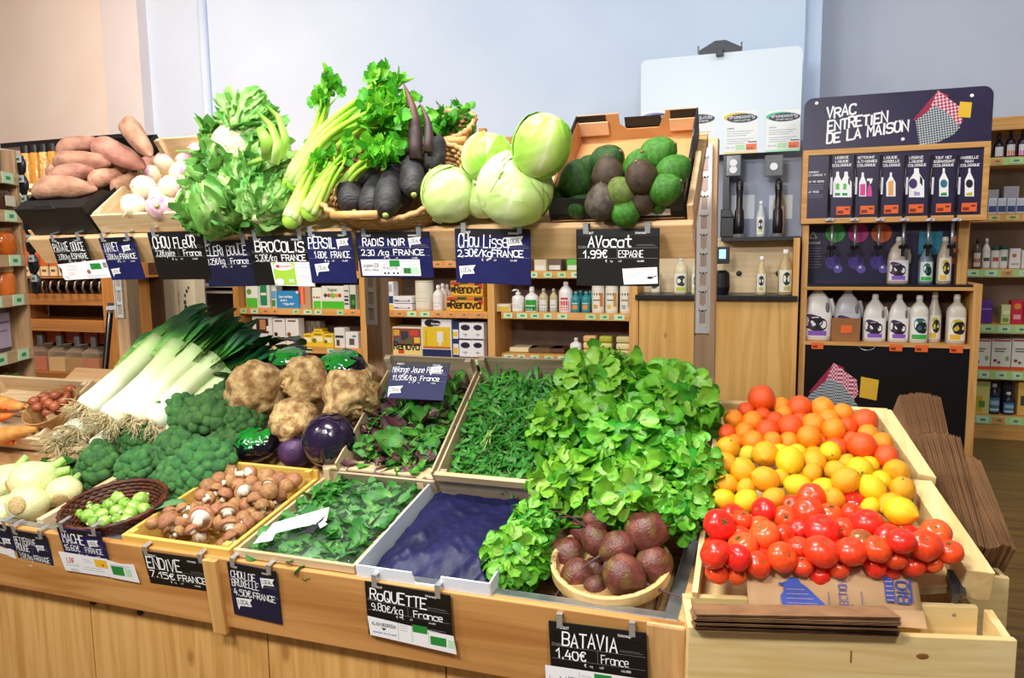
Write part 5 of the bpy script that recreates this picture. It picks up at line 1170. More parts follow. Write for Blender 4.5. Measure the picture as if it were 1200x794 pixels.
for i,(q,r) in enumerate(zip(MP2,MR)):
    up=rg.random()
    R3=rrot(rg,40 if up<.35 else 120)
    place(MK[i%3],FA@T(q)@R3@S(r*1.05),ml[i],'mushrooms in the yellow crate')
# ---- brussels sprouts in the brown basket
BSB=FA@T((-1.80,.115,.022))@RX(2)
bsk=thing('wicker_basket','oval dark brown wicker basket of brussels sprouts at the counter front','basket',BSB)
m=MB(); wicker(m,.146,.138,.088,10,1.4,1.0,.0); m.build('woven_body',WKD,bsk,smooth=True)
m=MB(); m.ball((0,0,.006),(.10,.095,.006),24,6); m.build('bottom',WKD,bsk,smooth=True)
SPRM=mat('sprout_leaf','a8cf5a','8cbc40',2,.4,tone=((0,'e8eeb8'),(.4,'aacd60'),(1,'76a63c')),rand=.08)
def sprout(seed):
    rg=R_(seed); m=MB(); m.ball((0,0,0),.95,14,10,tfn=lambda d:.5)
    for i in range(6): shell_leaf(m,.97+.015*i,i*2.3,.05,rg.uniform(2.0,2.7),1.0,.05,.05,.03,seed*7+i,nu=8,nv=8,tn=(.1,1))
    s=MB(); s.tube([(0,0,-1.15),(0,0,-.85)],[.25,.3],8); return ('brussels_sprout','sprout',[('head',m.mesh('sprout_head',SPRM)),('cut_stem',s.mesh('sprout_stem',mat('sprout_cut','e8e6b8',rough=.6)))])
SK=[sprout(1),sprout(2),sprout(3)]; rg=R_(3); SPP=[(103,594,9),(104,605,9),(92,603,7),(119,603,8),(127,592,9),(139,583,10),(150,591,9),(138,599,9),(163,586,10),(153,602,9),(124,610,8),(112,611,7),(158,594,9),(147,609,8),(133,609,7),(168,596,8),(115,596,7)]
q0=[onF(x,y,FA,.068) for x,y,r in SPP]; rr0=[r/pxm(FA@q) for q,(x,y,r) in zip(q0,SPP)]; q1=relax(q0,[r*.9 for r in rr0],.02,50,.15)
sl=rowlabels([(p[0],p[1]) for p in SPP],3,'brussels sprout in the {row} row in the brown basket, {nth}')
for i,(q,r) in enumerate(zip(q1,rr0)): place(SK[i%3],FA@T(q)@rrot(rg,150)@S(r*.9),sl[i],'brussels sprouts in the brown basket')
w=FA@onF(165,602,FA,.095); m=MB(); wavy_leaf(m,basis(w,(FA@onF(195,590,FA,.11))-w,V((-.3,1,.2))),.12,.055,.25,.04,5,tn=(.3,.9),nu=8,nv=10)
tag(m.build('sprout_leaf',mat('grey_green_leaf','6ea06a','4f8450',10,.5,tone=((0,'a9cf9a'),(.5,'6ba467'),(1,'4b8050')),translucent=.2),smooth=True,solid=.0008),'grey green leaf lying on the right of the brussels sprouts','leaf')
# ---- fennel
FNM=mat('fennel_bulb','dcdca4','c4d084',1.5,.35,tone=((0,'e6dca8'),(.6,'dbe0a6'),(1,'a4c86a')),sss=.08,bump=.3,bscale=3,stretch=(5,5,.7)); FNS=mat('fennel_stalk','b9d880','97c458',8,.45); FNR=mat('fennel_base','c9b07a','a88a54',10,.7)
def fennel(seed):
    rg=R_(seed); m=MB()
    def ridge(p,a,t): 
        k=1+.035*abs(sin(a*3+t*1.5+seed))+.04*nz((cos(a),sin(a),t*2),1.5,seed); return V((p.x*k,p.y*k*.86,p.z))
    m.lathe([(0,-.9),(.35,-.88),(.7,-.7),(.95,-.35),(1.0,0),(.9,.35),(.7,.68),(.5,.95),(.4,1.1)],26,fn=ridge,tones=[0,0,0,.1,.2,.4,.6,.85,1])
    b=MB(); b.lathe([(0,-.96),(.3,-.95),(.42,-.90),(.45,-.84),(.3,-.8)],18)
    s=MB()
    for i in range(4): a=i*1.6; s.tube([(.22*cos(a),.2*sin(a),.7),(.34*cos(a),.3*sin(a),1.2),(.5*cos(a),.4*sin(a),1.55)],[.24,.2,.17],10)
    return ('fennel','fennel',[('bulb',m.mesh('fennel_bulb',FNM)),('cut_base',b.mesh('fennel_base',FNR)),('stalks',s.mesh('fennel_stalks',FNS))])
FK=[fennel(1),fennel(6)]
for i,(x,y,r,h,e,lab) in enumerate([(33,590,24,.085,(104,-14,10),'fennel bulb at the front with its brown cut base facing out'),(36,563,26,.13,(75,20,-20),'fennel bulb lying on top behind the front one'),(75,575,20,.09,(70,-10,60),'fennel bulb at the right of the crate'),
 (4,566,24,.10,(60,10,0),'fennel bulb at the left edge of the photo behind the front ones'),(6,600,22,.06,(60,0,40),'fennel bulb at the left edge of the photo at the front'),(-30,585,24,.08,(60,0,90),'fennel bulb just past the left edge of the photo'),(58,556,18,.05,(70,0,0),'fennel bulb half hidden at the back right of the crate')]):
    w=FA@onF(x,y,FA,h); place(FK[i%2],T(w)@RZ(e[2]*.4)@RX(-e[0])@RY(e[1])@S(r/pxm(w)*.98),lab,'fennel bulbs in the left crate')
# ---- far left: carrots, shallots, small card
LC=frame((0,2.05,.80),12)
slat_crate('low wooden crate of carrots at the far left of the counter',FB,-2.98,-2.46,.0,.30,.07,wx=CRW,wy=CRWY,t=.012,fh=.06)
CRM=mat('carrot_skin','e8742a','d2601c',8,.5,bump=.4,bscale=40,rand=.12,stretch=(1,1,4))
def carrot(seed,col):
    m=MB(); m.lathe([(0,-.5),(.06,-.49),(.1,-.3),(.14,0),(.17,.3),(.17,.43),(.1,.49),(0,.5)],14,fn=lambda p,a,t:p*(1+.02*sin(t*40))+V((.03*sin(t*3),0,0)))
    b=MB(); b.tube([(0.0,0,.49),(.0,0,.56)],[.06,.05],7); b2=MB(); b2.tube([(0,0,-.49),(.01,0,-.62)],[.03,.006],5)
    return ('carrot','carrot',[('root',m.mesh('carrot_root',col)),('cut_top',b.mesh('carrot_top',mat('carrot_top','7d9a3a',rough=.6))),('tail',b2.mesh('carrot_tail',col))])
CKK=[carrot(1,CRM),carrot(2,mat('carrot_tan','d99a4e','c27e36',6,.6,bump=.4,bscale=30))]
for i,(x0,y0,x1,y1,th,h,k,lab) in enumerate([(-14,470,28,476,24,.10,1,'thick tan carrot lying at the back of the crate'),(-20,492,14,486,14,.12,0,'bright orange carrot pointing right on top'),(-12,512,45,500,20,.08,1,'long tan carrot in front pointing at the leek roots'),(-20,508,16,518,16,.05,0,'orange carrot low in front'),(-26,462,8,478,16,.11,0,'bright orange carrot at the back left')]):
    a=FB@onF(x0,y0,FB,h); b=FB@onF(x1,y1,FB,h); d=b-a; t_=th/pxm((a+b)/2); yv=d.normalized(); zv=V((0,-.5,.8)); xv=yv.cross(zv).normalized(); zv=xv.cross(yv)
    M_=Matrix(((xv.x,zv.x,-yv.x,(a.x+b.x)/2),(xv.y,zv.y,-yv.y,(a.y+b.y)/2),(xv.z,zv.z,-yv.z,(a.z+b.z)/2),(0,0,0,1)))
    place(CKK[k],M_@S(t_/.34,t_/.34,d.length),lab,'carrots at the far left')
SHB=FB@T((-2.50,.13,.03))
sk_=thing('chip_basket','small tan basket of shallots behind the leek roots','basket',SHB)
m=MB(); m.lathe([(.07,0),(.095,.07),(.10,.07),(.075,-.004)],24); m.build('body',wood('chip_tan','b88850','9a6e3c','x',.6,1,knots=False),sk_,smooth=False)
m=MB(); m.lathe([(0,.002),(.07,.002)],20); m.build('bottom',TUBW,sk_)
SHM=mat('shallot_skin','b0603a','8a4228',10,.4,rand=.2); rg=R_(8)
m=MB(); m.lathe([(0,-1),(.3,-.95),(.75,-.55),(.95,0),(.7,.6),(.3,1.0),(.1,1.35),(.05,1.6)],12); shm=m.mesh('shallot',SHM)
sp=[(rg.gauss(0,.035),rg.gauss(0,.035),.06+rg.uniform(0,.03)) for _ in range(14)]; sp=relax(sp,[.019]*14,.01,40,.1)
sl=rowlabels([(p.x,-p.y) for p in sp],3,'brown shallot in the {row} row in the small tan basket, {nth}')
for i,p in enumerate(sp): tag(obj('shallot',shm,SHB@T(p)@rrot(rg,120)@S(.02)),sl[i],'shallot','shallots in the tan basket')
slat_crate('low wooden crate behind the leek roots',FB,-2.44,-2.05,.20,.50,.05,wx=CRW,wy=CRWY,t=.01)
m=MB(); a=FB@onF(45,488,FB,.12)
q=thing('price_card','small white card on a dark clip behind the carrots','price card',basis(atY(45,470,2.16),(1,.1,.18),(0,.5,.9)))
m=MB(); m.bb((0,0,0),(.085,.03,.002)); m.build('card',PAPER,q); m=MB(); m.bb((.085,-.02,-.004),(.097,.036,.004)); m.build('clip',mat('clip_dark','3a3d48',rough=.4),q)
# upright card holder seen edge-on at the left of the leeks
p0=atY(121,452,2.42); p1=atY(129,360,2.40)
q=thing('card_holder','dark price card on a metal stalk seen edge on left of the leeks','card holder',T(p0))
d=p1-p0; m=MB(); m.tube([(0,0,-.35),(0,0,0),d*.5,d],[.004]*4,8); m.build('stalk',STEEL,q,smooth=True)
m=MB(); vd=(p0-cP).normalized(); M_=basis(d*.08,d,d.cross(vd)); m.bb((0,-.014,-.15),(d.length*.85,.010,.0),0,M_); m.build('card',CB,q)
m=MB(); m.bb((-.012,-.01,-.008),(.05,.006,.01),0,basis(d,V((1,.2,.06)),V((0,0,1)))); m.build('header',PAPER,q)
# ================================================================ citrus and tomatoes
ORM=mat('orange_peel','f5921a','ee8410',2,.36,bump=.35,bscale=26,rand=.05,vor=1,bdist=.0025); ORR=mat('red_orange_peel','ec5a18','e04e12',6,.34,bump=.35,bscale=26,rand=.07,vor=1,bdist=.0025)
LEM=mat('lemon_peel','f4cc18','ecc010',5,.36,bump=.4,bscale=22,rand=.05,vor=1,bdist=.003); LEO=mat('ripe_lemon_peel','f3ab1c','eda014',5,.36,bump=.4,bscale=22,rand=.05,vor=1,bdist=.003); LEG=mat('greenish_lemon_peel','d8c22a','c4b420',5,.38,bump=.4,bscale=22,vor=1,bdist=.003)
TOM=mat('tomato_skin','ea421e','de3216',4,.28,rand=.08,huev=.006,coat=.1); TOO=mat('orange_tomato_skin','f0622a','e64e1c',4,.26,rand=.06,coat=.1); TOB=mat('brown_tomato_skin','a8622a','8c5226',5,.2,coat=.3); TOD=mat('deep_tomato_skin','dc2418','cc1c14',4,.15,coat=.3)
CALX=mat('tomato_calyx','5a6a24','46541c',20,.7); NUB=mat('stem_button','6e7a2a',rough=.7)
def orange(mt,sq=.96):
    m=MB(); m.ball((0,0,0),(1,1,sq),26,18,fn=lambda q,d:q*(1+nz(d,1.5,4)*.03)); b=MB(); b.ball((0,0,.95*sq),(.10,.10,.04),8,5)
    return ('orange','orange',[('peel',m.mesh('orange_body',mt)),('stem_button',b.mesh('orange_button',NUB))])
OK_={'o':orange(ORM),'r':orange(ORR)}
def lemon(mt):
    m=MB()
    m.lathe([(0,-1.2),(.12,-1.19),(.2,-1.10),(.36,-1.0),(.66,-.78),(.88,-.45),(.96,0),(.88,.45),(.66,.78),(.36,1.0),(.16,1.10),(0,1.12)],24,fn=lambda p,a,t:p*(1+nz((cos(a),sin(a),t*3),1.2,2)*.05))
    b=MB(); b.ball((0,0,1.11),(.1,.1,.05),8,5)
    return ('lemon','lemon',[('peel',m.mesh('lemon_body',mt)),('stem_button',b.mesh('lemon_button',NUB))])
LK_={'y':lemon(LEM),'a':lemon(LEO),'g':lemon(LEG)}
def tomato(mt,seed,lob=.03,calyx=True):
    m=MB()
    def fn(q,d):
        a=atan2(d.y,d.x); k=1+lob*cos(a*6+seed)*(.3+.7*abs(d.z))+nz(d,1.3,seed)*.04
        z=q.z; rr=sqrt(d.x**2+d.y**2)
        if d.z>0: z-=.16*max(0,1-rr*2.2)
        return V((q.x*k,q.y*k,z))
    m.ball((0,0,0),(1,1,.84),26,18,fn=fn); c=MB()
    if calyx:
        for i in range(5):
            a=i*2*pi/5+seed; c.tube([(0,0,.70),(.14*cos(a),.14*sin(a),.76),(.30*cos(a),.30*sin(a),.81)],[.06,.05,.008],5,flat=.4)
        c.tube([(0,0,.68),(0,.02,.84)],[.06,.05],6)
    else: c.ball((0,0,.70),(.11,.11,.02),10,5)
    return ('tomato','tomato',[('skin',m.mesh('tomato_body',mt)),('calyx' if calyx else 'stem_scar',c.mesh('tomato_calyx',CALX))])
TK_={'t':[tomato(TOM,1),tomato(TOM,2,.015,False),tomato(TOM,3,.05,False)],'o':[tomato(TOO,4),tomato(TOO,5,.02,False)],'b':[tomato(TOB,6,.02,False)],'d':[tomato(TOD,7,.01,False)]}
ORANGES=[(365,135,65,'r'),(455,150,45,'o'),(280,170,40,'r'),(220,220,48,'o'),(200,290,42,'r'),(300,240,52,'o'),(365,198,42,'r'),(418,220,40,'r'),(275,285,50,'o'),(382,280,57,'r'),(295,325,55,'o'),(465,192,40,'o'),(540,173,58,'r'),(645,175,58,'o'),(505,262,62,'r'),(597,247,55,'o'),(488,315,50,'o'),(590,325,58,'o'),(700,230,56,'o'),(772,245,50,'r'),(760,188,48,'o'),(850,242,63,'r'),(710,312,58,'o'),(715,355,60,'r'),(800,325,48,'r'),(855,358,66,'r'),(905,300,48,'o'),(967,330,53,'o'),(957,428,58,'r'),(435,345,45,'o'),(640,300,45,'o'),(560,230,45,'r'),(215,345,40,'o')]
LEMONS=[(195,375,60,'a'),(165,425,60,'a'),(285,385,48,'g'),(365,397,66,'a'),(450,367,46,'y'),(496,440,70,'y'),(545,392,46,'y'),(630,445,62,'a'),(610,388,48,'a'),(700,388,52,'y'),(715,462,55,'a'),(770,442,46,'a'),(840,462,64,'y'),(905,437,50,'y'),(1043,477,64,'a'),(265,485,65,'a'),(175,547,56,'a'),(380,526,66,'a'),(525,550,62,'y'),(660,556,60,'y'),(785,557,68,'a'),(950,525,54,'y'),(916,577,66,'y'),(1050,567,63,'a'),(450,520,46,'a'),(605,512,46,'a'),(180,645,54,'y'),(277,590,48,'a'),(300,625,62,'y'),(420,612,54,'a'),(715,635,56,'a'),(880,655,46,'y'),(1005,650,65,'a'),(1022,692,74,'y'),(570,480,46,'a')]
TOMS=[(80,265,44,'t'),(150,215,62,'t'),(118,182,44,'t'),(215,142,52,'t'),(252,177,40,'t'),(230,242,52,'t'),(300,197,48,'o'),(350,240,60,'o'),(430,230,47,'t'),(140,315,53,'t'),(255,312,60,'o'),(330,322,38,'t'),(85,420,58,'t'),(140,387,47,'t'),(195,392,53,'t'),(300,402,54,'t'),(215,457,42,'o'),(410,356,60,'t'),(330,126,50,'t'),(410,150,48,'t'),(505,136,58,'t'),(527,87,54,'t'),(450,105,40,'t'),(570,215,67,'t'),(480,287,48,'t'),(490,377,42,'t'),(580,337,68,'t'),(580,412,50,'t'),(622,132,48,'o'),(665,212,48,'t'),(655,290,44,'t'),(705,86,52,'d'),(760,187,60,'t'),(692,150,46,'t'),(745,277,58,'b'),(730,357,62,'t'),(818,367,46,'t'),(855,277,62,'t'),(865,207,50,'t'),(775,417,55,'t'),(895,407,47,'t'),(945,337,55,'t'),(945,252,46,'t'),(1043,258,58,'o'),(1035,322,64,'t'),(1005,417,65,'t'),(1085,427,54,'t'),(965,447,52,'t'),(1065,487,38,'o'),(640,387,42,'t'),(472,217,42,'t'),(867,352,42,'t')]
items=[]
for L_,s,ox,oy,kind in ((ORANGES,4.286,810,440,'o'),(LEMONS,4.286,810,440,'l'),(TOMS,3.529,800,560,'t')):
    for x,y,r,c in L_: items.append((kind,ox+x/s,oy+y/s,r/s,c))
P=[];R=[]
WALLF=lambda p:(-.132,.400-.22*max(0,p.y),-.02+.24*(p.x+.14),.70)
for kind,x,y,r,c in items:
    q=onF(x,y,FC,.062); q=onF(x,y,FC,.062+.012*(r>15)); P.append(q); R.append(r/pxm(FC@q))
P2=relax(P,[r*(.93 if it[0]!='t' else .90) for r,it in zip(R,items)],-.03,70,.16,WALLF)
lab=[None]*len(items)
for kind,nm,nr,fm in (('o','orange',5,'in the {row} row of the orange heap, {nth}'),('l','lemon',5,'in the {row} row of the lemon heap, {nth}'),('t','tomato',6,'in the {row} row of the tomato heap, {nth}')):
    ix=[i for i,it in enumerate(items) if it[0]==kind]
    rl=rowlabels([(items[i][1],items[i][2]) for i in ix],nr,fm)
    for i,t in zip(ix,rl):
        c=items[i][4]; w={'o':{'o':'orange','r':'reddish orange'},'l':{'y':'bright yellow lemon','a':'deep yellow lemon','g':'greenish lemon'},'t':{'t':'red tomato','o':'orange red tomato','b':'brown ripening tomato','d':'small deep red tomato'}}[kind][c]
        lab[i]=w+' '+t
rg=R_(41)
for i,(it,q,r) in enumerate(zip(items,P2,R)):
    kind,x,y,_,c=it; w=FC@q
    if kind=='o': place(OK_[c],T(w)@rrot(rg,150)@S(r*1.06),lab[i],'oranges on the fruit stand')
    elif kind=='l': place(LK_[c],T(w)@RZ(rg.uniform(-180,180))@RX(rg.uniform(20,130))@S(r*1.03),lab[i],'lemons on the fruit stand')
    else:
        k=TK_[c][i%len(TK_[c])]
        place(k,T(w)@RZ(rg.uniform(-60,60))@RX(rg.uniform(5,75))@RZ(rg.uniform(0,180))@S(r*1.07),lab[i],'tomatoes on the fruit stand')
# ---- paper bags
BAGM=mat('brown_paper','9c744e','876140',18,.75,rand=.10,stretch=(1,1,1)); BAGL=mat('tan_paper','caa47a','bf9769',10,.7); INKB=mat('bag_blue','3a4fa8',rough=.7)
def paper_bag(w,h,seed,ply=.0012,gus=.02):
    """a folded flat paper bag: two faces with a pleat in each long side; w along x, h along y"""
    rg=R_(seed); m=MB()
    for s in (1,-1):
        def fn(u,v,s=s): return V((u*w,(v-.5)*h,s*ply*(1.0+.5*mnoise.noise(V((u*3,v*2,seed))))))
        m.grid(fn,8,4)
    for e in (-1,1):
        vs=[(0,e*h/2,ply),(w,e*h/2,ply),(w,e*(h/2-gus),0),(0,e*(h/2-gus),0),(0,e*h/2,-ply),(w,e*h/2,-ply)]
        m.add(vs,[(0,1,2,3),(3,2,5,4)])
    n=16                     # pinked mouth and folded foot
    vs=[];fs=[]
    for i in range(n+1):
        y=(i/n-.5)*h; vs+=[(w+(.003 if i%2 else 0),y,ply),(w,y,0)]
    for i in range(n): fs.append((2*i,2*i+2,2*i+3,2*i+1))
    m.add(vs,fs); m.add([(0,-h/2,ply),(0,h/2,ply),(0,h/2,-ply),(0,-h/2,-ply)],[(0,1,2,3)])
    return m.mesh('paper_bag',BAGM)
# stack lying in the front holder
PBM=[paper_bag(.385,.085,i) for i in range(3)]; rg=R_(5)
BS=FBX@T((.012,.022,-.006))@RX(0)
for i in range(12):
    M_=BS@T((rg.uniform(-.003,.003),rg.uniform(-.003,.003),.0008+i*.0029))@RZ(rg.uniform(-.6,.6))@RY(-.3-.10*i)@RX(-12)
    tag(obj('paper_bag',PBM[i%3],M_),'flat brown paper bag in the stack lying in the front pine holder','paper bag','paper bags lying in the front holder')
# top printed bag standing up against the tomatoes
TBG=FBX@T((.135,.072,-.004))@RX(66)
tb=thing('paper_bag','printed tan paper bag propped against the tomatoes with blue drawings and BIO','paper bag',TBG)
m=MB(); w_,h_=.345,.105
def fn(u,v): return V((u*w_-.004*v,v*h_-.0*u,.010*sin(u*pi)*sin(v*pi*.9)-.014*max(0,u-.75)*4*0))
m.grid(fn,16,8); m.build('paper',BAGL,tb,smooth=True,solid=.0012)
m=MB(); z=.0135
pts=[(.065,.022),(.150,.014),(.152,.024),(.115,.060),(.105,.066),(.1,.075),(.083,.078),(.077,.07),(.068,.066),(.07,.05),(.062,.04)]
m.add([(x,y,z) for x,y in pts],[tuple(range(len(pts)))],0); rect(m,.06,.062,.012,.004,0,z); rect(m,.158,.02,.0012,.03,0,z)
for i in range(4): rect(m,.075,.026+i*.009,.06-i*.008,.0009,1,z+.0004)
text(m,'SELECTION',0,0,.016,.0022,0,fit=.075,M=T((.196,.0,z))@RZ(90)); text(m,'e',.20,.018,.012,.0018,0,z=z); rect(m,.224,.018,.0012,.036,0,z)
Mb=T((.300,.030,.009))@RZ(90)
rect(m,.272,.035,.018,.05,0,.0105)
for i in range(5): rect(m,.274,.038+i*.009,.014,.002,1,.0109)
text(m,'BIO',0,0,.022,.005,0,fit=.046,M=T((.318,.034,.0085))@RZ(90)); rect(m,.322,.034,.004,.05,0,.0075)
m.build('blue_print',[INKB,BAGL],tb,label='blue printed drawing and lettering')
# folded foot of the printed bag hanging over the front edge
m=MB(); m.add([(.285,-.012,.016),(.345,-.014,.012),(.345,.02,.004),(.285,.02,.010)],[(0,1,2,3)]); m.build('folded_foot',BAGL,tb,solid=.001)
# upright bags in the side box
def bag_row(label,group,pix,n,w,h,tilt,sx,fan,rz=0,s0=0):
    me=[paper_bag(w,h,s0+i,.0018) for i in range(3)]
    for i in range(n):
        f=i/(n-1)-.5
        # local x along the bag (away from the viewer and up), y across its height, z = stack direction (world x)
        M_=T(pix)@RZ(rz)@T((sx*f,rg.uniform(-.006,.006),.012*cos(f*3)+rg.uniform(-.002,.002)))@RZ(-fan*f)@RX(tilt)@Matrix(((0,0,1,0),(1,0,0,0),(0,1,0,0),(0,0,0,1)))
        tag(obj('paper_bag',me[i%3],M_),label,'paper bag',group)
p=atY(1133,655,1.985); bag_row('brown paper bag in the fanned pack in the middle of the side box','fanned paper bags in the side box',p+V((-.012,0,-.012)),26,.34,.13,36,.095,5,6,10)
p=atY(1168,655,1.99); bag_row('brown paper bag in the narrow pack at the right of the side box','narrow pack of paper bags in the side box',p+V((-.004,.0,-.012)),17,.27,.12,34,.052,4,10,20)
p=atY(1098,545,2.42); bag_row('brown paper bag in the pack at the back of the side box','back pack of paper bags in the side box',p+V((-.02,0,-.01)),24,.22,.12,40,.10,6,6,30)
# ================================================================ things behind the counter
CM={}
def C(h,rough=.45,**k):
    key=(h,rough)
    if key not in CM: CM[key]=mat('colour_'+h+('_%d'%int(rough*100)),h,rough=rough,**k)
    return CM[key]
def X(px,Y,py=330): return atY(px,py,Y).x
def Z(px,py,Y): return atY(px,py,Y).z
SHW=wood('shelf_pine','e2ae66','cc8f42','x',.5,.5,knots=False); SHV=wood('shelf_pine_upright','e2ae66','cc8f42','z',.5,.5,knots=False); BACKW=mat('shelf_back','6e5546','5a4436',5,.7)
TAGG=mat('tag_green','bfe0a0',rough=.5); TAGO=mat('tag_orange','f09a5a',rough=.5); TAGM=mat('tag_mint','cdeec4',rough=.5)
def strips(par,x0,x1,y,z0,z1,cols,seed=0,inv=None,n=None):
    """little price tickets along a shelf edge"""
    rg=R_(seed); n=n or max(2,int((x1-x0)/.11)); w=(x1-x0)/n
    for i in range(n):
        if rg.random()<.12: continue
        m=MB(); a=x0+w*i+w*.08; b=a+w*rg.uniform(.55,.8); m.bb((a,y-.004,z0),(b,y,z1),0); m.add([(a+(b-a)*.35,y-.0045,z0+(z1-z0)*.35),(a+(b-a)*.75,y-.0045,z0+(z1-z0)*.35),(a+(b-a)*.75,y-.0045,z0+(z1-z0)*.7),(a+(b-a)*.35,y-.0045,z0+(z1-z0)*.7)],[(0,1,2,3)],1)
        m.build('price_ticket',[rg.choice(cols),C('4a8a6a')],par)
def prod_M(x0,x1,yb,Y): 
    a=atY(x0,yb,Y); b=atY(x1,yb,Y); return T((a+b)/2),(b-a).length
def pbox(label,x0,x1,yt,zb,Y,col,deco=(),txt=(),depth=.09,group=None,cat='box',name='carton_pack',yaw=0):
    a=X(x0,Y,yt+15); b=X(x1,Y,yt+15); w=b-a; h=Z((x0+x1)/2,yt,Y)-zb; M=T(((a+b)/2,Y,zb))@RZ(yaw)
    r=thing(name,label,cat,M,group); m=MB(); m.bb((-w/2,0,0),(w/2,depth,h)); m.build('carton',C(col),r,bevel=min(.004,w*.05))
    if deco or txt:
        ms=[];m=MB(); m.M=Matrix(((1,0,0,-w/2),(0,0,-1,-.0012),(0,1,0,0),(0,0,0,1)))
        def mi(c):
            if c not in ms: ms.append(c)
            return ms.index(c)
        for i,(fx,fy,fw,fh,c) in enumerate(deco): 
            if fw<0: m.add([((fx+fh*.5*cos(q*pi/8)/1)*w,fy*h+fh*.5*w*sin(q*pi/8)*(1 if fw==-1 else .6),.0004+.0002*i) for q in range(16)],[tuple(range(16))],mi(c))
            else: rect(m,fx*w,fy*h,fw*w,fh*h,mi(c),.0002*i)
        for t,fx,fy,fh,fw,c in txt: text(m,t,fx*w,fy*h,fh*h,fh*h*.2,mi(c),mx=.33,fit=fw*w,z=.003)
        m.build('printed_front',[C(c) for c in ms],r)
    return r
def pbottle(label,x0,x1,yt,zb,Y,body,cap,lab,deco=(),shape='round',group=None,capf=.16,name='bottle',rough=.3,trans=0,cat='bottle'):
    a=X(x0,Y,yt+15); b=X(x1,Y,yt+15); w=b-a; h=Z((x0+x1)/2,yt,Y)-zb; rr=w/2; M=T(((a+b)/2,Y+rr,zb))
    r=thing(name,label,cat,M,group); m=MB(); hb=h*(1-capf)
    sq=.62 if shape in('square','jug') else 1
    def sqf(p,a_,t):
        if sq==1: return p
        l=sqrt(p.x**2+p.y**2)
        if l<1e-6: return p
        ca,sa=p.x/l,p.y/l; return V((math.copysign(abs(ca)**sq,ca)*l,math.copysign(abs(sa)**sq,sa)*l*(.72 if shape=='jug' else 1),p.z))
    prof={'round':[(.9,0),(1,.02),(1,.70),(.95,.78),(.62,.90),(.36,.95),(.34,1)],'square':[(.9,0),(1,.02),(1,.74),(.9,.82),(.5,.92),(.34,.95),(.33,1)],'jug':[(.9,0),(1,.02),(1,.52),(.93,.68),(.72,.84),(.36,.95),(.26,1)],
          'pump':[(.9,0),(1,.02),(1,.80),(.9,.90),(.4,.97),(.3,1)],'jar':[(.94,0),(1,.03),(1,.94),(.95,1)],'tall':[(.9,0),(1,.02),(1,.60),(.85,.72),(.5,.88),(.38,1)]}[shape]
    m.lathe([(0,0)]+[(p*rr,q*hb) for p,q in prof],24,fn=sqf); bm_=C(body,rough) if not trans else mat('clear_plastic_'+body,body,rough=.15,trans=.75,spec=.5)
    m.build('body',bm_,r,smooth=True)
    if shape=='jug':
        m=MB(); m.tube([(rr*.62,-.0,hb*.78),(rr*.9,0,hb*.80),(rr*1.04,0,hb*.66),(rr*1.03,0,hb*.48)],[rr*.13,rr*.15,rr*.15,rr*.13],8)
        m.build('handle',bm_,r,smooth=True)
        m=MB(); m.ball((rr*.62,-rr*.62,hb*.63),(rr*.14,rr*.06,hb*.13),12,8); m.build('handle_hollow',C('6d6a66'),r,smooth=True)
    m=MB(); cr=rr*prof[-1][0]
    if shape=='jar': m.lathe([(0,h),(rr*.96,h),(rr*1.0,h*.985),(rr*1.0,hb),(0,hb)],20)
    elif shape=='pump':
        m.lathe([(cr*1.4,hb),(cr*1.4,hb+h*capf*.4),(cr*.5,hb+h*capf*.45),(cr*.5,h*.97),(0,h*.97)],14); m.tube([(0,0,h*.96),(-rr*.5,-rr*.3,h*.97),(-rr*.85,-rr*.5,h*.93)],[rr*.16,rr*.15,rr*.1],8)
    else: m.lathe([(cr*1.1,hb-.002),(cr*1.12,hb+h*capf*.5),(cr*.9,h*.995),(0,h)],14)
    m.build('cap',C(cap),r,smooth=shape!='jar')
    if lab:
        ms=[lab]; m=MB(); sy=.72 if shape=='jug' else 1; a0,a1=(-rad(52),rad(52))
        def P_(u,v,o):
            q=-pi/2+a0+(a1-a0)*u; l=rr*1.012+o; ca,sa=cos(q),sin(q)
            if sq!=1: return V((math.copysign(abs(ca)**sq,ca)*l,math.copysign(abs(sa)**sq,sa)*l*sy,v*hb))
            return V((ca*l,sa*l*sy,v*hb))
        def patch(u0,u1,v0,v1,mi_,o,n=6): m.grid(lambda u,v:P_(u0+(u1-u0)*u,v0+(v1-v0)*v,o),n,2,mi_)
        L0,L1=(.08,.62) if shape!='jar' else (.1,.85)
        if shape=='jug': L0,L1=.08,.56
        patch(0,1,L0,L1,0,0,10)
        for k,(fx,fy,fw,fh,c) in enumerate(deco):
            if c not in ms: ms.append(c)
            if fw<0:   # blob
                n=18; vs=[P_(fx+fh*.5*cos(2*pi*q/n),L0+(L1-L0)*(fy+fh*.5*(1.0)*sin(2*pi*q/n)),.0006+.0004*k) for q in range(n)]; m.add([P_(fx,L0+(L1-L0)*fy,.0006+.0004*k)]+vs,[(0,1+q,1+(q+1)%n) for q in range(n)],ms.index(c))
            else: patch(fx,fx+fw,L0+(L1-L0)*fy,L0+(L1-L0)*(fy+fh),ms.index(c),.0006+.0004*k,4)
        m.build('label',[C(c) for c in ms],r,smooth=True)
    return r
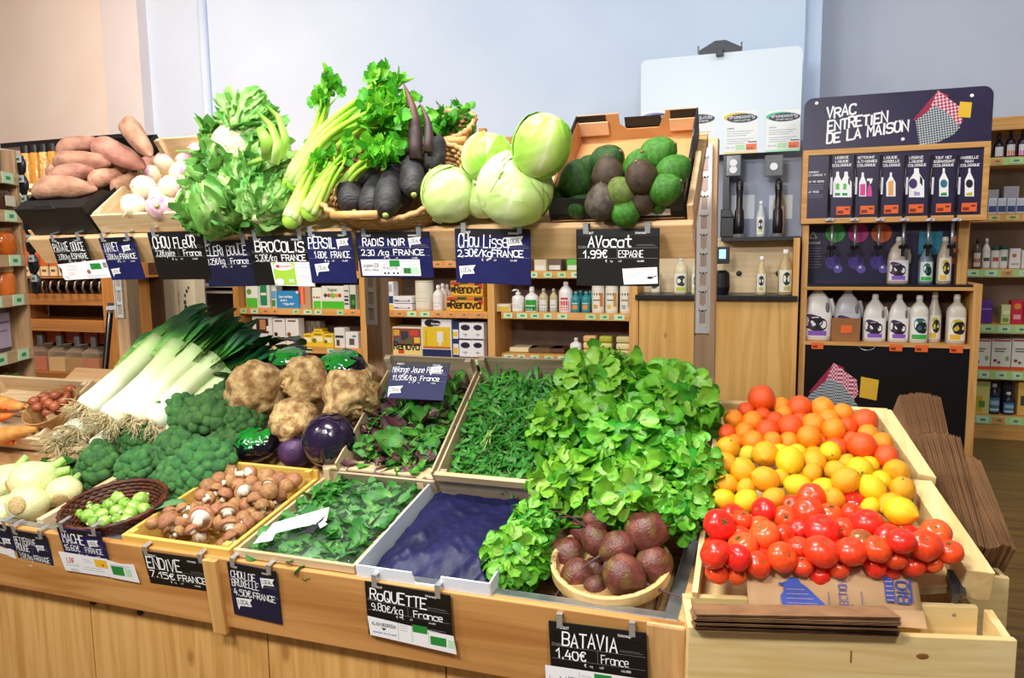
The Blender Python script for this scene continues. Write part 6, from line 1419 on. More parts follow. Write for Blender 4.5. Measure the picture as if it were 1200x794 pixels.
# ---------------------------------------------------------------- pine shelf units behind the counter
YU=5.6
zl={k:Z(x,y,YU) for k,(x,y) in dict(up=(650,318),mid=(650,366.5),low=(360,406.5),base=(520,512)).items()}
def shelf_unit(label,pl,pr,levels,seed,cols,right=True,left=True):
    x0,x1=X(pl,YU),X(pr,YU); r=thing('shelf_unit',label,'shelf unit',T((x0,YU,0))); w=x1-x0; t=.06; top=Z(600,160,YU)
    for q,on in ((0,left),(w-t,right)):
        if on: m=MB(); m.bb((q,0,0),(q+t,.40,top)); m.build('side_panel',SHV,r,bevel=.002)
    m=MB(); m.bb((0,.40,0),(w,.415,top)); m.build('back_panel',BACKW,r)
    for z in levels:
        m=MB(); m.bb((t,.012,z-.024),(w-t,.40,z)); m.build('shelf_board',SHW,r)
        m=MB(); m.bb((t-.002,-.006,z-.052),(w-t+.002,.012,z+.004)); e=m.build('shelf_edge',SHW,r)
        strips(e,t+.01,w-t-.01,-.006,z-.045,z-.006,cols,seed+int(z*100))
    m=MB(); m.bb((0,-.004,top-.05),(w,.40,top)); m.build('top_board',SHW,r)
    return r
lv=[.45,zl['low'],zl['mid'],zl['up'],Z(600,262,YU),Z(600,215,YU)]
shelf_unit('left pine shelf unit stocked with soy and tea cartons behind the celeriac',272,428,lv,1,[TAGM,TAGM,TAGG,TAGO])
lvB=[.45,Z(510,418.5,YU),Z(510,364.5,YU),Z(510,306,YU),Z(600,262,YU),Z(600,215,YU)]
shelf_unit('middle pine shelf unit stocked with paper rolls and tissues',437,579,lvB,2,[TAGO,TAGO,TAGM])
lvC=[.45,Z(650,416,YU),zl['mid'],zl['up'],Z(600,262,YU),Z(600,215,YU)]
shelf_unit('right pine shelf unit stocked with soaps and shampoos behind the rocket crate',579,747,lvC,3,[TAGM,TAGG],left=False)
m=MB(); a=X(565,5.58); m.bb((a,5.56,Z(569,176,5.58)),(a+.05,5.62,Z(569,150,5.58))); tag(m.build('wooden_peg',SHV,bevel=.003),'short pale wooden peg sticking up above the shelves behind the cabbages','peg')
m=MB(); a=X(736,5.58); m.bb((a,5.56,Z(740,170,5.58)),(a+.05,5.62,Z(740,141,5.58))); tag(m.build('wooden_peg',SHV,bevel=.003),'short wooden peg sticking up behind the avocado tray','peg')
zA,zA2=zl['mid'],zl['low']; Yp=YU+.03
G='cartons on the upper row of the left shelf unit'
pbox('white and lime narrow carton at the left end of the upper row',288,302,330,zA,Yp,'eef2e8',[(.05,.02,.9,.36,'5cc832'),(.1,.4,.8,.5,'f3f6ee'),(.3,.62,-1,.4,'6aa83a')],group=G)
pbox('white carton with dark green panel beside the lime one',303,316,331,zA,Yp+.02,'d9ddd2',[(.15,.1,.6,.8,'1f8a5a'),(.2,.5,.5,.1,'e8f0e0')],group=G)
pbox('pale carton with a blue and green picture',316,324,330,zA,Yp+.05,'e6e6de',[(.1,.35,.8,.3,'6aa2c8'),(.2,.05,.6,.25,'4c8a32')],group=G)
pbox('bright blue carton with white writing',324,350,341,zA,Yp,'2a8cc8',[(.9,.88,.1,.12,'f4f4f4')],[('Serviettes',.15,.62,.12,.6,'f4f8ff'),('extra',.2,.42,.12,.3,'f4f8ff'),('regular',.3,.22,.12,.55,'f4f8ff')],group=G)
pbox('brown carton with a wavy red stripe',350,364,335,zA,Yp+.02,'b89a78',[(.05,.2,.5,.75,'e8532c'),(.2,.2,.2,.75,'f08a5a')],group=G)
pbox('narrow white and green carton with coloured dots',366,377,337,zA,Yp,'e8ebdf',[(.1,.02,.8,.36,'5cc832'),(.2,.55,-1,.2,'d8402c'),(.5,.55,-1,.2,'2f8a3a'),(.75,.55,-1,.2,'e08a2c')],group=G)
pbox('wide white and green carton with a row of coloured dots',377,403,335,zA,Yp,'e3e3d8',[(.0,.02,1,.32,'4cc02c'),(.18,.6,-1,.15,'3a3a3a'),(.33,.6,-1,.15,'d8402c'),(.5,.6,-1,.2,'6cc83a'),(.66,.6,-1,.15,'e0a02c'),(.82,.6,-1,.15,'c03a3a')],[('Organyc',.3,.8,.1,.42,'4c8a3a')],group=G)
pbox('slim grey and black striped carton',403,409,334,zA,Yp,'d8d8d2',[(.1,.2,.8,.06,'2a2a2a'),(.1,.35,.8,.08,'2a2a2a'),(.1,.5,.8,.06,'2a2a2a'),(.1,.75,.8,.04,'2a2a2a')],group=G)
pbox('slim dark green carton at the right end of the upper row',410,417,334,zA,Yp,'d4d8c4',[(.05,.02,.9,.6,'1f5a2a'),(.3,.2,.5,.2,'4c9a3a')],group=G)
G='cartons on the lower row of the left shelf unit'
pbox('white display carton with a brown portrait picture',296,319,371,zA2,Yp,'e8e6e2',[(.2,.42,.62,.52,'3a2a22'),(.38,.55,.3,.35,'c48a5a'),(.05,.04,.9,.3,'f2f0ec'),(.72,.5,.24,.18,'f6f4f0')],group=G)
for i,(a,b,t) in enumerate(((320,334,373),(335,350,373))):
    pbox(('white carton with a small black leaf picture' if i==0 else 'white carton with a brown picture beside the leaf one'),a,b,t,zA2,Yp,'ebe8e4',[(.2,.88,.6,.06,'6a625a'),(.25,.42,-1,.3,'3a2a22' if i==0 else '8a4a2a'),(.5,.15,.35,.04,'8a8a8a'),(.35,.24,.2,.1,'9a5a3a')],group=G)
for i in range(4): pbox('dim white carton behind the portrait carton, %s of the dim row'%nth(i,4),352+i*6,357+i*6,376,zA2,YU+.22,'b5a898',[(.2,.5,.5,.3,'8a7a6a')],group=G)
for i,(a,b,t,d) in enumerate(((356,366,391,.02),(366,380,389,.02),(380,391,391,.0),(368,378,385,.08))):
    pbox('yellow tea carton, %s of the yellow ones'%nth(i,4),a,b,t,zA2,Yp+d,'e8c832',[(.1,.35,.8,.35,'f4eec0'),(.2,.42,-1,.35,'8a3a2a' if i==0 else '6a7a2a'),(.2,.8,.6,.08,'8a6a1a')],group=G)
pbox('white box with black lettering left of the last box',392,404,384,zA2,Yp,'e4e2de',[(.1,.5,.8,.12,'3a3a3a'),(.2,.1,.3,.3,'5a4a3a')],group=G)
pbox('white box with a dark drawing at the right end of the lower row',405,420,389,zA2,Yp,'eae8e4',[(.3,.2,.4,.4,'5a5a5a'),(.55,.7,.3,.1,'3a8a8a')],group=G)
# unit B
zB,zB2=Z(510,364.5,YU),Z(510,418.5,YU); G='goods on the middle shelf unit'
pbox('slim white and navy carton at the left end of the tissue box row',453,461,330,zB,Yp,'e8e8ea',[(.05,.25,.9,.25,'26386a'),(.05,.02,.9,.18,'e8c83a'),(.2,.65,.6,.25,'b0b4bc')],group=G)
for i,y in enumerate((347,356)):
    zz=zB if i==1 else Z(472,355.6,Yp)
    pbox('flat white carton with a blue band, %s one'%('upper' if i==0 else 'lower'),461,483,y,zz+.002,Yp,'e9e9e6',[(.05,.25,.85,.25,'5a6a9a'),(.3,.35,.5,.12,'e8ecf4')],group=G,depth=.14)
pbottle('round cream paper tub on the upper row of the middle unit',483,503,329,zB,Yp,'e4dcc8','d8d0ba','e9e2ce',[(.1,.75,.8,.02,'b0a890'),(.1,.45,.8,.02,'b0a890'),(.1,.3,.8,.02,'b0a890')],'jar',G,.05,'paper_tub',.6,cat='tub')
for i,(a,b,t,d) in enumerate(((505,517,334,0),(511,522,332,.07),(516,527,333,.13))): pbottle('white plastic bottle beside the tissue boxes, %s of three'%('nearest','middle','farthest')[i] ,a,b,t,zB,Yp+d,'ece8e2','f4f2ee','f0ece8',[(.1,.5,.8,.04,'8a8a8a'),(.1,.2,.6,.03,'b08a8a')],'round',G)
TISS='e8a832'
def tissue(label,a,b,yt,zb,Y):
    r=pbox(label,a,b,yt,zb,Y,TISS,[(.02,.72,.3,.25,'b84a2a'),(.3,.78,.25,.2,'3a4a2a'),(.55,.75,.2,.22,'d8702a'),(.75,.72,.22,.25,'3a2a1a'),(.1,.05,.85,.1,'f0c23a'),(.02,.3,.12,.3,'2a2418'),(.86,.5,.12,.3,'c03a2a')],[('Renova',.14,.22,.52,.8,'17130f')],group=G,depth=.12,cat='tissue box',name='tissue_box'); return r
tissue('lower orange tissue box lettered Renova',523,567,347.5,zB,Yp); tissue('upper orange tissue box lettered Renova',528,566,329,Z(545,347.3,Yp)+.002,Yp+.005)
r=pbox('kitchen roll pack with colourful pattern lettered Renova',460,494,383,zB2,Yp,'e6d9b8',[(.02,.35,.96,.6,'8a4a3a'),(.05,.7,.2,.2,'d8a83a'),(.3,.55,.25,.3,'3a3a4a'),(.6,.7,.3,.2,'c84a3a'),(.45,.4,.2,.2,'5a6a3a'),(.75,.45,.2,.2,'e8c04a'),(.1,.45,.2,.15,'4a6a7a'),(.02,.05,.96,.3,'ead98a'),(.2,.07,.2,.15,'c8502c')],[('Renova',.05,.22,.26,.9,'1a1612')],group=G,depth=.16,cat='paper roll pack',name='paper_roll_pack')
pbox('tall white yellow and navy carton with a coffee press picture',494,529,374,zB2,Yp,'eeeef0',[(.04,.22,.92,.58,'e8c62e'),(.02,.0,.96,.2,'1f2c5a'),(.04,.22,.92,.06,'c8702e'),(.3,.9,-2,.38,'1a1a20'),(.5,.9,-2,.30,'1a1a20'),(.52,.4,.2,.28,'e8e8e4'),(.58,.3,.08,.12,'e8e8e4'),(.14,.3,.03,.4,'b8a02a'),(.8,.35,.02,.3,'d0b030')],[('Senseo',.34,.86,.05,.3,'e8e8ea')],group=G,depth=.14)
pbox('slim navy carton with yellow windows',530,538,376,zB2,Yp,'22305e',[(.1,.52,.8,.25,'e8e8ea'),(.15,.58,.6,.12,'e8c62e'),(.1,.08,.8,.3,'e8e8ea'),(.15,.1,.6,.18,'e8c62e')],group=G)
for i,(a,b) in enumerate(((538,553),(553,567))):
    for j,(yt,zz) in enumerate(((378,Z(553,398.5,Yp)+.002),(398.5,zB2))):
        pbox('white coffee capsule box with a dark oval, %s %s of the block of four'%(('upper','lower')[j],('left','right')[i]),a,b,yt,zz,Yp,'eeeef2',[(.5,.72,-2,.72,'28203a'),(.25,.68,.5,.04,'c8b0c8'),(.3,.3,.4,.03,'6a6a7a'),(.48,.18,.04,.2,'6a6a7a'),(.02,.0,.96,.08,'3a3a4a')],group=G)
pbox('green and cream carton high on the middle unit',516,531,296,lvB[3],Yp,'2a7a3a',[(.4,.0,.6,1,'e0d8c0')],group=G)
for i,(a,b,c) in enumerate(((534,542,'2a4a9a'),(543,552,'3a62b8'))): pbox('blue carton on the top shelf behind the cabbages, %s'%('left one','right one')[i],a,b,172,Z(600,215,YU),Yp,c,group='blue cartons on the top shelf')
# unit C
zC,zC2=zl['mid'],Z(650,416,YU); G='soaps and shampoos on the right shelf unit'
pbox('small flat box with a yellow label at the left end of the soap row',582,598,356,zC,Yp,'d8c8a0',[(.1,.1,.8,.5,'e0b83a'),(.1,.7,.8,.2,'ece4cc')],group=G)
pbottle('white pump bottle at the left of the soap row',598,612,339,zC,Yp,'f0eee8','f4f2ee','f2f0ea',[(.2,.4,.6,.03,'8a8a86'),(.2,.25,.6,.03,'a0a09a'),(.2,.6,.5,.05,'b0b0aa')],'pump',G,.24)
pbottle('white pouch shaped bottle with green and navy label',613,629,336,zC,Yp,'eef0ec','f4f4f4','2aa02c',[(0,0,1,.35,'1c2a5a'),(.1,.42,.8,.08,'eef4ea'),(.1,.1,.6,.06,'c8d0e0')],'round',G,.22)
for i,(a,b) in enumerate(((630,641),(643,652))): pbottle('amber liquid soap bottle with white and blue label, %s one'%('left','right')[i],a,b,338,zC,Yp,'c8b88a','b8b0a0','e6e4dc',[(0,0,1,.3,'8aa2b8'),(.1,.5,.8,.05,'7a8a9a')],'round',G,.14)
pbottle('large white bottle with a red label and flip cap',653,669,330,zC,Yp,'f2eee8','f4f2ee','f4f0ec',[(.12,.02,.76,.62,'d8262c'),(.2,.72,.6,.14,'c8323a'),(.2,.25,.6,.08,'f4e8e8'),(.2,.08,.6,.08,'f0dcdc')],'round',G,.10)
for i,(a,b,d,t) in enumerate(((668,679,0,341.5),(680,691,0,341.5),(674,684,.08,340.5),(686,696,.08,340.5))): pbottle('teal bottle with an orange picture, %s'%('front left','front right','back left','back right')[i],a,b,t,zC,Yp+d,'2a8a90','5aa8b0','2a8a90',[(.2,.2,.6,.45,'e0923a'),(.15,.75,.7,.08,'d8ecec')],'round',G,.12)
for i,(a,b) in enumerate(((692,707),(708,723),(725,740))): pbottle('cream canister with a botanical label, %s of three'%('left','middle','right')[i],a,b,334,zC,Yp,'e9e2cf','efe9d8','ece6d4',[(.05,.78,.9,.1,'2a2622'),(.15,.5,.7,.06,'6a625a'),(.2,.1,.35,.2,('d8a04a','d8c04a','9ab0b8')[i]),(.75,.2,.25,.7,('d87a3a','c89a4a','a8b4b0')[i])],'jar',G,.06,'canister',.5,cat='canister')
pbottle('small white bottle with a red emblem beside the soap bars',667,680,396,zC2,Yp,'eeeae6','d8d4ce','f2f0ee',[(.5,.55,-1,.4,'b85a3a'),(.2,.15,.6,.06,'8a8a8a')],'square',G,.2)
for i,(a,b,yt,c) in enumerate(((593,622,405,'e8dcb0'),(614,652,404,'6a4e2a'),(640,660,406,'5a3a22'))):
    z0=zC2+.012*(1 if i else 0); w=X(b,Yp)-X(a,Yp); m=MB(); m.box((0,0,.02),(w,.2,.035)); tag(m.build('soap_tray',C(c,.6),M=T((X((a+b)/2,Yp),Yp+.16,zC2+.001))@RZ((0,8,-6)[i]),bevel=.004),('cream','olive brown','dark brown')[i]+' slab of soap lying on the lower shelf','soap','soap slabs on the lower shelf')
k=0
for i,(a,b) in enumerate(((683,698),(702,717),(722,738))):
    for j,(yt,zf) in enumerate(((391,2),(399.5,1),(408,0))):
        zz=zC2+zf*.052+.001; c=(('e8b078','f0d890'),('b8b83a','d8d87a'),('d8c890','eae0a8'))[i][j%2]
        w=X(b,Yp)-X(a,Yp); m=MB(); m.box((0,.04,.025),(w,.08,.048)); mm=m.mesh('soap_bar',C(c,.5))
        o=tag(obj('soap_bar',mm,T((X((a+b)/2,Yp),Yp,zz))),'soap bar in the %s stack, %s one'%(('left','middle','right')[i],('top','middle','bottom')[j]),'soap','stacks of soap bars'); bv=o.modifiers.new('bevel','BEVEL'); bv.width=.012; bv.segments=3
for i,(a,b,yt,c,d) in enumerate(((626,640,300,'d8c8a8',.0),(642,658,300,'6a5a4a',.05),(664,678,300,'5cb83a',.0))):
    pbox(('cream','brown','green')[i]+' carton on the upper shelf half hidden behind the price cards',a,b,yt,zl['up'],Yp+d,c,[(.1,.1,.8,.3,'e8e4d4')],group=G)
# ---------------------------------------------------------------- bulk shampoo station
YS=5.5
st=thing('refill_station','pine counter with black worktop and two soap dispensers left of the purple cabinet','refill station',T((X(745,YS),YS,0))); ox=X(745,YS); W_=X(937,YS)-ox
def sp_(name,mb,mt,par=None,**k): return mb.build(name,mt,par or st,M=(T((-ox,-YS,0)) if par is None else None),**k)
PANEL=wood('station_pine','dfb268','cb9648','z',.5,.35,knotc='8a5a26'); PANX=wood('station_back_pine','ecd6ae','dcc090','x',.5,.5,knotc='8a6a3a'); BLT=mat('black_worktop','101012','0b0b0d',20,.35)
zt=Z(880,346,YS); xs=[X(p,YS,400) for p in (748,838,929)]
for a,b in zip(xs,xs[1:]):
    m=MB(); m.bb((a+.002,YS+.01,.05),(b-.002,YS+.03,zt-.035)); sp_('front_panel',m,PANEL)
m=MB(); m.bb((X(740,YS),YS+.005,0),(X(748,YS),YS+.42,zt-.03)); sp_('side_panel',m,SHV)
m=MB(); m.bb((X(929,YS),YS-.0,0),(X(936,YS),YS+.42,Z(900,279,YS))); sp_('side_panel',m,SHV)
m=MB(); m.bb((X(745,YS),YS-.03,zt-.035),(X(935,YS),YS+.42,zt)); sp_('worktop',m,BLT,bevel=.004)
zu=Z(885,277,YS)
m=MB(); m.bb((X(745,YS),YS+.36,zt),(X(934,YS),YS+.38,zu)); sp_('pine_backboard',m,PANX)
for px in (866,912):
    p=atY(px,320,YS+.36); m=MB(); m.lathe([(0,0),(.02,0),(.02,.012),(.01,.014),(0,.014)],16,M=T(p)@RX(90)); sp_('bolt',m,mat('bolt_black','1a1a1a',rough=.4),smooth=False)
m=MB(); m.bb((X(842,YS),YS+.16,zu-.03),(X(936,YS),YS+.42,zu)); sp_('upper_shelf',m,BLT,bevel=.003)
zh=Z(850,182,YS+.2)
m=MB(); m.bb((X(752,YS+.4),YS+.40,zu),(X(938,YS+.4),YS+.42,zh+.1)); sp_('grey_back_panel',m,mat('panel_bluegrey','aab2c8','a2aac0',5,.5))
m=MB(); m.bb((X(846,YS+.3),YS+.2,zu),(X(853,YS+.3),YS+.4,zh)); sp_('black_upright',m,BLT)
# white header board
YH=YS+.2; a,b=X(751,YH,120),X(939,YH,120); z0,z1=Z(845,181,YH),Z(845,62,YH); w,h=b-a,z1-z0
def rrect(w,h,r,n=6,corners=(1,1,1,1)):
    pts=[]
    for k,(cx,cy,q) in enumerate(((w-r,r,-90),(w-r,h-r,0),(r,h-r,90),(r,r,180))):
        if corners[k]: pts+=[(cx+r*cos(rad(q+90*i/n)),cy+r*sin(rad(q+90*i/n))) for i in range(n+1)]
        else: pts.append(((w,0),(w,h),(0,h),(0,0))[k])
    return pts
HB=T((a,YH,z0))@RX(90)
m=MB(); m.prism(rrect(w,h,.045),-.016,0); hb=m.build('header_board',mat('header_white','dbe8f2',rough=.35),st,M=T((-ox,-YS,0))@HB)
m=MB(); m.prism(rrect(w,h,.045),-.05,-.017); m.build('header_edge',BLT,hb)
def label_sheet(px0,px1,py0,py1,head,arc,foot,l2):
    aa=(X(px0,YH,150)-a); bb=(X(px1,YH,150)-a); y1=Z((px0+px1)/2,py0,YH)-z0; y0=max(.0,Z((px0+px1)/2,py1,YH)-z0); W2=bb-aa; H2=y1-y0; ms=['f3f6f5',arc,'3c4152','f4f6f6','9aa4b0','bfe6b8','f07a4a',foot,'2a2a30']
    m=MB(); rect(m,aa,y0,W2,H2,0,.001); n=24
    el=lambda cx,cy,rx,ry,z:[(cx+rx*cos(2*pi*q/n),cy+ry*sin(2*pi*q/n),z) for q in range(n)]
    m.add(el(aa+W2*.40,y1-H2*.14,W2*.42,H2*.105,.0014),[tuple(range(n))],1); m.add(el(aa+W2*.53,y1-H2*.17,W2*.46,H2*.105,.0018),[tuple(range(n))],2)
    text(m,head,aa+W2*.14,y1-H2*.165,H2*.07,H2*.010,3,fit=W2*.78,z=.0022); text(m,l2,aa+W2*.28,y1-H2*.235,H2*.04,H2*.006,3,fit=W2*.5,z=.0022)
    text(m,'CORPS' if l2[0]=='d' else 'CHEVEUX',aa+W2*.08,y1-H2*.42,H2*.03,H2*.008,8,fit=W2*.22,z=.0014)
    for i in range(3): rect(m,aa+W2*.08,y1-H2*(.48+.05*i),W2*(.8-.1*i),H2*.012,4,.0014)
    for i in range(3): rect(m,aa+W2*.08,y1-H2*(.66+.05*i),W2*(.82-.14*i),H2*.012,4,.0014)
    rect(m,aa+W2*.34,y0+H2*.08,W2*.29,H2*.13,5,.0014); rect(m,aa+W2*.66,y0+H2*.07,W2*.32,H2*.15,6,.0014); text(m,'16.90',aa+W2*.68,y0+H2*.10,H2*.04,H2*.01,8,fit=W2*.2,z=.0018); rect(m,aa+W2*.72,y0+H2*.25,W2*.26,H2*.025,8,.0014); rect(m,aa,y0,W2,H2*.05,7,.0014)
    text(m,'VRAC BIO',aa+W2*.05,y0+H2*.13,H2*.035,H2*.008,4,fit=W2*.26,z=.0014)
    m.build('printed_sheet',[C(c,.5) for c in ms],hb)
label_sheet(752,790,130,180,'savon',"9a92d8",'c8c0e8','doux'); label_sheet(802,838,131,181,'n liquide','c8ccd8','c8ccd8','de Marseille'); label_sheet(849,888,130,183,'shampooing','e8c83a','f2dc9a','douche'); label_sheet(898,938,129,182,'shampooing','5cc8a0','a8ecc0','cheveux')
# clamp on top of the board
YK=YH+.02; p=atY(844,58,YK); cl=thing('clamp','dark metal clamp sitting on top of the white header board','clamp',T(p)); s=1/pxm(p)
m=MB(); m.prism([(-25*s,-6*s),(24*s,-6*s),(25*s,0),(6*s,10*s),(-6*s,10*s),(-25*s,0)],-.012,.012,M=RX(90)); m.build('bracket',mat('clamp_dark','2b2f3a',rough=.4),cl,bevel=.002)
m=MB(); m.bb((-4*s,-.06,-9*s),(4*s,.02,-1*s)); m.build('arm',mat('clamp_dark','2b2f3a',rough=.4),cl,bevel=.002)
for q in (-25,24): m=MB(); m.tube([(q*s,-.005,-12*s),(q*s,-.005,6*s)],.006,8); m.ball((q*s,-.005,-12*s),.011,8,6); m.build('bolt',STEEL,cl,smooth=True)
# dispensers
def dispenser(label,px,pl,pr):
    Yd=YS+.12; zb=zu; x=X(px,Yd,240); r=thing('soap_dispenser',label,'soap dispenser',T((x,Yd+.08,zb)),'soap dispensers')
    a=X(pl,Yd,190)-x; b=X(pr,Yd,190)-x; z1_=Z(px,180,Yd)-zb; z0_=Z(px,205,Yd)-zb
    m=MB(); m.bb((a,-.02,z0_),(b,.06,z1_)); m.build('clear_block',mat('block_clear','8d9096',rough=.12,trans=.35),r,bevel=.006)
    for q in (.30,.62) if px<890 else (.45,): m=MB(); m.lathe([(0,0),(.026,0),(.026,.006),(0,.006)],16,M=T((a+(b-a)*.5,-.021,z0_+(z1_-z0_)*q))@RX(90)); m.build('knob',mat('knob_white','f0f0f0'),r)
    H1=Z(px,206,Yd)-zb; H2=Z(px,276,Yd)-zb
    m=MB(); m.lathe([(0,.02),(.032,.02),(.036,.09),(.032,.20),(.022,.23),(.022,.34),(.026,.38),(.024,.43),(.012,.455),(0,.46)],16,M=S(1,1,(H1-.01)/.46)); m.build('pump_handle',mat('pump_black','121214',rough=.3),r,smooth=True)
    m=MB(); m.ball((.0,-.036,(H1)*.42),(.006,.003,.006)); m.build('red_button',C('d8302a'),r); m=MB(); m.ball((.0,-.026,(H1)*.80),(.004,.003,.004)); m.build('lamp',C('e8b040'),r)
    m=MB(); m.lathe([(0,0),(.045,0),(.045,.022),(0,.022)],18); m.build('base',mat('pump_grey','6a6c70',rough=.3),r)
    return r
dispenser('left black soap dispenser with a pump handle under the white board',866,850,868); dispenser('right black soap dispenser with a bottle behind it',912,896,918)
for i,(a,b,y0,y1) in enumerate(((855,882,229,257),(899,926,229,257))):
    m=MB(); Yq=YS+.395; m.bb((X(a,Yq),Yq,Z(a,y1,Yq)),(X(b,Yq),Yq+.003,Z(a,y0,Yq))); tag(m.build('white_card',mat('card_pale','e6ecf2',rough=.4)),'pale square card on the grey panel behind the %s dispenser'%('left','right')[i],'card')
m=MB(); Yq=YS+.1; x0,x1=X(842,Yq),X(858,Yq); m.bb((x0,Yq+.08,zu),(x1,Yq+.2,zu+.14)); m.prism([(x0,zu+.14),(x1,zu+.14),(x1-.03,zu+.2),(x0,zu+.2)],-Yq-.2,-Yq-.08,M=RX(90)@S(1,1,1)); tag(m.build('black_machine',BLT,bevel=.006),'black machine at the left end of the upper shelf half hidden by the post','machine')
pbottle('small clear bottle with white cap between the dispensers',886,897,235,zu,YS+.2,'c8ccd0','f2f2f2','eef0ee',[(.5,.55,-1,.6,'2a2e28'),(.3,.12,.4,.15,'c8d06a')],'tall','sample bottles',.1)
pbottle('large clear bottle behind the right dispenser',906,921,214,zu,YS+.28,'b8a88a','f2f2f2','eef0ee',[(.55,.5,-1,.6,'2a2e28')],'tall','sample bottles',.08)
pbottle('small amber bottle with white cap on the black worktop',886,899,300,zt,YS+.06,'cdb888','f2f2f2','eceadc',[(.5,.62,-1,.55,'1c2a20'),(.3,.08,.4,.2,'c8b84a')],'tall','bottles on the black worktop',.12)
pbottle('large amber bottle with white cap on the black worktop',912,930,292,zt,YS+.06,'c2aa78','f2f2f2','eceadc',[(.6,.6,-1,.6,'1f3a2a'),(.4,.06,.5,.2,'c8c07a')],'tall','bottles on the black worktop',.11)
pbottle('pale bottle with a dark oval label left of the white rail post',789,805,302,zt,YS+.06,'d8cca8','e8e4d8','ece8d8',[(.6,.6,-1,.6,'1c2a20'),(.3,.05,.6,.2,'b8c83a')],'square','bottles on the black worktop',.08)
pbottle('pale bottle partly hidden by the white rail post',810,822,302,zt,YS+.06,'d8cca8','e8e4d8','ece8d8',[(.6,.6,-1,.6,'1c2a20'),(.3,.05,.6,.2,'b8c83a')],'square','bottles on the black worktop',.08)
pbottle('short bottle behind the avocado price card',762,774,314,zt,YS+.14,'c8b890','5a4632','e0d8c0',[(.4,.5,-1,.5,'3a3a2a')],'square','bottles on the black worktop',.1)
m=MB(); Yq=YS+.1; m.bb((X(840,Yq),Yq,Z(847,309,Yq)),(X(854,Yq),Yq+.05,Z(847,289,Yq))); q=thing('scale_display','small black screen with a pale blue display right of the post','display',Matrix()); m.build('housing',BLT,q,bevel=.004)
m=MB(); m.bb((X(842,Yq),Yq-.002,Z(847,303,Yq)),(X(850,Yq),Yq,Z(847,292,Yq))); m.build('screen',mat('screen_blue','a8dcf0',emit=.6),q)
m=MB(); m.bb((X(838,Yq),Yq+.02,zu-.6 if False else Z(847,309,Yq)-.002),(X(842,Yq),Yq+.05,Z(847,309,Yq))); m.lathe([(0,0),(.05,0),(.06,.05),(.055,.15),(.03,.17),(0,.17)],16,M=T((X(845,Yq),Yq+.06,zt))); m.build('stand',BLT,q)
# ---------------------------------------------------------------- purple refill cabinet
YV=5.6; NAVYB=mat('navy_board','2b2347','261f40',4,.35); NAVYD=mat('black_board','0d0b12','0a090e',6,.3); OAK=wood('cabinet_pine','dca763','c58c46','z',.5,.6,knots=False); OAKX=wood('cabinet_pine_lying','dca763','c58c46','x',.5,.6,knots=False)
ox=X(938,YV); vr=thing('refill_cabinet','tall navy and pine cabinet for refills headed VRAC ENTRETIEN DE LA MAISON','cabinet',T((ox,YV,0)))
def vc(name,mb,mt,M=Matrix(),par=None,**k): 
    return mb.build(name,mt,par or vr,M=(T((-ox,-YV,0))@M if par is None else M),**k)
Xv=lambda p,y=330,Y=YV: X(p,Y,y)
zS=Z(1040,402,YV); zSl=Z(1040,336,YV); zFr=Z(1050,258,YV)
m=MB(); m.bb((Xv(935,450),YV-.01,0),(Xv(942,450),YV+.36,zFr)); vc('side_panel',m,OAK)
m=MB(); m.bb((Xv(1136,420),YV-.01,0),(Xv(1146,420),YV+.36,zSl+.02)); vc('side_panel',m,OAK)
m=MB(); m.bb((Xv(1128,300),YV+.14,zSl),(Xv(1140,300),YV+.36,zFr)); vc('upper_upright',m,OAK)
m=MB(); m.bb((Xv(940),YV+.36,0),(Xv(1142),YV+.37,zFr)); vc('back_panel',m,BACKW)
m=MB(); m.bb((Xv(940,402),YV-.012,zS-.022),(Xv(1137,402),YV+.36,zS)); vc('shelf_board',m,OAKX)
m=MB(); m.bb((Xv(940,336),YV-.012,zSl-.022),(Xv(1146,336),YV+.36,zSl)); vc('counter_board',m,OAKX); m=MB(); m.bb((Xv(942,330),YV+.0,zSl),(Xv(1140,330),YV+.34,zSl+.014)); vc('black_drip_tray',m,BLT)
m=MB(); m.bb((Xv(942,450),YV+.0,.06),(Xv(1137,450),YV+.02,zS-.022)); lowp=vc('lower_door',m,NAVYD)
m=MB(); m.bb((Xv(942,300),YV+.22,zSl+.014),(Xv(1129,300),YV+.235,zFr)); backp=vc('middle_poster',m,NAVYB)
YF=YV-.04
fx0,fx1,fz0,fz1=X(940,YF,215),X(1158,YF,215),Z(1050,260,YF),Z(1050,171,YF)
bw=.035
for aa,bb in (((fx0,fz0),(fx1,fz0+bw)),((fx0,fz1-bw),(fx1,fz1)),((fx0,fz0+bw),(fx0+bw,fz1-bw)),((fx1-bw,fz0+bw),(fx1,fz1-bw))):
    m=MB(); m.bb((aa[0],YF-.015,aa[1]),(bb[0],YF+.28,bb[1])); vc('poster_frame',m,OAKX,bevel=.002)
m=MB(); m.bb((fx0+bw,YF-.004,fz0+bw),(fx1-bw,YF+.01,fz1-bw)); post_=vc('product_poster',m,NAVYB)
hx0,hx1,hz0,hz1=X(942,YF,140),X(1163,YF,140),fz1-.004,Z(1050,108,YF); hw,hh=hx1-hx0,hz1-hz0
HM=T((hx0,YF,hz0))@RX(90)
m=MB(); m.prism(rrect(hw,hh,.06,6,(0,1,1,0)),-.018,0); hd=vc('header_board',m,NAVYB,HM)
def L_at(px,py): p=atY(px,py,YF); return (p.x-hx0,p.z-hz0)
m=MB(); s=1/pxm(atY(1030,140,YF)); rg=R_(2)
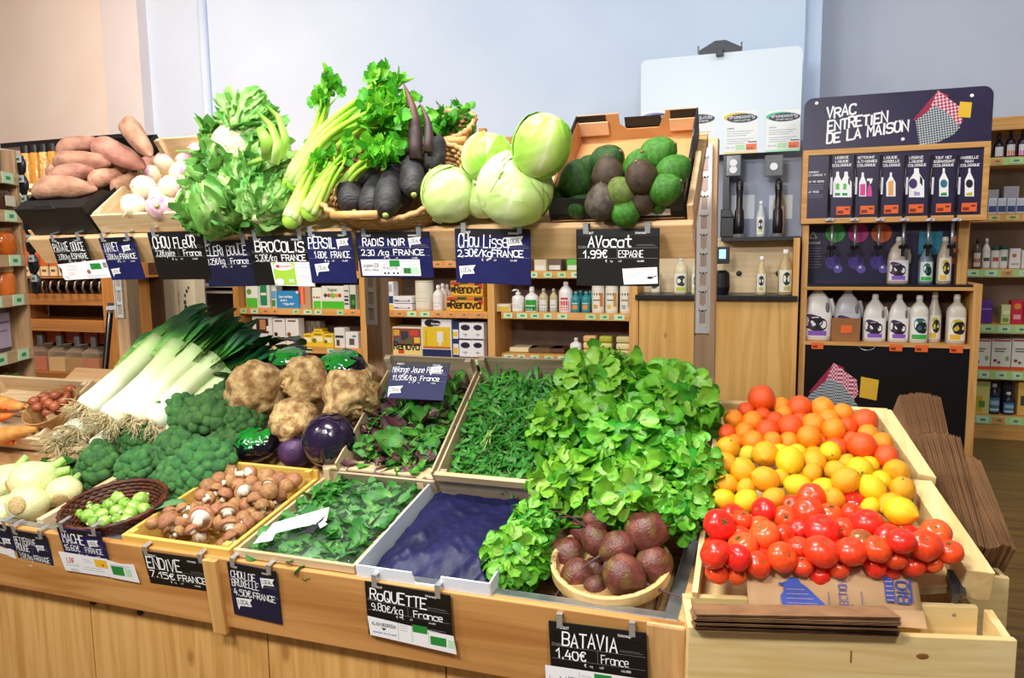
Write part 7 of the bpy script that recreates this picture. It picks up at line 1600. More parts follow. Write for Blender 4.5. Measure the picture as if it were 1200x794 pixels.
for t,px,py,hpx,wpx in (('VRAC',969,139,14,33),('ENTRETIEN',970,154,14,66),('DE LA MAISON',969,168,14,89)):
    x,y=L_at(px,py); text(m,t,0,0,hpx*.82*s,2.1*s,0,mx=.36,fit=wpx*s,jit=.05,slant=.12,rng=rg,M=T((x,y,.002))@RZ(6.5))
m.build('white_lettering',[CHALK],hd,label='white brush lettering VRAC ENTRETIEN DE LA MAISON')
def checker(name,a,b,sc):
    if name in MATS: return MATS[name]
    mm=bpy.data.materials.new(name); mm.use_nodes=True; N=mm.node_tree.nodes; L=mm.node_tree.links; MATS[name]=mm
    tc=N.new('ShaderNodeTexCoord'); mp=N.new('ShaderNodeMapping'); mp.inputs['Rotation'].default_value=(0,0,.65); mp.inputs['Scale'].default_value=(sc,sc,sc); mp.inputs['Location'].default_value=(.37,.21,.013)
    ck=N.new('ShaderNodeTexChecker'); ck.inputs['Scale'].default_value=1; ck.inputs[1].default_value=hx(a); ck.inputs[2].default_value=hx(b)
    L.new(tc.outputs['Object'],mp.inputs[0]); L.new(mp.outputs[0],ck.inputs[0]); L.new(ck.outputs[0],N['Principled BSDF'].inputs['Base Color']); return mm
RCK=checker('red_check','b8244a','e8c8d4',70); BCK=checker('grey_check','3c4450','c2c8cc',95); RPL=mat('red_cloth','a01f42',rough=.6)
def cloth_print(par,f,z):
    m=MB()
    m.add([(*f(p),z) for p in ((1070,140),(1099,106),(1112,112),(1080,147))],[(0,1,2,3)],0)
    m.add([(*f(p),z+.0004) for p in ((1083,142),(1099,106),(1126,126),(1128,142),(1118,154))],[(0,1,2,3,4)],1)
    m.add([(*f(p),z+.0008) for p in ((1073,141),(1096,124),(1110,132),(1125,149),(1117,158),(1092,170),(1077,170))],[(0,1,2,3,4,5,6)],2)
    m.add([(*f(p),z+.0012) for p in ((1096,124),(1110,132),(1122,150),(1108,144))],[(0,1,2,3)],2)
    m.add([(*f(p),z+.0012) for p in ((1125,119),(1139,120),(1137,138),(1122,137))],[(0,1,2,3)],3)
    m.build('printed_cloths',[RPL,RCK,BCK,C('f0c030')],par,label='printed picture of red and grey checked cloths and a yellow sponge')
cloth_print(hd,lambda p:L_at(*p),.002)
for px,py in ((957,121),(1058,163),(1139,112)):
    x,y=L_at(px,py); m=MB(); m.lathe([(0,0),(.012,0),(.010,.006),(0,.008)],10,M=T((x,y,.0))); m.build('white_rivet',CHALK,hd)
# poster columns
PM=T((-ox,-YV,0)); cols=[(987,'LESSIVE','LIQUIDE','ECOLOGIQUE','jug2','6cc85a'),(1015,'NETTOYANT','MULTI-USAGES','ECOLOGIQUE','spray','e84a9a'),(1044,'LIQUIDE','VAISSELLE','ECOLOGIQUE','slim','f0b060'),(1074,'LESSIVE','LIQUIDE','ECOLOGIQUE','jug','4a2a6a'),(1106,'TOUT NET','DEGRAISSANT','ECOLOGIQUE','slim','2a7a8a'),(1136,'VAISSELLE','MAIN','ECOLOGIQUE','slim','c8c02a')]
Yq=YF-.0052
def pq(px,py): p=atY(px,py,Yq); return V((p.x,0,p.z))
m=MB(); sc=1/pxm(atY(1050,215,Yq)); m.M=Matrix(((1,0,0,0),(0,0,-1,Yq),(0,1,0,0),(0,0,0,1)))
PMATS=['ffffff','6cc85a','e84a9a','f0b060','4a2a6a','2a7a8a','c8c02a','1a1a22','9a94b0','b8a0d0','2a9a4a']
def poly(px,z=0,mi=0): m.add([(pq(*p).x,pq(*p).z,z) for p in px],[tuple(range(len(px)))],mi)
def bottle_poly(cx,w,y0,y1,mi=0,z=.0005,neck=.3):
    h=y1-y0; poly([(cx-w,y1),(cx+w,y1),(cx+w,y0+h*.42),(cx+w*neck*1.1,y0+h*.16),(cx+w*neck,y0),(cx-w*neck,y0),(cx-w*neck*1.1,y0+h*.16),(cx-w,y0+h*.42)],z,mi)
for cx,t1,t2,t3,kd,c in cols:
    ci=PMATS.index(c)
    for t,py in ((t1,184.5),(t2,189),(t3,193.5)):
        p=pq(cx,py); wd=min(24,len(t)*2.1)*sc; text(m,t,p.x-wd/2,p.z-1.2*sc,2.6*sc,.5*sc,0,mx=.3,fit=wd,z=.0006)
    if kd=='jug2':
        bottle_poly(cx-5.5,5.4,201,231,0,.0005); bottle_poly(cx+4.5,6.5,201,231,0,.0007)
        for q in (-5.5,3): poly([(cx+q-3,229),(cx+q+3,229),(cx+q+3,226),(cx+q-3,226)],.0012,10); poly([(cx+q-2,215),(cx+q+2,215),(cx+q+2,222),(cx+q-2,222)],.0012,ci)
        poly([(cx+7,208),(cx+9,210),(cx+9,217),(cx+7,215)],.0014,7)
    elif kd=='jug':
        bottle_poly(cx,9,197,231,0); poly([(cx+4,206),(cx+7,209),(cx+7,218),(cx+4,214)],.0012,7); poly([(cx-4+5*cos(q*pi/6),215+6*sin(q*pi/6)) for q in range(12)],.0012,ci); poly([(cx-3,229),(cx+4,229),(cx+4,225),(cx-3,224)],.0012,9)
    elif kd=='spray':
        bottle_poly(cx-4,4.2,202,230,0); poly([(cx-7,229),(cx-1,229),(cx-1,215),(cx-7,216)],.0011,ci); poly([(cx+1,230),(cx+7,230),(cx+6,219),(cx+4,215),(cx+2,219)],.001,ci); poly([(cx+1,209),(cx+8,209),(cx+6,215),(cx+4,215),(cx+4,212),(cx+1,212)],.001,0)
    else:
        bottle_poly(cx,5.4,197 if cx!=1044 else 202,230,0,.0005,.22)
        if cx==1044: poly([(cx-3,229),(cx+3,229),(cx+3,211),(cx-3,213)],.001,ci)
        else: poly([(cx+4.2*cos(q*pi/6),215+5*sin(q*pi/6)) for q in range(12)],.001,ci if cx!=1136 else 7); poly([(cx-4,229),(cx+4,229),(cx+3,225),(cx-3,226)],.001,10 if cx!=1136 else ci)
for t,py in (('COMMENT',203),('CA MARCHE ?',206.5),('JE ME SERS',214),('JE PESE',226)):
    p=pq(947,py); text(m,t,p.x,p.z,2.0*sc,.4*sc,0,fit=len(t)*1.8*sc,z=.0006)
for py in (217,219.5,222,229,231.5): 
    p=pq(947,py); rect(m,p.x,p.z,17*sc,.4*sc,8,.0006)
vc('poster_print',m,[C(c) for c in PMATS],par=None)
for i,cx in enumerate((972,1001,1031,1060,1090,1121)):
    x=X(cx,Yq,220); zt_=Z(cx,182,Yq); zb_=Z(cx,256,Yq); tp=thing('refill_tap','refill tap tube on the purple cabinet, %s of six'%nth(i,6),'tap',T((x,Yq,0)),'refill taps')
    m=MB(); m.tube([(0,-.012,zb_-.01),(0,-.012,zt_)],.009,10); m.build('black_tube',mat('tube_black','1c1922',rough=.25),tp,smooth=True)
    m=MB(); m.bb((.004,-.024,Z(cx,228,Yq)),(.016,-.02,Z(cx,208,Yq))); m.build('level_strip',C('e4e2ea'),tp)
    m=MB(); m.tube([(0,-.012,zb_),(-.0,-.04,zb_-.01),(.012,-.045,zb_)],.008,8); m.bb((-.02,-.04,zb_-.016),(.03,-.015,zb_)); m.build('tap_lever',C('cfcdd4'),tp)
    x2=X((975,1002,1030,1059,1088,1116)[i],YV+.02,280)-x; za,zc=fz0,Z(1040,297,YV+.02)
    m=MB(); m.tube([(x2,.07,zc),(x2,.07,za)],.011,10); m.build('steel_pipe',STEEL,tp,smooth=True)
    m=MB(); m.lathe([(0,0),(.026,0),(.03,.02),(.012,.03),(0,.03)],12,M=T((x2,.07,zc+.03))); m.lathe([(0,-.02),(.012,-.02),(.012,.03),(0,.03)],10,M=T((x2,.07,zc))); m.build('nozzle',mat('nozzle_black','121116',rough=.3),tp)
    tx=X((988,1016,1044,1073,1105,1135)[i],Yq,246); w=.085; zz=Z(1050,250,Yq); m=MB(); m.bb((tx-x-w/2,-.012,zz),(tx-x+w/2,-.010,zz+.055),0); m.bb((tx-x-w*.42,-.0125,zz+.008),(tx-x-.0,-.0121,zz+.028),1); m.bb((tx-x+.01,-.0125,zz+.03),(tx-x+w*.4,-.0121,zz+.042),1)
    m.build('orange_ticket',[C('f06a2c'),C('8a2a12')],tp)
# middle poster print
Yq=YV+.218; m=MB(); m.M=Matrix(((1,0,0,0),(0,0,-1,Yq),(0,1,0,0),(0,0,0,1)))
def cir(px,py,r,mi,z=0): p=pq(px,py); m.add([(p.x+r*sc*cos(2*pi*q/20),p.z+r*sc*sin(2*pi*q/20),z) for q in range(20)],[tuple(range(20))],mi)
PM2=['ffffff','4aba5c','c8308a','e8662a','4a3a92','9a94b0','2a8aa8','6a5ab8']; sc=1/pxm(atY(1040,290,Yq))
for cx,c in ((979,1),(1006,2),(1033,3)): cir(cx,273,11,c)
for cx in (976,1003,1029): cir(cx,307,8.5,4,.0002); cir(cx+6,315,5,7,.0004); cir(cx+5,313,1.6,0,.0006)
for a,b in ((0,1),(1,2),(2,0)):
    tri=[(953,271),(949,279),(957,279)]; p,q=pq(*tri[a]),pq(*tri[b]); d=(q-p); n=V((-d.z,0,d.x)).normalized()*.4*sc; m.add([(v.x,v.z,.0004) for v in (p-n,q-n,q+n,p+n)],[(0,1,2,3)],0)
p=pq(945,286); text(m,'IMPORTANT',p.x,p.z,2.4*sc,.6*sc,0,fit=16*sc,z=.0004)
for i in range(8): p=pq(946,291+i*3.2); rect(m,p.x,p.z,(14 if i%3 else 16)*sc,.45*sc,5,.0004)
rect(m,pq(1076,298).x,pq(1076,298).z,24*sc,26*sc,6,.0003); 
for py in (277,290,303): p=pq(1115,py+6); rect(m,p.x,p.z,12*sc,7*sc,3,.0003)
p=pq(1062,272); text(m,'LES BONS GESTES',p.x,p.z,2*sc,.5*sc,5,fit=22*sc,z=.0004)
vc('middle_print',m,[C(c) for c in PM2])
# bottles under the taps
VL=dict(p=[(.30,.62,-1,.62,'45264f'),(.5,.50,-1,.55,'17141a'),(.25,.04,.5,.2,'8a5ac0')],t=[(.5,.66,-1,.55,'2a6a6a'),(.62,.52,-1,.5,'17201c'),(.1,.03,.8,.2,'3ab04a')],y=[(.5,.66,-1,.5,'c8b82a'),(.6,.54,-1,.55,'1c1a14'),(.15,.04,.45,.22,'e8b83a')])
zz=zSl+.015; G='bottles under the refill taps'
pbottle('jug with a purple label under the fourth tap',1042,1068,277,zz,YV+.08,'c8b8a8','e8e4e0','e9e4ea',VL['p'],'jug',G,.1); pbottle('bottle with a teal label under the fifth tap',1078,1096,287,zz,YV+.10,'7a8a9a','2a2a34','e4ecec',VL['t'],'tall',G,.08); pbottle('bottle with a yellow label under the sixth tap',1100,1118,277,zz,YV+.08,'b8a890','e0ddd4','ece8d8',VL['y'],'tall',G,.1)
G='bottles on the open shelf of the purple cabinet'
pbottle('largest white jug at the left end of the open shelf',942,977,336,zS,YV+.03,'eeeae4','f2f0ec','f2efec',VL['p'],'jug',G,.06); bxs=thing('cardboard_box','small brown cardboard box with an orange ticket holding a grey jug','box',T(((X(977,YV)+X(1010,YV))/2,YV+.02,zS))); wq=X(1010,YV)-X(977,YV); hq=Z(993,373,YV)-zS
for aa,bb in (((-wq/2,0,0),(wq/2,.004,hq)),((-wq/2,.15,0),(wq/2,.154,hq)),((-wq/2,.004,0),(-wq/2+.004,.15,hq)),((wq/2-.004,.004,0),(wq/2,.15,hq)),((-wq/2,.004,0),(wq/2,.15,.004))):
    m=MB(); m.bb(aa,bb); m.build('card_wall',mat('box_brown','a06a38','925e30',8,.7),bxs)
m=MB(); m.bb((-.03,-.003,hq*.38),(.04,-.001,hq*.7)); m.build('orange_ticket',C('f06a2c'),bxs)
pbottle('grey translucent jug standing in the small cardboard box',979,1011,339,zS+.006,YV+.03,'b9b4bc','c8c4ca','c4c0c8',VL['p'],'jug',G,.06); pbottle('white jug with a purple label right of the cardboard box',1013,1041,345,zS,YV+.04,'dedad2','f0eeea','efecea',VL['p'],'jug',G,.1); pbottle('white jug with a purple label in the middle right of the open shelf',1043,1068,345,zS,YV+.04,'dedad2','f0eeea','efecea',VL['p'],'jug',G,.1)
pbottle('bottle with a green and teal label on the open shelf',1068,1090,346,zS,YV+.04,'dcd9cc','f0eeea','eef0ea',VL['t'],'square',G,.1); pbottle('bottle with a yellow label behind the green one',1088,1106,342,zS,YV+.10,'cfc8b8','e8e6e0','efeade',VL['y'],'tall',G,.12); pbottle('bottle with a yellow label at the right end of the open shelf',1112,1135,345,zS,YV+.04,'d0cabc','e8e6e0','efeade',VL['y'],'square',G,.12)
for i,px in enumerate((958,1050,1080,1121)):
    x=X(px,YV-.014,403); m=MB(); m.bb((x-.038,YV-.017,zS-.05),(x+.038,YV-.0125,zS-.005),0); m.bb((x-.03,YV-.0175,zS-.042),(x,YV-.017,zS-.025),1); vc('orange_ticket',m,[C('f06a2c'),C('8a2a12')])
m=MB(); Yq=YV-.002; 
def f3(p): 
    q=atY(p[0]-128+6,p[1]+319,Yq); return (q.x,q.z)
class _F: pass
mm=MB(); rr_=vr
m=MB(); m.M=Matrix(((1,0,0,0),(0,0,-1,Yq),(0,1,0,0),(0,0,0,1)))
m.add([(*f3(p),0) for p in ((1070,140),(1099,106),(1112,112),(1080,147))],[(0,1,2,3)],0); m.add([(*f3(p),.0004) for p in ((1083,142),(1099,106),(1126,126),(1128,142),(1118,154))],[(0,1,2,3,4)],1)
m.add([(*f3(p),.0008) for p in ((1063,150),(1093,124),(1110,132),(1128,157),(1110,170),(1060,168))],[(0,1,2,3,4,5)],2); m.add([(*f3(p),.0012) for p in ((1131,122),(1152,126),(1149,150),(1129,146))],[(0,1,2,3)],3)
p=atY(1103,524,Yq); text(m,'biocoop',p.x-.30,p.z,.09,.02,4,fit=.42,z=.001)
vc('door_print',m,[RPL,RCK,BCK,C('e8b838'),CHALK],label='printed picture of checked cloths with a yellow sponge and white lettering')
m=MB(); p=atY(1016,405,YV-.015); m.tube([(p.x+.05*cos(q*pi/8),YV-.015,p.z-.03*sin(q*pi/8)) for q in range(9)],.002,5); vc('wire_loop',m,STEEL)
# ---------------------------------------------------------------- right shelf
YR=6.6; rs=thing('shelf_unit','pine wall shelf of supplements and bottles at the right edge','shelf unit',T((X(1128,YR),YR,0))); ox3=X(1128,YR); wr=2.3-ox3
def zr(y): return Z(1175,y,YR)
GREEN_R=mat('ticket_rail','b8d88a',rough=.5)
for y0,y1 in ((184,194),(250,260),(315,325),(380,391),(434,445),(487,498)):
    m=MB(); m.bb((0,0,zr(y1)),(wr,.32,zr(y0))); b_=m.build('shelf_board',SHW,rs); m=MB(); m.bb((0,-.006,zr(y1)+.004),(wr,0,zr(y0)-.004)); e=m.build('ticket_rail',GREEN_R if y0 not in (250,) else SHW,rs); strips(e,.02,wr-.02,-.006,zr(y1)+.012,zr(y0)-.012,[TAGM,TAGG,TAGO] if y0!=250 else [C('e8c87a')],y0)
m=MB(); m.bb((0,0,0),(wr,.32,zr(498))); rs_=m.build('plinth',SHW,rs); m=MB(); m.bb((0,.32,0),(wr,.335,zr(150))); m.build('back_panel',mat('right_back','a08a72','927c64',5,.7),rs)
m=MB(); m.bb((0,-.0,zr(152)),(wr,.3,zr(137))); m.build('top_board',SHW,rs)
for q in (0,wr-.03): m=MB(); m.bb((q,0.001,0),(q+.03,.32,zr(150))); m.build('side_panel',SHV,rs)
zt=zr(184)+.001; G='dropper bottles on the top shelf at the right'
for i,(a,b,c) in enumerate(((1151,1164,'7ac8a0'),(1166,1178,'c8d0c8'),(1180,1192,'e8642a'),(1194,1206,'e84aa8'))): pbottle(('mint','grey','orange','pink')[i]+' labelled dark dropper bottle on the top shelf at the right edge',a,b,149 if i!=1 else 155,zt,YR+.05,'1a1622','141318','e4e2e6',[(0,.0,1,.45,c)],'round',G,.3)
zt=zr(250)+.001
for i in range(6): pbox('small white blue carton low on the second shelf, %s of six'%nth(i,6),1147+i*11,1157+i*11,232,zt,YR+.04,'d8dae4',[(.05,.1,.9,.4,'3a4a7a'),(.1,.6,.8,.3,'c8ccd8')],group='low row of cartons on the second shelf')
for i,(a,b,c) in enumerate(((1157,1170,'a09aa0'),(1176,1194,'a8a2aa'))): pbox('pale grey carton behind the low row, %s one'%('left','right')[i],a,b,218 if i else 222,zt,YR+.16,c,[(.3,.2,.3,.3,'7a7480')],group='grey cartons on the second shelf')
zt=zr(315)+.001; G='bottles on the third shelf at the right'
for i,(a,b,t,bd,cp,lb,dc) in enumerate(((1141,1151,279,'5a4a42','141318','d8d0c8',[(0,.3,1,.3,'a83a2a')]),(1152,1162,279,'e6e2da','e8e4dc','eeeae2',[(.1,.4,.8,.25,'3a5a4a')]),(1162,1172,289,'e4e0d8','2a4a3a','e8e4dc',[(.1,.4,.8,.3,'b84a3a')]),(1172,1182,288,'e4e0d8','2a4a3a','e8e4dc',[(.1,.4,.8,.3,'4a6a4a')]))): pbottle('%s bottle on the third shelf at the right'%('dark brown','tall white','short white left','short white right')[i],a,b,t,zt,YR+.05,bd,cp,lb,dc,'jar' if i>1 else 'round',G,.16)
pbox('white carton with an orange emblem on the third shelf at the right',1183,1196,291,zt,YR+.05,'eae6e0',[(.4,.65,-1,.4,'d8642a'),(.15,.2,.7,.06,'a0a09a')]); pbox('white carton at the right edge on the third shelf',1197,1210,293,zt,YR+.05,'e6e2da',[(.2,.5,.5,.2,'c84a3a')])
zt=zr(380)+.001
for i,(a,b,t,c,d) in enumerate(((1146,1149,353,'d8302c',()),(1149,1163,352,'5a2a8a',[(.1,.6,.8,.06,'9a7ac8')]),(1173,1184,357,'c8d08a',[(.15,.5,.7,.2,'e8ecc8'),(.2,.1,.6,.2,'6a9a3a')]),(1185,1199,352,'c8243c',[(.5,.75,-1,.6,'e88a3a'),(.2,.2,.6,.2,'e8a8a8')]),(1200,1212,353,'d84a5a',()))): pbox(('narrow red','purple','pale green','crimson','pink')[i]+' carton on the fourth shelf at the right',a,b,t,zt,YR+.05,c,d)
zt=zr(434)+.001
for i,(a,b) in enumerate(((1137,1161),(1162,1185),(1186,1210))): pbox('white carton with berries and an orange foot on the fifth shelf, %s of three'%('left','middle','right')[i],a,b,397,zt,YR+.04,'e9e5da',[(0,.0,1,.1,'d8542a'),(.05,.92,.9,.05,'b83a2a'),(.15,.66,.6,.04,'6a7a5a'),(.15,.58,.5,.04,'6a7a5a'),(.2,.3,-1,.18,'7a3a2a'),(.4,.24,-1,.16,'8a5a3a'),(.75,.3,.14,.14,'8ab05a')],group='berry cartons on the fifth shelf')
zt=zr(487)+.001
pbox('narrow red carton on the bottom shelf at the right',1136,1141,450,zt,YR+.06,'c83a2a'); pbox('yellow and green carton on the bottom shelf at the right',1142,1160,447,zt,YR+.04,'d8d07a',[(.05,.05,.5,.5,'c8b02a'),(.3,.2,.4,.2,'5a8a3a'),(.1,.85,.8,.1,'a8c86a')])
for i,(a,b,t) in enumerate(((1159,1174,450),(1175,1191,460))): pbottle('dark blue bottle with white cap on the bottom shelf, %s one'%('taller','shorter')[i],a,b,t,zt,YR+.04,'1c2438','eeeeee','4a7a9a',[(.1,.5,.8,.3,'a8c8d8'),(.1,.1,.8,.15,'c8dce4')],'round','blue bottles on the bottom shelf',.12)
pbox('dark carton behind the blue bottles on the bottom shelf',1176,1186,447,zt,YR+.2,'3a3a4a'); pbox('orange carton at the right edge on the bottom shelf',1193,1210,448,zt,YR+.05,'e8b85a',[(.2,.3,.6,.3,'4a4a3a')])
# ---------------------------------------------------------------- spice and cereal cabinet at the far left
YG=4.5; ORW=wood('spice_wood','c98a4c','a86a30','x',.5,.6,knots=False); ORV=wood('spice_wood_upright','d2924c','b87636','z',.5,.6,knots=False)
x0g,x1g=X(10,YG),X(150,YG); gz=lambda y:Z(80,y,YG)
sg=thing('bulk_cabinet','orange brown wooden cabinet of bulk dispensers and spice jars at the far left','cabinet',T((x0g,YG,0))); wg=x1g-x0g
m=MB(); m.bb((0,.34,0),(wg,.355,gz(160))); m.build('back_panel',mat('bulk_back','4a2e18','3c2412',5,.7),sg)
m=MB(); a=X(119,YG,340)-x0g; m.bb((a,0,0),(a+.14,.34,gz(225))); m.build('side_panel',ORV,sg,bevel=.002)
m=MB(); m.bb((-.02,0,0),(.0,.34,gz(225))); m.build('side_panel',ORV,sg,bevel=.002)
for y0,y1,nm in ((345,358,'hook_rail'),(376,388,'shelf_board'),(437,452,'shelf_board')):
    m=MB(); m.bb((0,-.01 if nm!='hook_rail' else .05,gz(y1)),(a,.34,gz(y0))); m.build(nm,ORW,sg)
m=MB(); m.bb((0,.03,gz(500)),(a,.34,gz(452))); m.build('lower_panel',ORW,sg)
m=MB(); m.bb((-.02,.02,gz(232)),(wg,.34,gz(226))); m.build('bin_ledge',ORW,sg)
m=MB(); m.bb((-.02,.02,gz(326)),(wg,.34,gz(324))); m.build('bin_ledge',ORW,sg)
m=MB(); m.bb((-.02,.05,gz(166)),(wg,.34,gz(160))); m.build('top_cover',BLT,sg)
GR=['d8a858','c89038','e0c088','cf9840','dca848','e0b050','d8a030','d89a2a','c88a3a']
for i in range(9):
    p0=X(19+i*10.6,YG,190); p1=X(28.6+i*10.6,YG,190); w=p1-p0; r=thing('gravity_bin','amber grain dispenser tube in the top row at the far left, %s'%nth(i,9),'dispenser',T(((p0+p1)/2,YG+.06,gz(226))),'grain dispensers')
    h=gz(170)-gz(226); m=MB(); m.lathe([(w*.42,0),(w*.46,.04),(w*.46,h*.97),(w*.44,h)],14); m.build('grain_tube',mat('grain_'+GR[i],GR[i],'a87830',60,.25,coat=.5,bump=.2,bscale=200),r,smooth=True)
    m=MB(); m.lathe([(0,h+.03),(w*.46,h+.03),(w*.48,h-.02),(w*.48,h-.03),(0,h-.03)],14); m.build('black_lid',BLT,r)
    m=MB(); m.bb((-w*.42,-.075,.0),(w*.42,-.07,gz(213)-gz(226)),0); m.bb((-w*.2,-.076,.02),(w*.25,-.075,.05),1); m.build('ticket',[C('f0e6c8'),C('6a5a3a')],r)
for i in range(9):
    p0=X(19+i*10.6,YG,310); p1=X(28.6+i*10.6,YG,310); w=p1-p0; r=thing('spice_dispenser','orange labelled dispenser in the second row at the far left, %s'%nth(i,9),'dispenser',T(((p0+p1)/2,YG+.05,gz(324))),'second row dispensers')
    h=gz(296)-gz(324); m=MB(); m.bb((-w*.46,0,h*.45),(w*.46,.2,h*1.4)); m.build('orange_front',C('d8682a'),r,bevel=.003); m=MB(); m.bb((-w*.42,-.004,.005),(w*.42,.01,h*.44),0); m.bb((-w*.25,-.0045,h*.2),(w*.25,-.004,h*.3),1); m.build('ticket',[C('f0dcb0'),C('7a5a3a')],r)
for i in range(9):
    px=38+i*9.6; r=thing('scoop_hook','steel hook on the dark rail at the far left, %s'%nth(i,9),'hook',T((X(px,YG,335),YG+.05,gz(345))),'hooks on the rail'); h=gz(329)-gz(345)
    m=MB(); m.tube([(0,0,h),(0,-.03,h*.9),(.004,-.045,h*.5),(0,-.03,h*.12),(-.01,-.01,h*.2)],[.009]*5,8); m.build('hook',mat('hook_steel','9a8a78',rough=.3,metal=.6),r,smooth=True); m=MB(); m.bb((-.02,0,h*.7),(.02,.012,h*1.15)); m.build('hook_plate',mat('hook_plate','4a2c18',rough=.5),r)
for i,(px,c) in enumerate(((50,'d0602a'),(72,'e8c47c'),(93,'b8862a'),(112,'c8682a'))):
    Yj=YG+.08; w=X(px+10,Yj,420)-X(px-10,Yj,420); r=thing('spice_jar','square glass spice jar with steel spout in the lower row, %s of four'%nth(i,4),'jar',T((X(px,Yj,420),Yj,gz(437))),'glass spice jars'); h=gz(413)-gz(437)
    m=MB(); m.bb((-w/2,-.05,.0),(w/2,.1,h)); m.build('glass_jar',mat('jar_glass','f0dcc0',rough=.06,alpha=.22,spec=1),r,bevel=.008); m=MB(); m.bb((-w*.45,-.045,.004),(w*.45,.09,h*.68)); m.build('spice_fill',C(c,.8),r)
    m=MB(); m.add([(-w*.46,-.05,h),(w*.46,-.05,h),(w*.46,.1,h),(-w*.46,.1,h),(-w*.2,-.01,h*1.25),(w*.2,-.01,h*1.25),(w*.2,.06,h*1.25),(-w*.2,.06,h*1.25)],[(0,3,2,1),(4,5,6,7),(0,1,5,4),(1,2,6,5),(2,3,7,6),(3,0,4,7)]); m.build('jar_neck',mat('jar_glass','f0dcc0'),r); m=MB(); m.lathe([(0,h*1.25),(w*.15,h*1.25),(w*.15,h*1.75),(0,h*1.75)],14); m.tube([(-w*.2,-.03,h*1.4),(-w*.6,-.05,h*1.35)],.006,6); m.build('steel_spout',STEEL,r)
    m=MB(); m.bb((-w*.4,.12,h*1.3),(w*.4,.2,h*2.4)); m.build('orange_pack',C('b8562a',.4),r)
# ---- hanging strip of dark pouches
pw=atY(25,250,2.845); hs=thing('clip_strip','hanging strip of dark pouches with pale tickets at the far left','clip strip',T((pw.x,2.845,0))); 
for i in range(7):
    y0=182+i*23; z1=Z(15+i*2.845,y0,2.845); z0=Z(15+i*2.845,y0+24,2.845); xx=X(23+i*3.0,2.845,y0)-pw.x
    m=MB(); m.ball((0,0,0),(.034,.018,(z1-z0)*.52),12,10,fn=lambda q,d,i=i:q*(1+nz(d,3,i)*.15)); m.build('pouch',mat('pouch_dark','23262e','15171c',14,.25,bump=.5,bscale=30),hs,smooth=True,M=T((xx,0,(z0+z1)/2)))
    m=MB(); m.bb((-.005,-.024,0),(.03,-.020,.035),0); m.bb((0,-.0245,.01),(.02,-.024,.022),1); m.build('ticket',[C('c8dcd8'),C('4a6a6a')],hs,M=T((xx+.005,0,(z0+z1)/2+.01)))
# ---- near shelf at the left edge, seen along its front
YN=2.8; pt=[atY(46,461,YN),atY(10,175,YN)]; xn=(pt[0].x+pt[1].x)/2
dirn=V((.43,-.90,0)).normalized()  # toward the viewer along the front
dirn=V((sin(rad(-25.6)),cos(rad(-25.6)),0))*-1
NS=basis((xn+.0,YN,0),dirn*-1,(0,0,1))@T((-1.2,0,0)) # local x along the front toward the viewer, y up, z out of the front
ns=thing('shelf_unit','pale wooden shelf unit cut off by the left edge, front turned right','shelf unit',NS)
NW=wood('near_shelf_wood','d8b48a','c29a6c','x',.5,.7,knots=False); NV=wood('near_shelf_post','d0ab80','b88f60','y',.5,.9,knots=False)
m=MB(); m.bb((1.2,0,-.30),(1.228,2.02,.0)); m.build('end_panel',NV,ns,bevel=.002)
m=MB(); m.bb((.0,0,-.31),(1.2,2.02,-.30)); m.build('back_panel',BACKW,ns)
def zn(y): return atY(30,y,YN).z
for k,y in enumerate((206,250,301,346,408,467)):
    z=zn(y); m=MB(); m.bb((0,z-.02,-.3),(1.2,z+.0,-.0)); m.build('shelf_board',NW,ns); m=MB(); m.bb((0,z-.045,.0),(1.2,z+.012,.012)); e=m.build('shelf_edge',NW,ns)
    for j in range(4):
        m=MB(); m.bb((1.05-j*.2,z-.042,.012),(1.15-j*.2,z+.010,.015),0); m.bb((1.08-j*.2,z-.025,.0152),(1.12-j*.2,z-.008,.0158),1); m.build('price_ticket',[TAGM,C('3a9a5a')],e)
for i in range(4):
    z=zn(408)+.002; M=NS@T((1.02-i*.17,z,-.06)); r=thing('purple_pack','lilac labelled pack on the left edge shelf, %s from its far end'%ORD[i],'pack',M,'lilac packs'); m=MB(); m.bb((-.0,0,-.05),(.13,.24,.0)); m.build('pack',mat('pack_dark','4a4048','3a3238',12,.3),r,bevel=.008); m=MB(); m.bb((.01,.02,.0),(.12,.19,.003),0); m.bb((.02,.14,.003),(.11,.15,.0035),1); m.bb((.02,.10,.003),(.09,.106,.0035),1); m.build('lilac_label',[C('b8a8c0'),C('6a5a78')],r)
for i in range(4):
    z=zn(467)+.002; M=NS@T((1.0-i*.19,z,-.05)); r=thing('food_pouch','brown pouch with green label on the left edge shelf, %s from its far end'%ORD[i],'pouch',M,'brown pouches'); m=MB(); m.ball((.08,.09,-.04),(.08,.10,.05),14,10); m.build('pouch',mat('pouch_brown','5a3a22','46301c',10,.25,coat=.3),r,smooth=True); m=MB(); m.bb((.03,.05,.006),(.14,.15,.012)); m.build('green_label',C('4aa83a'),r,bevel=.002)
for i in range(4):
    z=zn(346)+.002; M=NS@T((1.03-i*.17,z,-.06)); r=thing('glass_jar','orange filled jar on the left edge shelf, %s from its far end'%ORD[i],'jar',M,'orange jars'); m=MB(); m.lathe([(0,0),(.055,0),(.06,.02),(.06,.10),(.05,.12)],16,M=RX(-90)@T((.07,0,0))); m.build('jar',C('d8702a',.2),r,smooth=True); m=MB(); m.lathe([(.052,.12),(.055,.12),(.055,.145),(0,.145)],16,M=RX(-90)@T((.07,0,0))); m.build('lid',C('d8b070'),r)
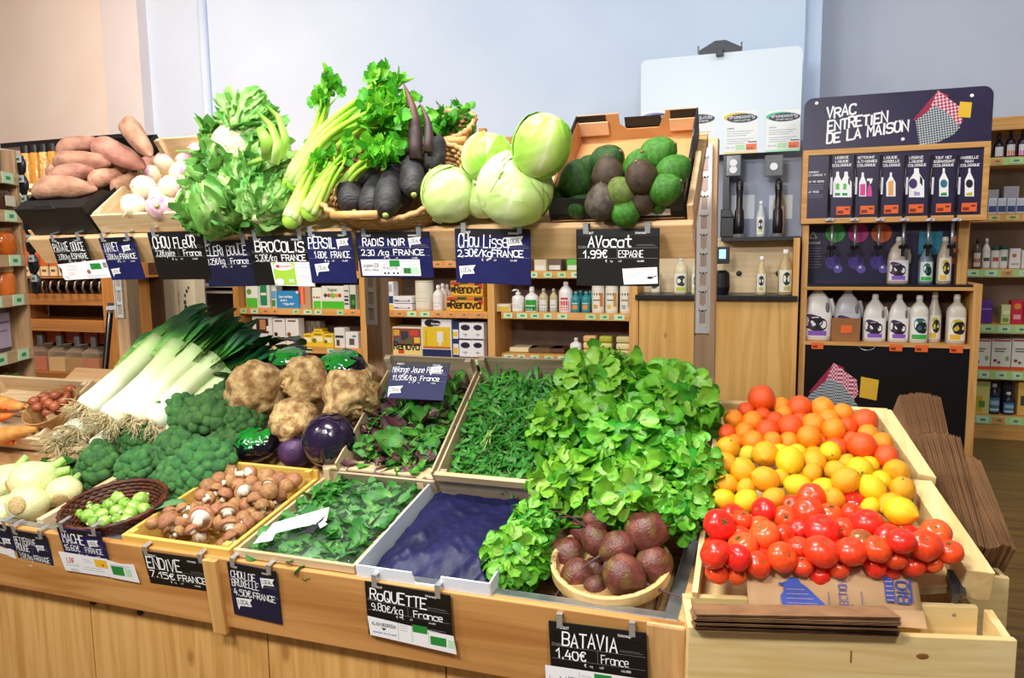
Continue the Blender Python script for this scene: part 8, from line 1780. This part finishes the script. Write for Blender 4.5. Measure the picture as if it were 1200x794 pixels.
for i in range(4):
    z=zn(301)+.002; M=NS@T((1.04-i*.17,z,-.05)); r=thing('honey_pot','amber pot on the left edge shelf, %s from its far end'%ORD[i],'pot',M,'amber pots'); m=MB(); m.lathe([(0,0),(.05,0),(.065,.03),(.065,.09),(.05,.12)],16,M=RX(-90)@T((.07,0,0))); m.build('pot',C('c8641c',.15),r,smooth=True); m=MB(); m.lathe([(.052,.12),(.055,.12),(.055,.14),(0,.14)],16,M=RX(-90)@T((.07,0,0))); m.build('lid',C('7a4a2a'),r)
for i in range(4):
    z=zn(250)+.002; M=NS@T((1.04-i*.18,z,-.05)); r=thing('brown_jar','dark brown jar on the left edge shelf, %s from its far end'%ORD[i],'jar',M,'dark jars'); m=MB(); m.lathe([(0,0),(.055,0),(.06,.02),(.06,.09),(.05,.11)],16,M=RX(-90)@T((.07,0,0))); m.build('jar',C('4a2c1a',.2),r,smooth=True); m=MB(); m.bb((.03,.03,.058),(.11,.08,.064)); m.build('label',C('e0d8c0'),r)
for i in range(3):
    z=zn(206)+.002; M=NS@T((1.0-i*.2,z,-.05)); r=thing('blue_carton','deep blue carton on the left edge shelf, %s from its far end'%ORD[i],'carton',M,'blue cartons'); m=MB(); m.bb((0,0,-.06),(.17,.24,0)); m.build('carton',C('2a3a9a'),r,bevel=.003); m=MB(); m.bb((.0,.21,.0),(.17,.24,.002),0); m.bb((.03,.02,.0),(.12,.07,.002),1); m.bb((.09,.05,.002),(.15,.12,.003),2); m.build('printed_front',[C('e8e8f0'),C('e8c84a'),C('d87a8a')],r)
# ---- things between the far cabinet and the shelf units, behind the leeks
Yw=5.3
def bxp(name,label,cat,pl,pr,yt,yb,Y,mt,d=.2,bev=.004):
    m=MB(); m.bb((X(pl,Y,(yt+yb)/2),Y,Z((pl+pr)/2,yb,Y)),(X(pr,Y,(yt+yb)/2),Y+d,Z((pl+pr)/2,yt,Y))); return tag(m.build(name,mt,bevel=bev),label,cat)
zf=0
m=MB(); m.bb((X(172,5.2),5.2,0),(X(204,5.2),5.5,Z(190,240,5.2))); struct(m.build('trim_4',mat('cream_pillar','e8d8b8','e0cea8',3,.7)))
m=MB(); a=atY(169,395,4.9); b=atY(171,328,4.9); m.tube([(a.x,4.9,.0),(a.x,4.9,a.z),(b.x,4.9,b.z)],.035,16); tag(m.build('red_roll',mat('red_roll','a81f1f','8f1818',12,.4),smooth=True),'dark red roll standing behind the leeks beside the cream pillar','roll')
r=thing('tall_carton','tall cream carton with a branch drawing standing behind the leek leaves','carton',T((X(218,5.1),5.1,0))); w=X(228,5.1)-X(209,5.1); z1=Z(218,318,5.1)
m=MB(); m.bb((-w/2,0,0),(w/2,.12,z1)); m.build('carton',C('f0e6c4'),r,bevel=.003); m=MB()
for px,py,s in ((219,341,.012),(217,346,.01),(221,337,.01),(217,354,.014),(218,360,.016)):
    p=atY(px,py,5.1); m.ball((p.x-X(218,5.1),-.002,p.z),(s,.002,s*1.4),8,6)
m.build('drawing',C('4a4638'),r)
r=thing('grey_shelf','dim shelf rack with pale boards behind the leek leaves','shelf',T((X(250,5.6),5.6,0))); a,b=X(205,5.6)-X(250,5.6),X(273,5.6)-X(250,5.6)
for y in (334,341,395): m=MB(); z=Z(250,y,5.6); m.bb((a,0,z-.02),(b,.4,z)); m.build('board',mat('grey_board','b8b0a4','a8a094',5,.6),r)
m=MB(); m.bb((a,.4,0),(b,.42,Z(250,300,5.6))); m.build('back',mat('dim_back','3a3028',rough=.7),r)
m=MB(); m.bb((b-.22,-.02,0),(b,.0,Z(250,398,5.6))); m.build('front_panel',SHV,r)
m=MB(); p=[atY(205,372,5.25),atY(212,350,5.25),atY(206,333,5.25),atY(213,312,5.25)]; m.tube([(p[0].x,5.25,0)]+p,.01,8); tag(m.build('dark_branch',mat('branch','3a2c22',rough=.7),smooth=True),'dark crooked branch standing beside the cream pillar','branch')
# cardboard crate edge behind the leek roots
m=MB(); a=FB@onF(60,497,FB,.06); b=FB@onF(176,437,FB,.06); 
d=(b-a); n=V((0,0,1)); M_=basis(a,d,n); m.bb((0,-.14,-.004),(d.length,.035,.004)); tag(m.build('cardboard_sheet',mat('board_tan','c8a070','b88e5e',6,.7),M=M_),'tan cardboard panel standing behind the leeks','panel')
bad=[(l,v) for l,v in LABELS.items() if len(v)>1 and not all(g for _,g in v)]
for l,v in bad: print('DUPLICATE LABEL',l,v)

for l in LABELS:
    if len(l.split())>16: print('LONG',len(l.split()),l)
